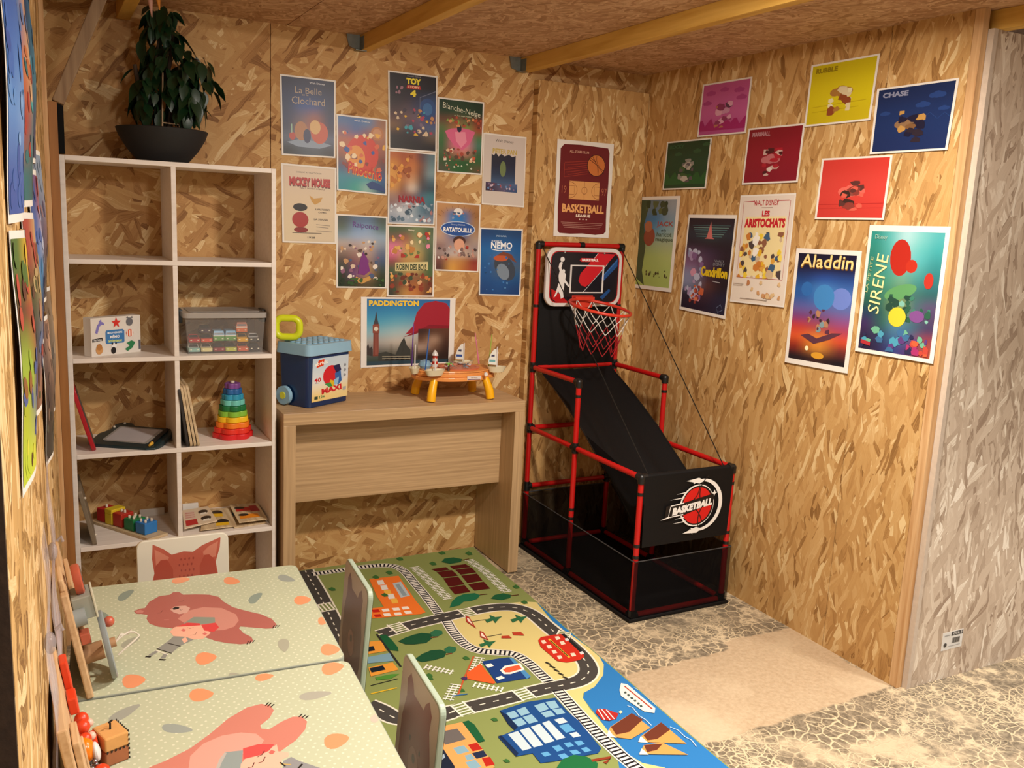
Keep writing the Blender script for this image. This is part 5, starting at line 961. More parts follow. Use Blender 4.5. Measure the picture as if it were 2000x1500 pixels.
for pas in ('a', 'b', 'c'):
    for k, c, w, p in RUG_ART:
        if pas == 'a' and k == 'poly' and c in ('sea', 'sand'): ra.poly(dens(p, .05, True), c)
    if pas == 'a':
        for p, w in roads: ra.line(p, w + .014, 'e8e2d0')
        for p, w in roads: ra.line(p, w, '47433f')
        for p, w in roads:
            for c_, d_ in walk(p, .048): bar(c_, d_, .0045, .020, 'e8e2d0')
    if pas == 'b':
        for k, c, w, p in RUG_ART:
            if k == 'cross':
                a_, b_ = Vector(p[0]), Vector(p[1]); d_ = (b_ - a_).normalized(); n_ = Vector((-d_.y, d_.x)); bar((a_ + b_) / 2, d_, .075, (b_ - a_).length, '7d8850')
                for q in (a_, b_): bar(q, d_, .078, .006, 'efe9da')
                for t_ in range(5): bar((a_ + b_) / 2 + n_ * (-.030 + t_ * .015), n_, (b_ - a_).length, .0065, 'efe9da')
            if k == 'rail':
                P = smooth2(p); w = w * 1.25; ra.line(P, w, 'ece6da')
                for c_, d_ in walk(P, .0165): bar(c_, d_, w * .82, .0072, '1d1c22')
                for s_ in (-1, 1): ra.line([tuple(c_ + Vector((-d_.y, d_.x)) * s_ * w * .36) for c_, d_ in walk(P, .02)], .003, '1d1c22')
    if pas == 'c':
        for k, c, w, p in RUG_ART:
            if k == 'poly' and c not in ('sea', 'sand'): ra.poly(p, c)
            if k == 'line': ra.line(p, w, c)
            if k == 'fence':
                a_ = p[0]; P = p; w = w * 1.5
                for s_ in (-.22, .22): ra.line([tuple(c_ + Vector((-d_.y, d_.x)) * s_ * w) for c_, d_ in walk(dens(P, .01), .01)], .003, c)
                for c_, d_ in walk(dens(P, .01), .0155): bar(c_, d_, w, .0055, c)
o = rg.build('play_rug', PRINT_MATT); o.location = (RX, RY, 0); tag(o, 'children\'s play rug printed with a city road map, railway and beach', 'rug')
TABLE_ART_A=[
('poly','8a988c',0,[(-0.4327,-0.0532),(-0.4332,-0.0623),(-0.4375,-0.0755),(-0.4445,-0.093),(-0.4527,-0.1074),(-0.4612,-0.1159),(-0.4683,-0.1153),(-0.4718,-0.1065),(-0.4726,-0.0925),(-0.4684,-0.0773),(-0.4612,-0.0638),(-0.4516,-0.0553),(-0.4429,-0.0498),(-0.4359,-0.0494)]),
('poly','8a988c',0,[(-0.1214,-0.1751),(-0.1229,-0.1841),(-0.1282,-0.1975),(-0.1363,-0.2129),(-0.1445,-0.2274),(-0.1531,-0.2349),(-0.1602,-0.2333),(-0.1628,-0.2234),(-0.1626,-0.2094),(-0.1574,-0.1951),(-0.15,-0.1827),(-0.1404,-0.1751),(-0.1307,-0.1706),(-0.1246,-0.1712)]),
('poly','9aa097',0,[(-0.0245,-0.1166),(-0.0283,-0.1208),(-0.0353,-0.1212),(-0.0444,-0.1197),(-0.0537,-0.1142),(-0.0613,-0.1046),(-0.065,-0.0908),(-0.0638,-0.0767),(-0.0584,-0.0664),(-0.0505,-0.0639),(-0.0421,-0.0705),(-0.0345,-0.0821),(-0.0287,-0.0958),(-0.025,-0.1086)]),
('poly','a3a592',0,[(-0.4277,-0.3404),(-0.4283,-0.3465),(-0.4337,-0.3578),(-0.442,-0.3703),(-0.4504,-0.3817),(-0.4601,-0.3873),(-0.4661,-0.3876),(-0.4705,-0.3809),(-0.4701,-0.3698),(-0.4647,-0.3585),(-0.4563,-0.348),(-0.4466,-0.3415),(-0.4368,-0.3379),(-0.4298,-0.3375)]),
('poly','8a988c',0,[(-0.4946,-0.1999),(-0.4964,-0.204),(-0.5002,-0.2072),(-0.5051,-0.2085),(-0.5112,-0.2069),(-0.5156,-0.2011),(-0.5181,-0.1912),(-0.5187,-0.1802),(-0.5173,-0.1701),(-0.5135,-0.1659),(-0.5084,-0.1686),(-0.503,-0.1754),(-0.4984,-0.1851),(-0.495,-0.1929)]),
('poly','e8966a',0,[(-0.1658,-0.0804),(-0.1694,-0.0866),(-0.1762,-0.091),(-0.1851,-0.0935),(-0.1942,-0.092),(-0.2015,-0.0854),(-0.2063,-0.0726),(-0.2061,-0.0576),(-0.2018,-0.0443),(-0.1942,-0.0379),(-0.1861,-0.0394),(-0.1775,-0.049),(-0.1709,-0.0606),(-0.1663,-0.0714)]),
('poly','e8966a',0,[(-0.0088,-0.2549),(-0.0123,-0.2631),(-0.0199,-0.2705),(-0.0296,-0.2761),(-0.0395,-0.2786),(-0.0477,-0.2751),(-0.0523,-0.2643),(-0.0522,-0.2493),(-0.048,-0.234),(-0.0395,-0.2246),(-0.0306,-0.2231),(-0.0213,-0.2285),(-0.0138,-0.2371),(-0.0092,-0.2469)]),
('poly','e8966a',0,[(0.0049,-0.3923),(0.0022,-0.3985),(-0.0024,-0.4048),(-0.0081,-0.4101),(-0.014,-0.4124),(-0.0182,-0.4097),(-0.0207,-0.4008),(-0.0193,-0.3887),(-0.016,-0.3765),(-0.0114,-0.3692),(-0.0055,-0.3679),(-0.0013,-0.3716),(0.0031,-0.3784),(0.0046,-0.3863)]),
('poly','e8966a',0,[(-0.0031,-0.553),(-0.0077,-0.5603),(-0.0154,-0.5667),(-0.0251,-0.5713),(-0.0351,-0.5729),(-0.0434,-0.5673),(-0.0471,-0.5555),(-0.046,-0.5394),(-0.0398,-0.524),(-0.0323,-0.5156),(-0.0232,-0.5161),(-0.0138,-0.5236),(-0.0072,-0.5342),(-0.0036,-0.545)]),
('poly','e8966a',0,[(-0.2726,-0.498),(-0.2761,-0.5072),(-0.2827,-0.5156),(-0.2922,-0.5241),(-0.302,-0.5277),(-0.3112,-0.5252),(-0.3168,-0.5135),(-0.3187,-0.4976),(-0.3157,-0.4804),(-0.3092,-0.47),(-0.2994,-0.4664),(-0.2902,-0.4709),(-0.2806,-0.4804),(-0.2751,-0.4891)]),
('poly','e8966a',0,[(-0.4248,-0.5536),(-0.4273,-0.5627),(-0.4338,-0.5711),(-0.4423,-0.5796),(-0.4522,-0.5831),(-0.4613,-0.5807),(-0.468,-0.569),(-0.4709,-0.5521),(-0.4699,-0.5351),(-0.4635,-0.5237),(-0.4546,-0.5212),(-0.4444,-0.5256),(-0.4338,-0.5351),(-0.4273,-0.5447)]),
('poly','e8966a',0,[(-0.2893,-0.0202),(-0.292,-0.0263),(-0.2986,-0.0337),(-0.3083,-0.0393),(-0.319,-0.0439),(-0.3291,-0.0424),(-0.3356,-0.0348),(-0.3372,-0.0239),(-0.3348,-0.0127),(-0.3283,-0.0043),(-0.3185,-0.0008),(-0.3073,-0.0032),(-0.298,-0.0086),(-0.2917,-0.0143)]),
('poly','a8a794',0,[(-0.125,-0.5238),(-0.1281,-0.521),(-0.1316,-0.5121),(-0.1343,-0.4993),(-0.1342,-0.4842),(-0.132,-0.4701),(-0.1265,-0.4608),(-0.1187,-0.4563),(-0.1115,-0.4599),(-0.107,-0.4687),(-0.1072,-0.4827),(-0.1104,-0.4969),(-0.1156,-0.5113),(-0.1211,-0.5206)]),
('poly','a8a794',0,[(-0.2313,-0.6099),(-0.2332,-0.612),(-0.2371,-0.6132),(-0.2442,-0.6126),(-0.2503,-0.6099),(-0.2556,-0.6052),(-0.259,-0.5984),(-0.2584,-0.5903),(-0.2557,-0.5852),(-0.2509,-0.5829),(-0.2457,-0.5856),(-0.2394,-0.5913),(-0.2349,-0.599),(-0.2316,-0.6049)]),
('poly','b0645a',0,[(-0.4371,-0.1887),(-0.4217,-0.1788),(-0.4107,-0.1782),(-0.3987,-0.1425),(-0.3742,-0.1141),(-0.3473,-0.1126),(-0.339,-0.0991),(-0.3238,-0.1022),(-0.3156,-0.1228),(-0.2831,-0.131),(-0.2524,-0.1433),(-0.2311,-0.1652),(-0.2233,-0.1988),(-0.2049,-0.2408),(-0.1749,-0.2752),(-0.1452,-0.3046),(-0.1242,-0.3405),(-0.1182,-0.3752),(-0.1292,-0.3938),(-0.1475,-0.3898),(-0.1744,-0.3743),(-0.2023,-0.3589),(-0.2068,-0.3681),(-0.2001,-0.3978),(-0.1856,-0.424),(-0.1844,-0.446),(-0.1939,-0.4555),(-0.215,-0.4537),(-0.2409,-0.4391),(-0.2671,-0.4176),(-0.2888,-0.3887),(-0.3176,-0.3573),(-0.3568,-0.3174),(-0.3849,-0.3),(-0.4043,-0.275),(-0.4099,-0.2453),(-0.4062,-0.223),(-0.4167,-0.2146),(-0.4321,-0.2074)]),
('poly','cd8b7c',0,[(-0.3395,-0.2684),(-0.3147,-0.2289),(-0.2753,-0.2177),(-0.2321,-0.2373),(-0.2034,-0.2858),(-0.2012,-0.3237),(-0.2165,-0.3556),(-0.2399,-0.366),(-0.2682,-0.3615),(-0.3145,-0.3231)]),
('poly','c98478',0,[(-0.4339,-0.1935),(-0.4223,-0.1859),(-0.4137,-0.1964),(-0.418,-0.2087),(-0.4304,-0.2023)]),
('poly','d8a898',0,[(-0.353,-0.207),(-0.3409,-0.1913),(-0.3156,-0.1949),(-0.3056,-0.2124),(-0.3152,-0.239),(-0.334,-0.242),(-0.3469,-0.2257)]),
('poly','1c1618',0,[(-0.3482,-0.2038),(-0.3397,-0.1933),(-0.3304,-0.1988),(-0.3328,-0.2099),(-0.3447,-0.2116)]),
('line','3a2020',0.0014,[(-0.3318,-0.2098),(-0.3282,-0.2197),(-0.3235,-0.2144)]),
('line','7c3c38',0.0016,[(-0.3833,-0.2197),(-0.3763,-0.2203),(-0.3701,-0.206)]),
('line','7c3c38',0.0016,[(-0.3314,-0.1638),(-0.3222,-0.1672),(-0.3166,-0.1589)]),
('line','d08a80',0.003,[(-0.3708,-0.2641),(-0.3596,-0.2675)]),
('poly','8b9385',0,[(-0.3288,-0.2998),(-0.3024,-0.2693),(-0.2543,-0.2876),(-0.2566,-0.3188),(-0.2998,-0.3172)]),
('poly','efb59a',0,[(-0.3618,-0.3357),(-0.352,-0.3151),(-0.3354,-0.3072),(-0.2896,-0.3207),(-0.2726,-0.3728),(-0.2932,-0.399),(-0.3206,-0.3925),(-0.3539,-0.3693)]),
('poly','d94444',0,[(-0.2896,-0.3207),(-0.2556,-0.3188),(-0.2509,-0.3486),(-0.2649,-0.3684),(-0.2856,-0.3555)]),
('poly','d94444',0,[(-0.3461,-0.3128),(-0.3199,-0.2973),(-0.2921,-0.3108),(-0.2904,-0.3227),(-0.3218,-0.3175)]),
('poly','d87068',0,[(-0.3378,-0.3354),(-0.3312,-0.328),(-0.3257,-0.3377),(-0.3312,-0.346)]),
('poly','d87068',0,[(-0.2918,-0.3709),(-0.2851,-0.3645),(-0.2805,-0.3742),(-0.2872,-0.3806)]),
('line','7c3c38',0.0012,[(-0.3223,-0.3255),(-0.3159,-0.3332),(-0.3081,-0.3297)]),
('line','7c3c38',0.0012,[(-0.3188,-0.3704),(-0.3078,-0.3698),(-0.3035,-0.3585)]),
('poly','8f8f88',0,[(-0.3553,-0.3624),(-0.3296,-0.375),(-0.3134,-0.3951),(-0.3211,-0.4015),(-0.3433,-0.4168),(-0.3656,-0.4481),(-0.3944,-0.4167),(-0.3682,-0.3832)]),
('line','22201e',0.003,[(-0.3705,-0.3953),(-0.344,-0.4209)]),
('poly','efb59a',0,[(-0.3391,-0.3845),(-0.3296,-0.375),(-0.3263,-0.3978),(-0.3358,-0.4074)]),
('line','8f8f88',0.01,[(-0.3947,-0.4277),(-0.4118,-0.4457)]),
('line','8f8f88',0.01,[(-0.3768,-0.4447),(-0.3855,-0.4682)]),
('line','22201e',0.006,[(-0.4207,-0.4472),(-0.4094,-0.4526)]),
('line','22201e',0.006,[(-0.3933,-0.4707),(-0.3799,-0.478)]),
('line','22201e',0.0025,[(-0.3954,-0.4157),(-0.3654,-0.4501)]),
('line','f0ead8',0.003,[(-0.398,-0.4229),(-0.3732,-0.4545)]),
('line','201818',0.0022,[(-0.1312,-0.3939),(-0.1241,-0.3775)]),
('line','201818',0.0022,[(-0.1253,-0.3926),(-0.118,-0.3792)]),
('line','201818',0.0022,[(-0.1193,-0.3913),(-0.1129,-0.3819)]),
('line','201818',0.0022,[(-0.2007,-0.4589),(-0.1955,-0.4436)]),
('line','201818',0.0022,[(-0.1948,-0.4576),(-0.1886,-0.4422)]),
('line','201818',0.0022,[(-0.1879,-0.4552),(-0.1815,-0.4438)]),
]
TABLE_ART_B=[
('poly','a0a296',0,[(-0.4409,-0.0507),(-0.4425,-0.0578),(-0.4508,-0.0703),(-0.461,-0.0839),(-0.4743,-0.0966),(-0.486,-0.1033),(-0.496,-0.1038),(-0.5004,-0.0971),(-0.5,-0.085),(-0.4927,-0.0726),(-0.4813,-0.062),(-0.4677,-0.0542),(-0.4539,-0.0494),(-0.445,-0.0479)]),
('poly','9aa29a',0,[(-0.3513,-0.1829),(-0.3542,-0.1861),(-0.3632,-0.1866),(-0.3742,-0.1852),(-0.3865,-0.1809),(-0.3979,-0.1735),(-0.4045,-0.1628),(-0.4061,-0.1529),(-0.4026,-0.1447),(-0.3946,-0.1433),(-0.3834,-0.1476),(-0.3708,-0.1569),(-0.3602,-0.1674),(-0.3537,-0.176)]),
('poly','e8966a',0,[(-0.2984,-0.0547),(-0.302,-0.063),(-0.3086,-0.0703),(-0.3183,-0.0759),(-0.3291,-0.0785),(-0.3383,-0.075),(-0.3449,-0.0644),(-0.3468,-0.0494),(-0.3436,-0.0342),(-0.3371,-0.0249),(-0.3272,-0.0233),(-0.3159,-0.0287),(-0.3073,-0.0382),(-0.3009,-0.0469)]),
('poly','aaa89a',0,[(-0.0677,-0.133),(-0.0714,-0.1382),(-0.0822,-0.1418),(-0.096,-0.1456),(-0.1119,-0.1475),(-0.1251,-0.1452),(-0.1335,-0.1387),(-0.136,-0.1288),(-0.1315,-0.1205),(-0.1208,-0.1149),(-0.1068,-0.1141),(-0.0926,-0.1174),(-0.0793,-0.1226),(-0.07,-0.1281)]),
('poly','e8966a',0,[(-0.0156,-0.0259),(-0.0191,-0.0341),(-0.0276,-0.0436),(-0.0391,-0.0523),(-0.0509,-0.0569),(-0.06,-0.0554),(-0.0665,-0.0458),(-0.0664,-0.0308),(-0.0622,-0.0155),(-0.0539,-0.004),(-0.043,-0.0004),(-0.0329,-0.0028),(-0.0235,-0.0103),(-0.017,-0.018)]),
('poly','e8966a',0,[(-0.0739,-0.3086),(-0.0774,-0.3168),(-0.085,-0.3253),(-0.0956,-0.3329),(-0.1073,-0.3375),(-0.1164,-0.336),(-0.1229,-0.3274),(-0.1237,-0.3134),(-0.1205,-0.2992),(-0.113,-0.2898),(-0.1022,-0.2862),(-0.091,-0.2885),(-0.0817,-0.295),(-0.0763,-0.3017)]),
('poly','c4b8a8',0,[(0.0138,-0.2476),(0.0121,-0.2527),(0.0075,-0.26),(0.0009,-0.2674),(-0.0068,-0.2728),(-0.0126,-0.2761),(-0.0178,-0.2734),(-0.0191,-0.2675),(-0.0186,-0.2584),(-0.014,-0.2512),(-0.0073,-0.2458),(0.0006,-0.2433),(0.0076,-0.243),(0.0127,-0.2447)]),
('poly','e8966a',0,[(-0.1692,-0.0195),(-0.1719,-0.0236),(-0.1777,-0.029),(-0.1864,-0.0335),(-0.1953,-0.036),(-0.2024,-0.0344),(-0.2077,-0.0286),(-0.2092,-0.0207),(-0.2067,-0.0116),(-0.201,-0.0052),(-0.1931,-0.0038),(-0.184,-0.0053),(-0.1767,-0.0099),(-0.1715,-0.0146)]),
('poly','cb8070',0,[(-0.4504,-0.3106),(-0.434,-0.2817),(-0.4065,-0.2711),(-0.3609,-0.2445),(-0.3229,-0.2083),(-0.2823,-0.163),(-0.2419,-0.1337),(-0.2131,-0.1291),(-0.1964,-0.1422),(-0.1932,-0.163),(-0.2067,-0.1898),(-0.2276,-0.21),(-0.227,-0.222),(-0.2135,-0.2293),(-0.1856,-0.2097),(-0.1621,-0.1994),(-0.1448,-0.2044),(-0.1386,-0.2261),(-0.1481,-0.2537),(-0.1724,-0.2851),(-0.2069,-0.312),(-0.2346,-0.3897)]),
('poly','dca090',0,[(-0.3737,-0.3384),(-0.3635,-0.2707),(-0.3373,-0.2372),(-0.3011,-0.2212),(-0.266,-0.2222),(-0.2392,-0.2367),(-0.2286,-0.2642),(-0.2396,-0.2828),(-0.2827,-0.3002),(-0.3072,-0.3627)]),
('poly','8f9a98',0,[(-0.3293,-0.3449),(-0.3029,-0.2793),(-0.2705,-0.2845),(-0.276,-0.3129),(-0.2868,-0.3706)]),
('poly','b8b0a8',0,[(-0.3243,-0.3266),(-0.3148,-0.299),(-0.3029,-0.2793),(-0.2997,-0.2832),(-0.3121,-0.3109),(-0.3199,-0.3334)]),
('poly','f0b8a0',0,[(-0.2802,-0.3271),(-0.27,-0.3126),(-0.2248,-0.297),(-0.2084,-0.2861),(-0.21,-0.3102),(-0.1935,-0.3193),(-0.1928,-0.3323),(-0.2084,-0.3382),(-0.2138,-0.3675),(-0.2397,-0.388),(-0.2888,-0.3697)]),
('poly','e2514f',0,[(-0.2699,-0.2785),(-0.2411,-0.2739),(-0.2125,-0.2843),(-0.2255,-0.3021),(-0.244,-0.3111),(-0.2739,-0.3138)]),
('poly','cc6a60',0,[(-0.2272,-0.3072),(-0.2206,-0.3008),(-0.2151,-0.3085),(-0.2207,-0.3158),(-0.2258,-0.3141)]),
('line','5a3430',0.002,[(-0.2336,-0.2995),(-0.24,-0.3109),(-0.2488,-0.3154)]),
('line','5a3430',0.002,[(-0.2355,-0.3196),(-0.2418,-0.333),(-0.2507,-0.3355)]),
('line','5a3430',0.002,[(-0.2569,-0.3309),(-0.2622,-0.3442),(-0.2702,-0.3436)]),
('poly','8f8f90',0,[(-0.2071,-0.3441),(-0.1905,-0.3362),(-0.1795,-0.3536),(-0.1443,-0.3927),(-0.1559,-0.4184),(-0.2147,-0.3876)]),
('line','22201e',0.004,[(-0.1759,-0.3654),(-0.1928,-0.3854)]),
('line','c8a858',0.003,[(-0.2137,-0.3515),(-0.1952,-0.3605)]),
('line','22201e',0.003,[(-0.213,-0.3464),(-0.2061,-0.3621)]),
('line','201818',0.0028,[(-0.2065,-0.1397),(-0.1981,-0.1283)]),
('line','201818',0.0028,[(-0.2023,-0.1435),(-0.1929,-0.132)]),
('line','201818',0.0028,[(-0.198,-0.1493),(-0.1885,-0.1387)]),
('line','201818',0.0028,[(-0.1508,-0.2047),(-0.1423,-0.1952)]),
('line','201818',0.0028,[(-0.1455,-0.2095),(-0.137,-0.201)]),
('line','201818',0.0028,[(-0.1403,-0.2142),(-0.1317,-0.2057)]),
]

# ------------------------------------------------------------------ two low tables
M_tedge = plain('sage_lacquer', '9aa092', .35); M_tleg = plain('cream_lacquer', 'd8d2c0', .4)
def low_table(loc, ang, art, lab, back_hidden):
    t = thing('low_table', lab, 'table', loc, rz=ang, group='pair of printed children\'s tables')
    Tw, Td, Tz = .575, .598, .4995
    b = MB(); b.prism(rrect(-Tw, -Td, 0, 0, .022, 6), Tz - .018, Tz); b.build('tabletop', M_tedge, t, bevel=.002)
    m = MB(); a = Art(m, lambda u, v, w: (u, v, Tz + w), .00001, .00004); a.poly(rrect(-Tw + .002, -Td + .002, -.002, -.002, .020, 6), 'bfc4a6')
    for j in range(44):
        for i in range(30):
            x, y = -Tw + .018 + i * .0195 + (j % 2) * .0098, -Td + .012 + j * .0134
            if x < -.008 and y < -.008:
                a.z = .0001; a.poly(ell(x + .002 * math.sin(i * 5 + j * 3), y + .002 * math.cos(i * 3 + j * 7), .0027, n=7), 'd9dac0')
    for k, c, w, P in art:
        P = [(min(max(x, -Tw + .003), -.003), min(max(y, -Td + .003), -.003)) for x, y in P]
        if k == 'poly': a.poly(P, c)
        elif k == 'line': a.line(P, w, c)
    m.build('table_print', PRINT_LAQ, t)['label'] = 'pale green print with a sleeping pink bear, a small child and scattered leaves'
    for sx, sy in ((-1, -1), (0, -1), (-1, 0), (0, 0)):
        x = -.035 if sx == 0 else -Tw + .035; y = -.035 if sy == 0 else -Td + .035
        MB().tube([(x, y, Tz - .018), (x * 1.0 + (.008 if sx == 0 else -.008), y + (.008 if sy == 0 else -.008), 0)], [.018, .013], 12).build('leg', M_tleg, t, smooth=True)
    MB().box((-Tw + .04, -Td + .04, Tz - .055), (-.04, -.04, Tz - .0185)).build('apron', M_tedge, t)
    return t
PRINT_LAQ = printed('printed_tabletop', .28, .5, .15)
TAN = R(-3.2)
low_table((.603, -1.152, 0), TAN, TABLE_ART_A, 'farther low table, printed with a bear beside a child, by the fox-eared chair', 0)
low_table((.571, -1.757, 0), TAN, TABLE_ART_B, 'nearer low table cut by the photo bottom, printed with an upside-down bear', 0)
# ------------------------------------------------------------------ chairs
M_cback = plain('cream_lacquer', 'd8d2c0', .4); M_mint = plain('mint_edge', 'a9b8a4', .35)
def small_chair(loc, rz, lab, art, board='cream', edge=None):
    """seat 0.27 m high; local +y is where the sitter looks"""
    t = thing('child_chair', lab, 'chair', loc, rz=rz, group='small printed wooden chairs')
    w, h0, h1 = .125, .30, .572; T_ = Matrix.Translation((0, -.135, h0)) @ Matrix.Rotation(R(90 - 0), 4, 'X') @ Matrix.Rotation(0, 4, 'Z')
    Lr = Matrix.Translation((0, -.130, h0 - .03)) @ Matrix.Rotation(R(4), 4, 'X') @ Matrix.Rotation(R(90), 4, 'X')
    b = MB(); b.T = Lr; b.prism(rrect(-w, 0, w, h1 - h0 + .03, .022, 6), .0, .014); bk = b.build('backrest', edge or M_cback, t, bevel=.003)
    if art:
        m = MB()
        def f(u, v, z): return tuple(Lr @ Vector((u * w, v * (h1 - h0 + .03), (.0145 + z))))
        def g(u, v, z): return tuple(Lr @ Vector((-u * w, v * (h1 - h0 + .03), (-.0005 - z))))
        a = Art(m, f, .00004, 0); art(a); m2 = Art(m, g, .00004, 0); art(m2); m.build('backrest_print', PRINT_GLOSS, t)
    s = MB(); s.prism(rrect(-.13, -.118, .13, .13, .02, 5), .258, .272); s.build('seat', M_cback, t, bevel=.002)
    for sx in (-1, 1):
        for sy in (-1, 1): MB().tube([(sx * .105, sy * .10 + .005, .258), (sx * .118, sy * .118 + .005, 0)], [.015, .011], 10).build('leg', M_tleg, t, smooth=True)
    MB().box((-.10, -.095, .235), (.10, .105, .2578)).build('apron', M_tleg, t)
    return t
def fox(a):
    a.poly([(x * .985, .012 + y * .976) for x, y in [(p[0] / .128, p[1] / .315) for p in rrect(-.128, 0, .128, .315, .022, 6)]], 'd9d3c2')
    F = 'b45a48'
    a.poly([(-.66, .955), (-.64, .955), (-.42, .90), (-.26, .84), (0, .86), (.2, .845), (.42, .90), (.80, .955), (.82, .95), (.80, .86), (.70, .72), (.76, .55), (.55, .35), (.2, .2), (-.2, .2), (-.55, .35), (-.72, .55), (-.64, .68), (-.68, .82)], F)
    a.poly([(-.62, .91), (-.45, .86), (-.32, .82), (-.36, .76), (-.60, .76)], 'c87c66'); a.poly([(.76, .92), (.55, .88), (.42, .83), (.45, .77), (.70, .77)], 'c87c66')
    a.poly([(-.62, .74), (-.5, .80), (-.36, .80), (-.24, .70), (-.24, .60), (-.66, .60)], 'a84c3c'); a.poly([(.68, .74), (.56, .80), (.45, .80), (.34, .70), (.34, .60), (.72, .60)], 'a84c3c')
    for i in range(4):
        for j in range(4): a.poly(ell(-.10 + i * .09 + (j % 2) * .04, .62 + j * .055, .016, .012, n=7), '96443a')
def bearback(c, c2):
    def g(a):
        a.poly([(x * .985, .012 + y * .976) for x, y in [(p[0] / .128, p[1] / .315) for p in rrect(-.128, 0, .128, .315, .022, 6)]], c2)
        a.poly([(-.62, .05), (-.80, .30), (-.78, .55), (-.62, .74), (-.66, .86), (-.50, .93), (-.34, .88), (-.26, .82), (.26, .82), (.34, .88), (.50, .93), (.66, .86), (.62, .74), (.78, .55), (.80, .30), (.62, .05), (.3, -.0), (-.3, -.0)], c)
        for s_ in (-1, 1): a.poly(ell(s_ * .26, .50, .035, .022, n=10), '2a1410')
        a.poly(ell(0, .36, .26, .12, n=18), '9a6a5c'); a.poly(ell(0, .40, .08, .035, n=12), '2a1410')
    return g
small_chair((.315, -1.165, 0), R(180), 'small cream chair with pinkish fox ears on its backrest, behind the farther table', fox)
small_chair((.540, -1.435, 0), R(85.7), 'small chair with a brown bear backrest, seen edge-on beside the farther table', bearback('6a3c34', 'b9aa9c'), edge=M_mint)
small_chair((.494, -2.01, 0), R(85.7), 'small bear-backed chair seen edge-on, nearer the camera, cut by the photo bottom', bearback('7c3c30', 'b9aa9c'), edge=M_mint)
# ------------------------------------------------------------------ things on the shelf
def box_thing(mat, dims, parent, name, bevel=.001): return MB().box(*dims).build(name, mat, parent, bevel=bevel)
# memory game box
t = thing('game_box', 'white cardboard game box with small animal drawings and a blue title plate', 'box', (.127, -.276, Z[2]), rz=R(32.6))
bx = MB(); bx.box((0, 0, 0), (.196, .040, .132)); bx.build('carton', plain('white_card', 'dcd6ce', .5), t, bevel=.001)
o = MB(); a = Art(o, lambda u, v, w: (u * .196, -.0004 - w, v * .132), .00004, .0001)
a.poly([(.30, .30), (.64, .30), (.66, .34), (.66, .62), (.63, .66), (.30, .66), (.28, .62), (.28, .34)], '3b78b4'); a.text('MES PREMIERS', .32, .56, .62, .61, 'e8eef4', .02); a.text('MÉMO', .37, .44, .56, .53, 'f4f4f4', .02); a.text('animaux', .33, .34, .61, .41, 'd8e060', .02)
a.poly([(.02, .38), (.22, .40), (.22, .48), (.02, .46)], '1c1c20'); a.text('NATHAN', .05, .40, .20, .45, 'e8e8e8', .02)
a.poly([(.08, .62), (.12, .80), (.18, .90), (.24, .88), (.27, .80), (.22, .82), (.17, .78), (.15, .70), (.12, .58)], '7f78c0'); a.poly([(.15, .89), (.20, .96), (.21, .88)], '7f78c0')
a.poly([(.5 + (.10 if k % 2 == 0 else .045) * math.cos(R(90 + 36 * k)), .84 + (.15 if k % 2 == 0 else .065) * math.sin(R(90 + 36 * k))) for k in range(10)], 'd0342c'); a.poly(ell(.77, .84, .07, .11), '6a6a70'); a.poly([(.70, .94), (.73, .99), (.76, .94)], '6a6a70'); a.poly([(.79, .94), (.83, .99), (.84, .93)], '6a6a70'); a.poly(ell(.77, .54, .075, .10), 'd86848')
for k in range(3): a.line([(.72 + k * .05, .46), (.72 + k * .05, .62)], .02, 'f0e8e0')
a.poly(ell(.15, .17, .07, .12), 'c8935a'); a.poly(ell(.15, .24, .055, .085), 'b07840'); a.poly(ell(.44, .24, .055, .08), 'e8e8e8'); a.poly(ell(.43, .12, .05, .09), '1c1c20'); a.poly(ell(.41, .30, .018, .03), '1c1c20'); a.poly(ell(.48, .30, .018, .03), '1c1c20'); a.poly([(.66, .12), (.72, .06), (.82, .14), (.88, .28), (.80, .34), (.70, .28), (.76, .20)], '2f7c50'); a.poly([(.95, .08), (.99, .08), (.99, .33), (.95, .33)], '5a6070')
o.build('box_print', PRINT, t)
# clear storage box with toy cars
M_clear = plain('clear_plastic', 'd8d4d0', .12, spec=.5, alpha=.10); M_lid = plain('clear_lid', 'b8b2ac', .25, alpha=.72); M_clip = plain('grey_clip', '3c4448', .4)
sb = thing('storage_box', 'clear plastic storage box with a grey-clipped lid, full of toy cars, on the shelf', 'box', (.570, -.178, Z[2]))
m = MB(); w0, d0, w1, d1, hh = .130, .082, .139, .092, .130; t_ = .0018
for s_ in (-1, 1):
    m.add([(s_ * w0, -d0, 0), (s_ * w0, d0, 0), (s_ * w1, d1, hh), (s_ * w1, -d1, hh), (s_ * (w0 - t_), -d0, 0), (s_ * (w0 - t_), d0, 0), (s_ * (w1 - t_), d1, hh), (s_ * (w1 - t_), -d1, hh)], [(0, 1, 2, 3), (7, 6, 5, 4), (3, 2, 6, 7)])
    m.add([(-w0, s_ * d0, 0), (w0, s_ * d0, 0), (w1, s_ * d1, hh), (-w1, s_ * d1, hh), (-w0, s_ * (d0 - t_), 0), (w0, s_ * (d0 - t_), 0), (w1, s_ * (d1 - t_), hh), (-w1, s_ * (d1 - t_), hh)], [(0, 1, 2, 3), (7, 6, 5, 4), (3, 2, 6, 7)])
m.box((-w0, -d0, 0), (w0, d0, .002)); m.build('tub', M_clear, sb)
m = MB(); m.prism(rrect(-.147, -.102, .147, .102, .02), .130, .149); m.prism(rrect(-.125, -.080, .125, .080, .02), .149, .152); m.build('lid', M_lid, sb, bevel=.002)
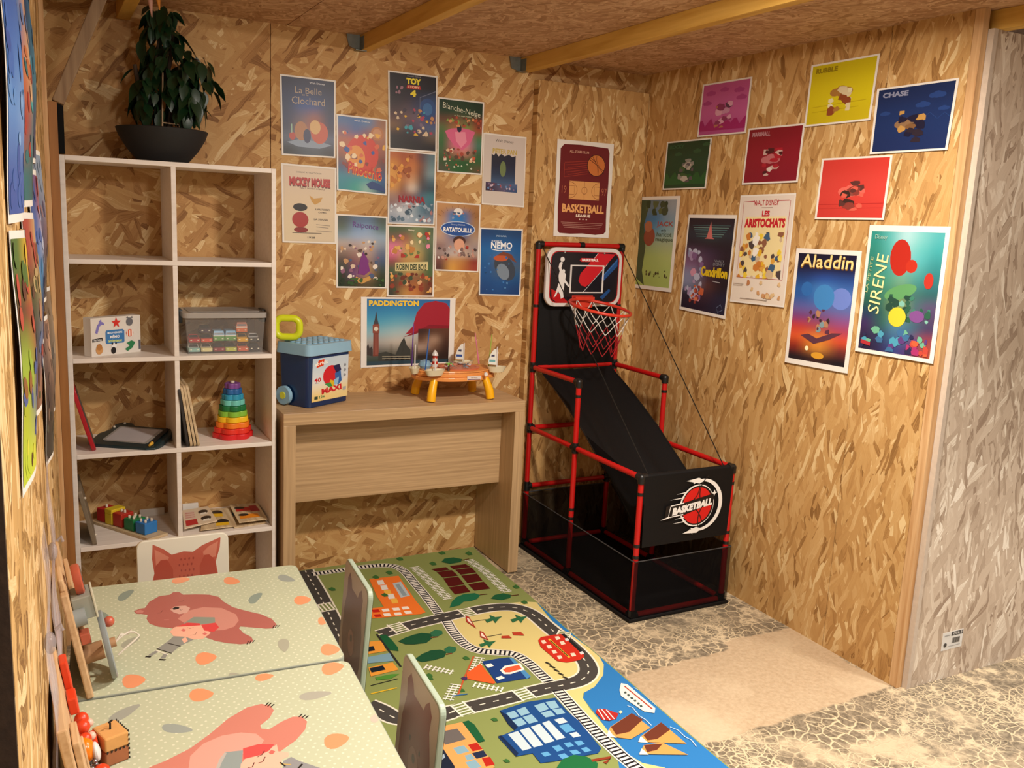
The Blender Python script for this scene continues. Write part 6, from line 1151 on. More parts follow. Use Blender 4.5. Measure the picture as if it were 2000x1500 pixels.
for s_ in (-1, 1): m = MB(); m.box((s_ * .140, -.030, .105), (s_ * .152, .030, .154)); m.build('clip', M_clip, sb, bevel=.002)
def car(loc, col, lab, kind='car', c2=None, rz=0):
    t = thing('toy_car', lab, 'toy', loc, rz=rz, group='toy cars in the clear box')
    mb = MB(); x, yb = .0195, .030
    if kind == 'van':
        mb.prism([(-x, -yb), (x, -yb), (x, yb), (-x, yb)], .004, .020, col); mb.prism([(-x, -yb), (x, -yb), (x, yb), (-x, yb)], .0201, .0245, 'e8e6da'); mb.add([(-x, -yb, .0245), (x, -yb, .0245), (x, yb, .0245), (-x, yb, .0245), (-x * .85, -yb * .86, .040), (x * .85, -yb * .86, .040), (x * .85, yb * .9, .040), (-x * .85, yb * .9, .040)], [(0, 1, 5, 4), (1, 2, 6, 5), (2, 3, 7, 6), (3, 0, 4, 7), (4, 5, 6, 7)], c2 or 'e8e6da')
        mb.add([(-x * .88, -yb * .985 - .0006, .0265), (x * .88, -yb * .985 - .0006, .0265), (x * .8, -yb * .93 - .0006, .033), (-x * .8, -yb * .93 - .0006, .033)], [(0, 1, 2, 3)], '2a3238'); mb.lathe([(.004, 0), (.004, .001)], (0, 0, 0), 8, col='d8d8d0')
    else:
        mb.prism([(-x, -yb), (-x * .7, -yb - .003), (x * .7, -yb - .003), (x, -yb), (x, yb), (-x, yb)], .004, .017, col)
        mb.add([(-x * .92, -yb * .35, .017), (x * .92, -yb * .35, .017), (x * .92, yb * .75, .017), (-x * .92, yb * .75, .017), (-x * .7, -yb * .05, .029), (x * .7, -yb * .05, .029), (x * .7, yb * .55, .029), (-x * .7, yb * .55, .029)], [(0, 1, 5, 4), (1, 2, 6, 5), (2, 3, 7, 6), (3, 0, 4, 7), (4, 5, 6, 7)], c2 or col)
        mb.add([(-x * .82, -yb * .30 - .001, .0185), (x * .82, -yb * .30 - .001, .0185), (x * .66, -yb * .08 - .001, .0275), (-x * .66, -yb * .08 - .001, .0275)], [(0, 1, 2, 3)], '20262c')
    for s_ in (-1, 1): mb.box((s_ * x * .62 - .003, -yb - .0036, .010), (s_ * x * .62 + .003, -yb - .0028, .0135), 'f4efd8')
    mb.build('car_body', PRINT_GLOSS, t, bevel=.0015)
    wl_ = MB()
    for sx in (-1, 1):
        for sy in (-1, 1):
            wl_.tube([(sx * x * .98 - sx * .005, sy * .018, .005), (sx * x * 1.04, sy * .018, .005)], .0052, 10)
    wl_.build('wheels', M_blk, t, smooth=True)
cx0, cy0, cz0 = .463, -.222, Z[2] + .003
for i, (col, lab, kd, c2) in enumerate((('8fc4b8', 'mint toy car in the bottom row, far left of the clear box', 'car', 'dfe8e0'), ('e4dc9c', 'cream yellow toy car in the bottom row, second from the left', 'car', 'e8e4c8'), ('8c2434', 'maroon toy car in the bottom row, middle', 'car', '24242a'), ('c0c850', 'lime yellow toy car in the bottom row under the right-hand van', 'car', '2c3830'), ('d0603c', 'orange-red toy car in the bottom row, right', 'car', None), ('1c1c20', 'black toy car in the bottom row, far right corner', 'car', None))):
    car((cx0 + i * .0425, cy0, cz0), col, lab, kd, c2)
for i, (col, lab, kd, c2) in enumerate((('b8202c', 'crimson toy car lying on the mint one', 'car', None), ('d84a30', 'scarlet toy car without a roof on the second row', 'car', '3a2c2c'), ('5c9c50', 'green and white toy van with a pale blue roof, the left one of two', 'van', '5aa0cc'), ('5c9c50', 'green and white toy van with a pale blue roof, the right one of two', 'van', '5aa0cc'), ('e0a820', 'amber toy car on the second row at the right', 'car', None), ('2c2c30', 'dark toy car with a white stripe at the right wall of the box', 'car', 'e0e0e0'))):
    car((cx0 + .002 + i * .0422, cy0 + .008, cz0 + .033 + (.004 if kd == 'van' else 0)), col, lab, kd, c2)
for i, col, lab, kd, c2 in ((1, '3c2c3c', 'plum dark toy car on the top row', 'car', None), (4, 'd86c38', 'orange toy van on the top row above the amber car', 'van', 'd86c38')):
    car((cx0 + i * .0425, cy0 + .02, cz0 + .066), col, lab, kd, c2)
# red slate and drawing board
t = thing('red_slate', 'thin red framed slate leaning against the left side of the shelf', 'toy', (.125, -.175, Z[3]), rot=(0, R(-15), 0))
m = MB(); m.T = Matrix.Rotation(R(90), 4, 'Z') @ Matrix.Rotation(R(90), 4, 'X'); m.prism(rrect(-.095, .0, .095, .235, .02), -.007, .007); m.build('frame', plain('red_plastic', 'a81420', .35), t, bevel=.003)
m = MB(); m.box((.0075, -.08, .02), (.0085, .08, .21)); m.build('panel', plain('slate_grey', '54504c', .5), t)
t = thing('drawing_board', 'dark green magnetic drawing board with a grey-white screen and yellow-tipped pen', 'toy', (.262, -.165, Z[3] + .002), rot=(R(9), R(1), R(-32)))
m = MB(); m.prism([(-.125, -.082), (-.105, -.100), (.095, -.100), (.122, -.085), (.126, -.05), (.118, .075), (.095, .092), (-.04, .092), (-.062, .115), (-.10, .118), (-.118, .09), (-.112, .04), (-.132, 0)], .002, .022); m.build('body', plain('dark_teal_plastic', '1c3034', .35), t, smooth=False, bevel=.005)
m = MB(); m.prism(rrect(-.088, -.062, .078, .072, .012), .0224, .0235); m.build('bezel', plain('grey_bezel', '9a958f', .4), t); m = MB(); m.prism(rrect(-.078, -.054, .066, .062, .008), .0236, .0243); m.build('screen', plain('grey_screen', 'b3aeb0', .35), t)
m = MB(); m.tube([(.095, .065, .027), (.098, -.06, .027)], .0065, 10); m.build('pen', M_blk, t, smooth=True); m = MB(); m.tube([(.098, -.06, .027), (.0985, -.082, .027)], [.0065, .004], 10); m.build('pen_tip', plain('mustard_plastic', 'd8a83c', .4), t, smooth=True)
for x, y in ((-.085, .10), (-.105, .06)): MB().ball((x, y, .024), .005, 8, 6).build('stamp', plain('cream_plastic', 'd8ccb8', .4), t, smooth=True)
# leaning wooden boards
M_ply = wood('birch_ply', 'b59a74', 'd8c29c', (1, 0, 2), (2, 50, 50), .55, 8); M_dk = plain('dark_print', '2c2624', .6)
for i in range(4):
    t = thing('puzzle_board', 'thin wooden board leaning against the shelf divider, ' + ('outermost', 'second outward', 'third outward', 'innermost, dark faced')[i] + ' of four', 'board', (.466 - i * .0125, -.195, Z[3] + .0015), rot=(0, R(-9.5 + i * .7), 0), group='wooden boards leaning in the right cell')
    m = MB(); m.T = Matrix.Rotation(R(90), 4, 'Z') @ Matrix.Rotation(R(90), 4, 'X'); m.prism(rrect(-.11, 0, .11, .228 - i * .003, .016), -.0045, .0045); m.build('panel', M_ply if i < 3 else M_dk, t, bevel=.001)
    m = MB(); m.box((-.0052, -.105, .006), (-.0047, .105, .22)); m.build('picture_face', M_dk, t)
# stacking tower
t = thing('stacking_tower', 'rainbow stacking tower of ten flower-shaped rings narrowing upward', 'toy', (.608, -.175, Z[3]))
for i, (c, nm) in enumerate((('d41c20', 'red'), ('de3020', 'scarlet'), ('ec7a1c', 'orange'), ('f0c020', 'yellow'), ('84bc3c', 'lime green'), ('14703c', 'dark green'), ('6cc4b8', 'turquoise'), ('2c94b8', 'sky blue'), ('2460a0', 'blue'), ('7c4890', 'purple'))):
    r_ = .0745 - i * .0050; n_ = 6; P = []
    for k in range(60): an = 2 * math.pi * k / 60; P.append((r_ * (.86 + .14 * abs(math.cos(n_ * an / 2))) * math.cos(an + i * .12), r_ * (.86 + .14 * abs(math.cos(n_ * an / 2))) * math.sin(an + i * .12)))
    m = MB(); m.prism(P, i * .0207, i * .0207 + .0199); m.build('ring', plain('ring_' + nm, c, .42), t, bevel=.0022)['label'] = nm + ' flower ring'
MB().lathe([(.008, 0), (.008, .006)], (0, 0, .207), 12).build('knob', plain('cream_plastic', 'd8ccb8', .4), t, smooth=True)
# plank and block train
t = thing('leaning_board', 'grey-brown framed board leaning in the lowest left cell', 'board', (.116, -.18, Z[4]), rot=(0, R(-12), 0))
m = MB(); m.T = Matrix.Rotation(R(90), 4, 'Z') @ Matrix.Rotation(R(90), 4, 'X'); m.prism(rrect(-.115, 0, .115, .205, .01), -.008, .006); m.build('panel', plain('grey_brown_wood', '7a6c58', .6, noise=.15), t, bevel=.002)
for z in (.03, .17): MB().ball((.009, -.09, z), .0045, 8, 6).build('pin', plain('cream_plastic', 'd8ccb8', .4), t, smooth=True)
t = thing('block_board', 'pale wooden tray on which five coloured blocks stand in a diagonal row', 'toy', (.232, -.155, Z[4]), rz=R(-57.5))
MB().box((-.168, -.041, .0), (.168, .041, .011)).build('tray', M_ply, t, bevel=.0015)
for nm, c, x, w_, h_ in (('red', 'b81c20', -.118, .022, .050), ('yellow', 'dcc028', -.070, .020, .058), ('scarlet', 'b83020', -.024, .024, .050), ('green', '1c7844', .040, .026, .042), ('blue', '2c78c0', .104, .026, .042)):
    bt = thing('toy_block', nm + ' wooden block with white pegs on the diagonal tray', 'block', tuple(t.matrix_basis @ Vector((0, 0, 0))), group='blocks on the diagonal tray')
    T = Matrix.Translation((.232, -.155, Z[4] + .0115)) @ Matrix.Rotation(R(-57.5), 4, 'Z') @ Matrix.Translation((x, 0, 0)); bt.matrix_basis = T
    m = MB()
    if nm == 'yellow': m.box((-w_, -.030, h_ - .018), (w_, .030, h_)); m.box((-w_, -.030, 0), (w_, -.012, h_ - .018)); m.box((-w_, .012, 0), (w_, .030, h_ - .018))
    else: m.box((-w_, -.027, 0), (w_, .027, h_))
    m.build('cube', plain('block_' + nm, c, .45), bt, bevel=.0025)
    if nm != 'yellow':
        for px, py in {'red': [(0, 0)], 'scarlet': [(-.008, 0), (.01, 0)], 'green': [(-.012, -.013), (.012, -.013), (-.012, .013), (.012, .013), (0, 0)], 'blue': [(-.012, -.013), (.012, -.013), (-.012, .013), (.012, .013)]}[nm]:
            MB().lathe([(.0045, 0), (.0045, .008), (.003, .0105)], (px, py, h_), 10).build('peg', plain('cream_plastic', 'd8ccb8', .4), bt, smooth=True)
# puzzle cards with vehicles
def qprism(name, Q, z, th, mat, parent):
    m = MB(); m.prism(Q, z, z + th); return m.build(name, mat, parent, bevel=.0006)
def bil(Q, u, v): return tuple((Q[3][k] * (1 - u) + Q[2][k] * u) * (1 - v) + (Q[0][k] * (1 - u) + Q[1][k] * u) * v for k in (0, 1))
CARDS = [('cream picture card with a red grid and two black-lidded pieces', [(.435, -.056), (.535, -.035), (.540, -.22), (.415, -.270)], .0150, ['c8342c', '1c1c20'], 0),
         ('wooden puzzle card with yellow cars beside the red-grid card', [(.520, -.034), (.615, -.06), (.600, -.276), (.470, -.280)], .0060, ['e0b020', '1c1c20'], 1),
         ('wooden card lying lowest with a small blue vehicle', [(.602, -.037), (.712, -.05), (.715, -.262), (.59, -.281)], .0010, ['3c78a8', '2c4c60'], 2),
         ('wooden puzzle card with red and orange vehicles, on top at the right', [(.613, -.051), (.722, -.066), (.716, -.270), (.609, -.276)], .0180, ['c01c20', 'e08020'], 3)]
for lab, Q, dz, cs_, k in CARDS:
    cx = sum(q[0] for q in Q) / 4; cy = sum(q[1] for q in Q) / 4; Ql = [(q[0] - cx, q[1] - cy) for q in Q]
    t = thing('picture_card', lab, 'card', (cx, cy, Z[4] + dz), group='picture cards in the lowest right cell')
    qprism('card_board', list(reversed(Ql)), 0, .0042, M_ply if k else plain('cream_card', 'dcc8ac', .5), t)
    o = MB(); a = Art(o, lambda u, v, w: (*bil(Ql, u, v), .0044 + w), .00005, 0)
    if k == 0:
        a.poly([(.06, .45), (.40, .42), (.42, .82), (.08, .86)], 'd8b8a8'); 
        for q in range(3): a.line([(.08, .52 + q * .12), (.40, .50 + q * .12)], .02, 'b83c34')
        a.poly([(.06, .08), (.42, .06), (.42, .36), (.06, .38)], 'b8242c')
        for y in (.70, .30): a.poly(ell(.72, y, .17, .12), '1c1c20'); a.poly([(.58, y - .17), (.84, y - .19), (.80, y - .06), (.62, y - .06)], 'ece4d4')
    elif k == 1:
        for x, y in ((.48, .75), (.62, .28)): a.poly(ell(x, y, .20, .13), '1c1c20'); a.poly([(x - .2, y - .18), (x + .2, y - .20), (x + .18, y - .04), (x - .18, y - .04)], 'e8b820')
    elif k == 2: a.poly(ell(.15, .65, .13, .12), '3c7098')
    else:
        for y, c in ((.70, 'b81c20'), (.30, 'e88c1c')): a.poly([(.10, y - .14), (.80, y - .14), (.78, y + .06), (.36, y + .10), (.14, y + .06)], c); a.poly(ell(.28, y + .06, .18, .07), '1c1c20')
        a.poly([(.6, .5), (.92, .5), (.88, .85), (.62, .85)], 'a02430')
    o.build('card_print', PRINT, t)
for x0, x1, h_, lab in ((.285, .374, .028, 'white card propped at the back behind the block tray'), (.441, .500, .034, 'white card propped at the back of the lowest right cell')):
    t = thing('white_card', lab, 'card', ((x0 + x1) / 2, -.02, Z[4])); MB().box((-(x1 - x0) / 2, -.008, .0), ((x1 - x0) / 2, 0, h_)).build('card_board', plain('white_card', 'dcd6ce', .5), t, bevel=.001)
# ------------------------------------------------------------------ bin of bricks on the desk
M_bin = plain('navy_plastic', '0c2c58', .12, spec=.6); M_binl = plain('sky_blue_plastic', '8cb4cc', .35)
bn = thing('brick_bin', 'dark blue plastic brick bin with light blue lid and sticker on the desk', 'toy bin', (.868, -.285, DH), rz=R(31))
def taper(m, x0, y0, x1, y1, z0, z1, e_, r=.022):
    P0 = rrect(x0 + e_, y0 + e_, x1 - e_, y1 - e_, r); P1 = rrect(x0, y0, x1, y1, r); n_ = len(P0)
    m.add([(x, y, z0) for x, y in P0] + [(x, y, z1) for x, y in P1], [(i, (i + 1) % n_, n_ + (i + 1) % n_, n_ + i) for i in range(n_)] + [tuple(reversed(range(n_))), tuple(range(n_, 2 * n_))])
m = MB(); taper(m, 0, 0, .236, .165, .002, .205, .006); m.build('bin_body', M_bin, bn, smooth=True)
m = MB(); taper(m, -.006, -.006, .242, .171, .203, .244, -.003, .024); m.build('lid', M_binl, bn, smooth=True)
m = MB()
for i in range(7):
    for j in range(5): m.lathe([(.0105, 0), (.0105, .0045), (.008, .0055)], (.028 + i * .030, .026 + j * .029, .244), 12)
st = m.build('studs', M_binl, bn, smooth=True); st['label'] = 'rows of low round studs'
o = MB(); a = Art(o, lambda u, v, w: (.020 + u * .200, (.0049 - .0046 * v) - .0012 - w, .022 + v * .168), .00005, 0)
a.grid(0, 0, 1, 1, G(['b8ccdc c0d0dc', 'ccd8e0 c8d4dc', 'd8dce0 d8dce0', 'e4d8b8 e4d8b0', 'e8cc80 e8d090']), 3)
a.poly([(.10, .78), (.30, .82), (.32, .97), (.16, .95)], 'd8401c'); a.text('abrick', .06, .845, .42, .925, 'f8f4e8', .02, rot=6); a.poly(ell(.58, .54, .30, .27), 'c8d4dc'); a.poly(ell(.52, .56, .23, .24), 'cc2430'); a.poly([(.45, .30), (.62, .28), (.60, .42), (.50, .46)], 'd8b42c'); a.poly([(.34, .38), (.48, .28), (.56, .30), (.50, .40)], '3c9048'); a.poly([(.62, .60), (.78, .66), (.82, .40), (.72, .30), (.64, .40)], '2c64a8'); a.poly([(.56, .78), (.74, .80), (.80, .66), (.66, .60)], '1c2450'); a.poly([(.60, .44), (.74, .50), (.72, .34), (.62, .32)], '8cbce0')
a.text('40', .05, .45, .24, .55, 'c8202c', .03); a.poly([(.08, .42), (.18, .42), (.18, .43), (.08, .43)], '9a9aa0'); a.text('MAXI', .26, .165, .82, .30, 'c8202c', .05, rot=5); a.text('12+', .20, .055, .36, .125, '3c7c50', .03); a.poly([(.07, .05), (.16, .05), (.16, .12), (.07, .12)], '2c4438')
for k in range(3): a.poly(ell(.90, .76 - k * .12, .035, .035), '8c949c')
a.poly([(.86, .16), (.95, .16), (.95, .24), (.86, .24)], 'a8aab0')
o.build('sticker', PRINT_GLOSS, bn)['label'] = 'sticker with the words abrick, 40, MAXI and 12+'
m = MB(); m.tube([(-.002, .118, .040), (-.018, .118, .040)], .036, 24); m.build('wheel', M_binl, bn, smooth=True); m = MB(); m.tube([(-.018, .118, .040), (-.021, .118, .040)], .014, 16); m.build('hub', plain('lemon_plastic', 'd8d83c', .35), bn, smooth=True)
m = MB(); P = [(x, 0, y) for x, y in rrect(-.044, -.036, .044, .036, .026, 6)]; m.T = Matrix.Translation((.010, .120, .300)) @ Matrix.Rotation(R(-50), 4, 'Z'); m.tube(P, .0135, 12, closed=True); m.build('pull_handle', plain('lemon_handle', 'cdd61c', .35), bn, smooth=True)['label'] = 'lemon yellow ring handle'
# ------------------------------------------------------------------ fishing play table
ft = thing('fishing_toy', 'orange toy fishing table on four yellow legs with little boats and sails, on the desk', 'toy', (1.505, -.190, DH))
M_or = plain('orange_plastic', 'e0924c', .35); M_yl = plain('yellow_plastic', 'f0b010', .3); M_cr = plain('cream_boat', 'd8ceb0', .4); M_wt = plain('white_plastic', 'd9d4d0', .35)
for sx, sy in ((-1, -1), (1, -1), (-1, 1), (1, 1)):
    m = MB(); P = [(sx * .115, sy * .070, .088), (sx * .122, sy * .078, .066), (sx * .130, sy * .086, .036), (sx * .134, sy * .090, .003)]; m.tube(P, [.016, .0165, .0185, .018], 12); m.build('leg', M_yl, ft, smooth=True)
hull = []
for k in range(48): an = 2 * math.pi * k / 48; r_ = 1 + .07 * math.cos(4 * an); hull.append((.168 * r_ * math.copysign(abs(math.cos(an)) ** .7, math.cos(an)), .108 * r_ * math.copysign(abs(math.sin(an)) ** .7, math.sin(an))))
m = MB(); m.prism(hull, .084, .100); m.prism([(x * .95, y * .93) for x, y in hull], .100, .118); m.prism([(x * .97, y * .96) for x, y in hull], .118, .124); m.build('table_body', M_or, ft, bevel=.003)
m = MB(); m.lathe([(.075, .124), (.078, .130), (.066, .130), (.064, .126)], (.02, -.01, 0), 28, sx=1.15); m.build('pool_rim', plain('salmon_plastic', 'd07c5c', .4), ft, smooth=True)
rn = random.Random(5); m = MB()
for k in range(46):
    an, r_ = rn.random() * 6.283, rn.random() ** .5 * .058; x, y = .02 + 1.15 * r_ * math.cos(an), -.01 + r_ * math.sin(an); z = .128 + rn.random() * .010; q = rn.random() * 6.283; s_ = .009
    m.add([(x + s_ * math.cos(q), y + s_ * math.sin(q), z), (x + s_ * math.cos(q + 2), y + s_ * math.sin(q + 2), z + .006), (x + s_ * math.cos(q + 4), y + s_ * math.sin(q + 4), z + .002)], [(0, 1, 2)], rn.choice(['c8ccd4', '3c4858', '8c98a8', 'e4e4e8', '5c7c94']))
o = m.build('fish_heap', PRINT_GLOSS, ft); o['kind'] = 'stuff'; o['label'] = 'heap of tiny silvery toy fish'
def boat(x, y, rz, L=.045, mast=.09, sail=None, parent=ft):
    T = Matrix.Translation((x, y, .112)) @ Matrix.Rotation(rz, 4, 'Z'); m = MB(); m.T = T; P0 = []; P1 = []
    for k in range(20):
        an = 2 * math.pi * k / 20; P0.append((L * .72 * math.cos(an), L * .34 * math.sin(an), 0)); P1.append((L * math.cos(an), L * .52 * math.sin(an), .024))
    P2 = [(p[0] * .88, p[1] * .84, .024) for p in P1]; P3 = [(p[0] * .8, p[1] * .8, .012) for p in P1]; V = P0 + P1 + P2 + P3; F = [tuple(reversed(range(20))), tuple(range(60, 80))]
    for r_ in range(3): F += [(r_ * 20 + i, r_ * 20 + (i + 1) % 20, (r_ + 1) * 20 + (i + 1) % 20, (r_ + 1) * 20 + i) for i in range(20)]
    m.add(V, F); b = m.build('boat', M_cr, parent, smooth=True)
    q = T @ Vector((0, 0, .012)); MB().tube([q, q + Vector((0, 0, mast))], .0028, 8).build('mast', M_wt, b, smooth=True)
    if sail:
        o = MB(); z0 = q.z + .018; P = [(0, 0), (-.036, .004), (-.038, .020), (-.030, .045), (-.014, .066), (-.002, .070)]
        ar = Art(o, lambda u, v, w: (q.x - .003 + u, q.y - .002 - w, z0 + v), .0003, 0); ar.poly(P, 'dcdcd4'); ar.poly([(-.006, .012), (-.034, .014), (-.034, .024), (-.006, .022)], '2c4c94' if sail == 1 else '6ca4a8'); ar.poly([(-.010, .035), (-.026, .037), (-.024, .044), (-.010, .044)], '3c3c58'); o.build('sail', PRINT, b)
boat(-.185, -.03, R(60), .042, .105); boat(-.125, -.100, R(15), .050, .060); boat(.165, -.075, R(-10), .042, .095, 2); boat(.085, .085, R(10), .050, .090, 1)
m = MB()
for k, c in enumerate(('d8d4d0', 'b83428', 'd8d4d0', 'b83428')): m.lathe([(.014 - k * .0012, k * .012), (.0132 - k * .0012, (k + 1) * .012)], (-.07, .035, .124), 16, col=c)
m.lathe([(.014, .048), (.012, .056), (.003, .070)], (-.07, .035, .124), 16, col='d8d4d0'); m.build('lighthouse', PRINT_GLOSS, ft, smooth=True)['label'] = 'red and white striped lighthouse'
m = MB(); m.tube([(-.055, -.075, .118), (-.052, -.072, .150)], [.006, .004], 8, col='4a3020')
for k in range(6): an = k * 1.047; m.add([(-.052, -.072, .150), (-.052 + .012 * math.cos(an - .4), -.072 + .012 * math.sin(an - .4), .156), (-.052 + .026 * math.cos(an), -.072 + .026 * math.sin(an), .146), (-.052 + .012 * math.cos(an + .4), -.072 + .012 * math.sin(an + .4), .156)], [(0, 1, 2, 3)], '7cb83c')
m.build('palm_tree', PRINT, ft)['label'] = 'tiny green plastic palm tree'
m = MB(); m.lathe([(.022, 0), (.028, .012), (.020, .030), (.004, .036)], (-.125, .01, .124), 16); m.build('whale', plain('pale_blue_plastic', '7ca4bc', .35), ft, smooth=True)['label'] = 'pale blue round figure'
m = MB(); m.box((.012, -.1165, .090), (.075, -.1145, .106)); m.build('name_plate', plain('pale_plate', 'd4c8c0', .4), ft); o = MB(); a = Art(o, lambda u, v, w: (.012 + .063 * u, -.1166 - w, .090 + .016 * v), .00005, 0); a.poly([(.05, .05), (.95, .05), (.95, .2), (.6, .28), (.3, .2), (.05, .3)], '5c4c78'); a.text('FISHING', .28, .45, .72, .72, '8c7468', .03); o.build('plate_print', PRINT, ft)
for nm, c, x, y, dx, h_ in (('purple', '6a48a0', -.187, .0, .002, .180), ('blue', '2c5ca4', -.150, -.06, .010, .165), ('pink', 'd87898', .132, .03, -.026, .135), ('green', '9cb84c', .150, -.03, .006, .135)):
    m = MB(); m.tube([(x, y, .130), (x + dx, y - .005, .130 + h_)], [.0034, .0018], 8); m.build('rod', plain('rod_' + nm, c, .35), ft, smooth=True)['label'] = nm + ' fishing rod'
m = MB(); m.lathe([(.008, -.003), (.008, .003)], (0, 0, 0), 14); m.T = None; dl = m.build('life_ring', M_wt, ft, smooth=True); dl.location = (.095, -.118, .112); dl.rotation_euler = (R(90), 0, 0)
# ------------------------------------------------------------------ plant
pl = thing('potted_plant', 'leafy dark green plant in a wide black bowl on top of the shelf', 'plant', (.382, -.155, 1.6445))
m = MB(); m.lathe([(.070, 0), (.085, .006), (.118, .045), (.142, .085), (.152, .112), (.148, .1145), (.140, .108), (.130, .098)], (0, 0, 0), 48); m.build('pot', plain('charcoal_pot', '1b1b1c', .7, noise=.1), pl, smooth=True)
MB().lathe([(.0, .094), (.132, .0945), (.133, .100), (.0, .1005)], (0, 0, 0), 30, cap=False).build('soil', plain('soil', '241810', .95, noise=.4, bump=.6), pl)
M_stem = plain('bark', '3a2a1c', .8, noise=.3); M_stake = plain('pale_stake', 'b89a78', .6)
stems = [[(-.045, .0, .095), (-.050, .005, .18), (-.03, .01, .28), (-.01, 0, .38), (.0, -.01, .47)], [(.02, .0, .095), (.035, .01, .2), (.07, .0, .30), (.12, -.01, .36)], [(-.01, .01, .095), (.0, .02, .22), (.03, .0, .34), (.04, 0, .44)], [(-.045, 0, .14), (-.07, -.01, .22), (-.085, -.01, .32)]]
for q in stems: MB().tube(q, [.011 - .0022 * i for i in range(len(q))], 8).build('stem', M_stem, pl, smooth=True)
for x in (-.004, .052): MB().tube([(x, -.03, .095), (x + .006, -.03, .30)], .0028, 8).build('stake', M_stake, pl, smooth=True)
MB().tube([(-.004, -.032, .135), (.054, -.032, .133)], .0022, 8).build('stake', M_stake, pl, smooth=True)
def leaf_mesh(L, Wd, droop):
    m = MB(); vs = []; n_ = 6
    for i in range(n_ + 1):
        f_ = i / n_; w_ = Wd * math.sin(math.pi * f_ ** .8) * (1 - .25 * f_) + .0005; z = -droop * f_ * f_; vs += [(L * f_, -w_, z + .10 * w_), (L * f_, 0, z - .12 * w_), (L * f_, w_, z + .10 * w_)]
    m.add(vs, [(3 * i + k, 3 * i + 3 + k, 3 * i + 4 + k, 3 * i + 1 + k) for i in range(n_) for k in (0, 1)]); return m
M_leaf = plain('dark_leaf', '123018', .38, spec=.5, noise=.5, nscale=25)
lf = [leaf_mesh(.062, .0165, .018), leaf_mesh(.075, .019, .030), leaf_mesh(.050, .014, .010)]
LM = []
for k in range(3): o = lf[k].build('leaf', M_leaf, pl, smooth=True); LM.append(o.data); LM_last = o; (bpy.data.objects.remove(o) if k else None)
first = [c for c in pl.children if c.name == 'leaf'][0]; bpy.data.objects.remove(first)
rn = random.Random(11); cl = [(-.01, 0, .30, .085, .07), (.055, 0, .33, .10, .07), (.115, 0, .30, .075, .075), (.0, 0, .41, .07, .07), (.03, 0, .21, .06, .05), (.085, 0, .22, .055, .05), (-.055, 0, .23, .03, .05), (.0, 0, .50, .05, .04)]
for k in range(290):
    cx, cy, cz, rx, rz_h = cl[k % len(cl)]
    a1, b1 = rn.random() * 6.283, rn.uniform(-1, 1); p = Vector((cx + rx * math.cos(a1) * (1 - abs(b1) ** 2) ** .5 * rn.uniform(.5, 1), cy + .075 * math.sin(a1) * rn.uniform(.4, 1), cz + rz_h * b1))
    if p.z > .52: continue
    o = bpy.data.objects.new('leaf', LM[k % 3]); COL.objects.link(o); o.parent = pl; o.location = p
    yaw = math.atan2(p.y - cy, p.x - cx) + rn.uniform(-.7, .7); o.rotation_euler = Euler((rn.uniform(-.5, .5), R(rn.uniform(25, 80)), yaw), 'XYZ'); s_ = rn.uniform(.85, 1.3); o.scale = (s_, s_, s_)
t = thing('ribbon_tips', 'pink and orange tapered ribbon ends hanging down beside the plant', 'decoration', (.335, -.30, 2.19))
for x, c, l_, nm in ((-.002, 'c49484', .090, 'pink ribbon tip'), (.022, 'd08830', .064, 'orange ribbon tip')): MB().tube([(x, 0, -.002), (x + .004, 0, -l_ * .45), (x + .008, 0, -l_)], [.010, .008, .0015], 10).build('ribbon', plain('ribbon_' + nm[:4], c, .6), t, smooth=True)['label'] = nm
# ------------------------------------------------------------------ activity boards on the near tables
M_beech = wood('beech', 'c0986c', 'd8b488', (1, 0, 2), (3, 50, 50), .5, 9)
M_coral = plain('coral_paint', 'b85840', .4); M_grb = plain('grey_blue_paint', '8c9494', .4); M_grn = plain('grey_green_paint', '94968a', .45)
TZ = .5
t = thing('activity_board', 'wooden activity board with a grey-blue wheel leaning on the left wall at the farther table', 'toy', (.046, -1.722, TZ), rot=(0, R(-10), R(2)))
MB().box((-.014, 0, 0), (0, .33, .235)).build('board', M_beech, t, bevel=.003)
m = MB(); m.box((-.012, .02, .235), (-.002, .10, .262)); m.build('crest', M_beech, t, bevel=.003)
m = MB(); m.T = Matrix.Translation((.014, .085, .228)) @ Matrix.Rotation(R(90), 4, 'Y'); m.lathe([(.030, 0), (.033, .004), (.033, .014), (.028, .017)], (0, 0, 0), 28, sx=1.0, sy=.9); m.build('mirror_frame', M_coral, t, smooth=True)
m = MB(); m.T = Matrix.Translation((.0315, .085, .228)) @ Matrix.Rotation(R(90), 4, 'Y'); m.lathe([(.026, 0), (.026, .001)], (0, 0, 0), 24, sy=.9); m.build('mirror', plain('mirror_glass', '9a9090', .1, .9), t, smooth=True)
m = MB(); m.box((.001, .05, .150), (.040, .115, .200)); m.build('grey_box', M_grn, t, bevel=.002); m = MB(); m.box((.0405, .048, .148), (.0445, .117, .202)); m.build('box_face', plain('cream_paint', 'ccc8b0', .45), t, bevel=.001)
m = MB(); m.tube([(-.0, .040, .163), (.022, .040, .163)], .018, 24); m.build('drum', M_grb, t, smooth=True)
m = MB(); m.box((.001, .045, .098), (.020, .075, .122)); m.build('red_block', plain('brick_paint', 'b05840', .45), t, bevel=.002)
m = MB(); m.tube([(.0, .085, .058), (.038, .085, .058)], .020, 20); m.build('axle', plain('bare_wood', 'b88c64', .55, noise=.12), t, smooth=True)
WZ = .066
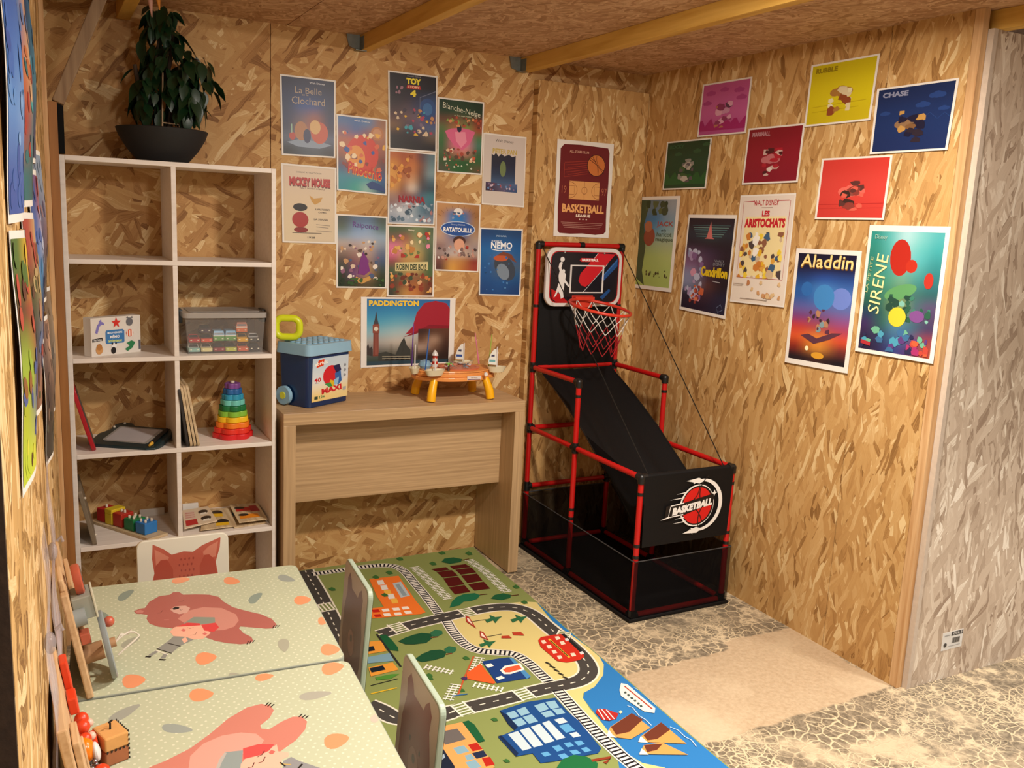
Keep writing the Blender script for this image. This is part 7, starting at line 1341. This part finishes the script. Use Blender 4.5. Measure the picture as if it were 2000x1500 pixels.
m = MB(); m.T = Matrix.Translation((.040, .085, WZ)) @ Matrix.Rotation(R(90), 4, 'Y'); m.lathe([(.045, .0), (.072, .0), (.074, .003), (.074, .010), (.071, .0125), (.045, .0125), (.043, .010), (.043, .003), (.045, 0)], (0, 0, 0), 44, cap=False); m.build('wheel_rim', M_grb, t, smooth=True)
m = MB()
for k in range(3): an = R(30 + 120 * k); m.box((.042, .085 - .006, WZ - .006), (.051, .085 + .006, WZ + .006)) if k == 0 else None; m.tube([(.0465, .085 + .012 * math.cos(an), WZ + .012 * math.sin(an)), (.0465, .085 + .046 * math.cos(an), WZ + .046 * math.sin(an))], .005, 8)
m.lathe([(.0, 0)], (0, 0, 0), 3, cap=False); m.build('spoke', M_grb, t, smooth=True)
MB().ball((.060, .085, .115), .0115, 16, 10).build('ball_knob', M_coral, t, smooth=True)
m = MB(); m.tube([(.050, .085, WZ), (.064, .085, WZ)], .0105, 16); m.build('hub', plain('bare_wood', 'b88c64', .55, noise=.12), t, smooth=True)
m = MB(); m.T = Matrix.Translation((-.008, 0, -.012)); m.tube([(.072, .085, .077), (.085, .088, .083), (.100, .092, .086), (.112, .096, .080), (.120, .098, .068), (.108, .09, .064), (.088, .085, .056), (.070, .08, .048)], .0022, 6); m.tube([(.074, .086, .079), (.084, .089, .088), (.097, .094, .081), (.108, .096, .088)], .0022, 6); m.build('pull_cord', plain('white_string', 'd8d0c0', .8), t, smooth=True)
m = MB(); m.box((.001, .13, .03), (.010, .30, .20)); m.build('rear_panel', M_beech, t, bevel=.002)
t = thing('activity_board', 'wooden activity board with orange and red blocks leaning at the nearer table', 'toy', (.020, -2.16, TZ), rot=(0, R(-9), R(2)))
MB().box((-.016, 0, 0), (0, .31, .19)).build('board', M_beech, t, bevel=.003)
M_ro = plain('vermilion_paint', 'd8401c', .35); M_or2 = plain('orange_gloss', 'ec7c10', .25)
m = MB(); m.box((.001, .245, .125), (.014, .285, .182)); m.box((.001, .20, .10), (.017, .243, .132)); m.build('red_block', M_ro, t, bevel=.003)
for y, z, r_ in ((.215, .080, .0125), (.190, .078, .0125), (.165, .068, .011)): MB().ball((.016, y, z), r_, 16, 10).build('red_bead', M_ro, t, smooth=True)
for y, z in ((.225, .062), (.185, .058)): MB().ball((.026, y, z), .008, 12, 8).build('pale_bead', plain('pale_pink_paint', 'dcb8a4', .4), t, smooth=True)
MB().ball((.013, .155, .052), (.016, .022, .024), 18, 12).build('orange_drop', M_or2, t, smooth=True); MB().ball((.028, .150, .046), (.008, .016, .018), 14, 10).build('white_shell', M_wt, t, smooth=True)
m = MB(); m.box((.001, .17, .008), (.022, .235, .045)); m.box((.022, .18, .015), (.034, .22, .05)); m.build('vermilion_block', M_ro, t, bevel=.003)
for y, z, mt, r_ in ((.118, .022, M_ro, .015), (.098, .012, M_wt, .0125)): MB().ball((.030, y, z), r_, 16, 10).build('ball_knob', mt, t, smooth=True)
m = MB(); rn = random.Random(3)
for k in range(12): m.ball((.020 + rn.uniform(-.006, .006), .135 + rn.uniform(-.02, .02), .028 + rn.uniform(-.012, .012)), .0045, 8, 5)
m.build('bell_cluster', plain('silver_bells', '9a969a', .25, .9), t, smooth=True)
m = MB(); m.box((.001, .02, .02), (.012, .09, .15)); m.build('slat', M_beech, t, bevel=.002); m = MB(); m.box((.001, .10, .0), (.015, .125, .10)); m.build('slat', M_beech, t, bevel=.002)
t = thing('felt_pouch', 'small tan and brown pouch with dark blanket stitches beside the orange and red blocks', 'toy', (.062, -1.955, TZ), rz=R(20))
m = MB(); m.box((-.022, -.028, 0), (.022, .028, .028)); m.build('lower_half', plain('brown_felt', 'a0623c', .9, noise=.15, bump=.3), t, bevel=.003); m = MB(); m.box((-.0218, -.0278, .0285), (.0218, .0278, .056)); m.build('upper_half', plain('tan_felt', 'd09a58', .9, noise=.12, bump=.3), t, bevel=.003)
m = MB()
for k in range(7):
    f_ = -.024 + k * .008
    for z in (.0285, .056): m.box((.0215, f_ - .0015, z - .003), (.0228, f_ + .0015, z + .001)); 
    if k < 6: m.box((-.019 + k * .0075, -.0288, .0265), (-.016 + k * .0075, -.0278, .0305)); m.box((.0205, -.0288, .002 + k * .009), (.0228, -.0278, .006 + k * .009))
m.build('stitches', M_blk, t); MB().tube([(-.0, .0, .056), (.002, .004, .066), (-.002, .0, .070), (.004, -.002, .074)], .0018, 6).build('loop', M_blk, t, smooth=True)
# clear sleeves on hooks
def sleeve_mat():
    m, nt, b = base_mat('clear_sleeve'); b.inputs['Base Color'].default_value = (.62, .56, .62, 1); b.inputs['Roughness'].default_value = .12; b.inputs['Alpha'].default_value = .38
    tc = nt.nodes.new('ShaderNodeTexCoord'); n = nt.nodes.new('ShaderNodeTexNoise'); n.inputs['Scale'].default_value = 16; n.inputs['Distortion'].default_value = 1; mp = nt.nodes.new('ShaderNodeMapping'); mp.inputs['Scale'].default_value = (1, 1, .25); nt.links.new(tc.outputs['Object'], mp.inputs[0]); nt.links.new(mp.outputs[0], n.inputs['Vector'])
    bp = nt.nodes.new('ShaderNodeBump'); bp.inputs['Strength'].default_value = .8; bp.inputs['Distance'].default_value = .01; nt.links.new(n.outputs['Fac'], bp.inputs['Height']); nt.links.new(bp.outputs[0], b.inputs['Normal']); return m
M_slv = sleeve_mat(); M_hook = plain('clear_hook', 'b4a8a8', .15, alpha=.5)
for s_, z0, z1, ph, lab in ((1.42, .56, 1.02, 0, 'clear plastic sleeve hanging on the left wall above the farther table'), (1.74, .52, .99, 2, 'clear plastic sleeve hanging on the left wall above the nearer table')):
    b0 = LW(s_, 0, z0); t = thing('plastic_sleeve', lab, 'sleeve', tuple(b0), group='clear sleeves on the left wall')
    vs = []; NX, NZ = 16, 20
    for j in range(NZ + 1):
        for i in range(NX + 1):
            u, v = i / NX, j / NZ; off = .004 + .010 * abs(math.sin(3 * math.pi * u + ph + 1.5 * v)) * (1.1 - v) + .006 * math.sin(7 * v + ph) ** 2; vs.append(tuple(LW(s_ + .13 * (u - .5), off, z0 + (z1 - z0) * v) - b0))
    MB().add(vs, [(j * (NX + 1) + i, j * (NX + 1) + i + 1, (j + 1) * (NX + 1) + i + 1, (j + 1) * (NX + 1) + i) for j in range(NZ) for i in range(NX)]).build('film', M_slv, t, smooth=True)
    for zz, rr in ((.60 * (z1 - z0) + .02, .012),):
        q = LW(s_ + .03, .010, z0 + zz) - b0; m = MB(); m.ball(tuple(q), (.009, .016, .018), 14, 8); m.tube([q + Vector((.008, 0, .02)), q + Vector((.016, 0, .028)), q + Vector((.018, .0, .018))], .003, 8); m.build('hook', M_hook, t, smooth=True)
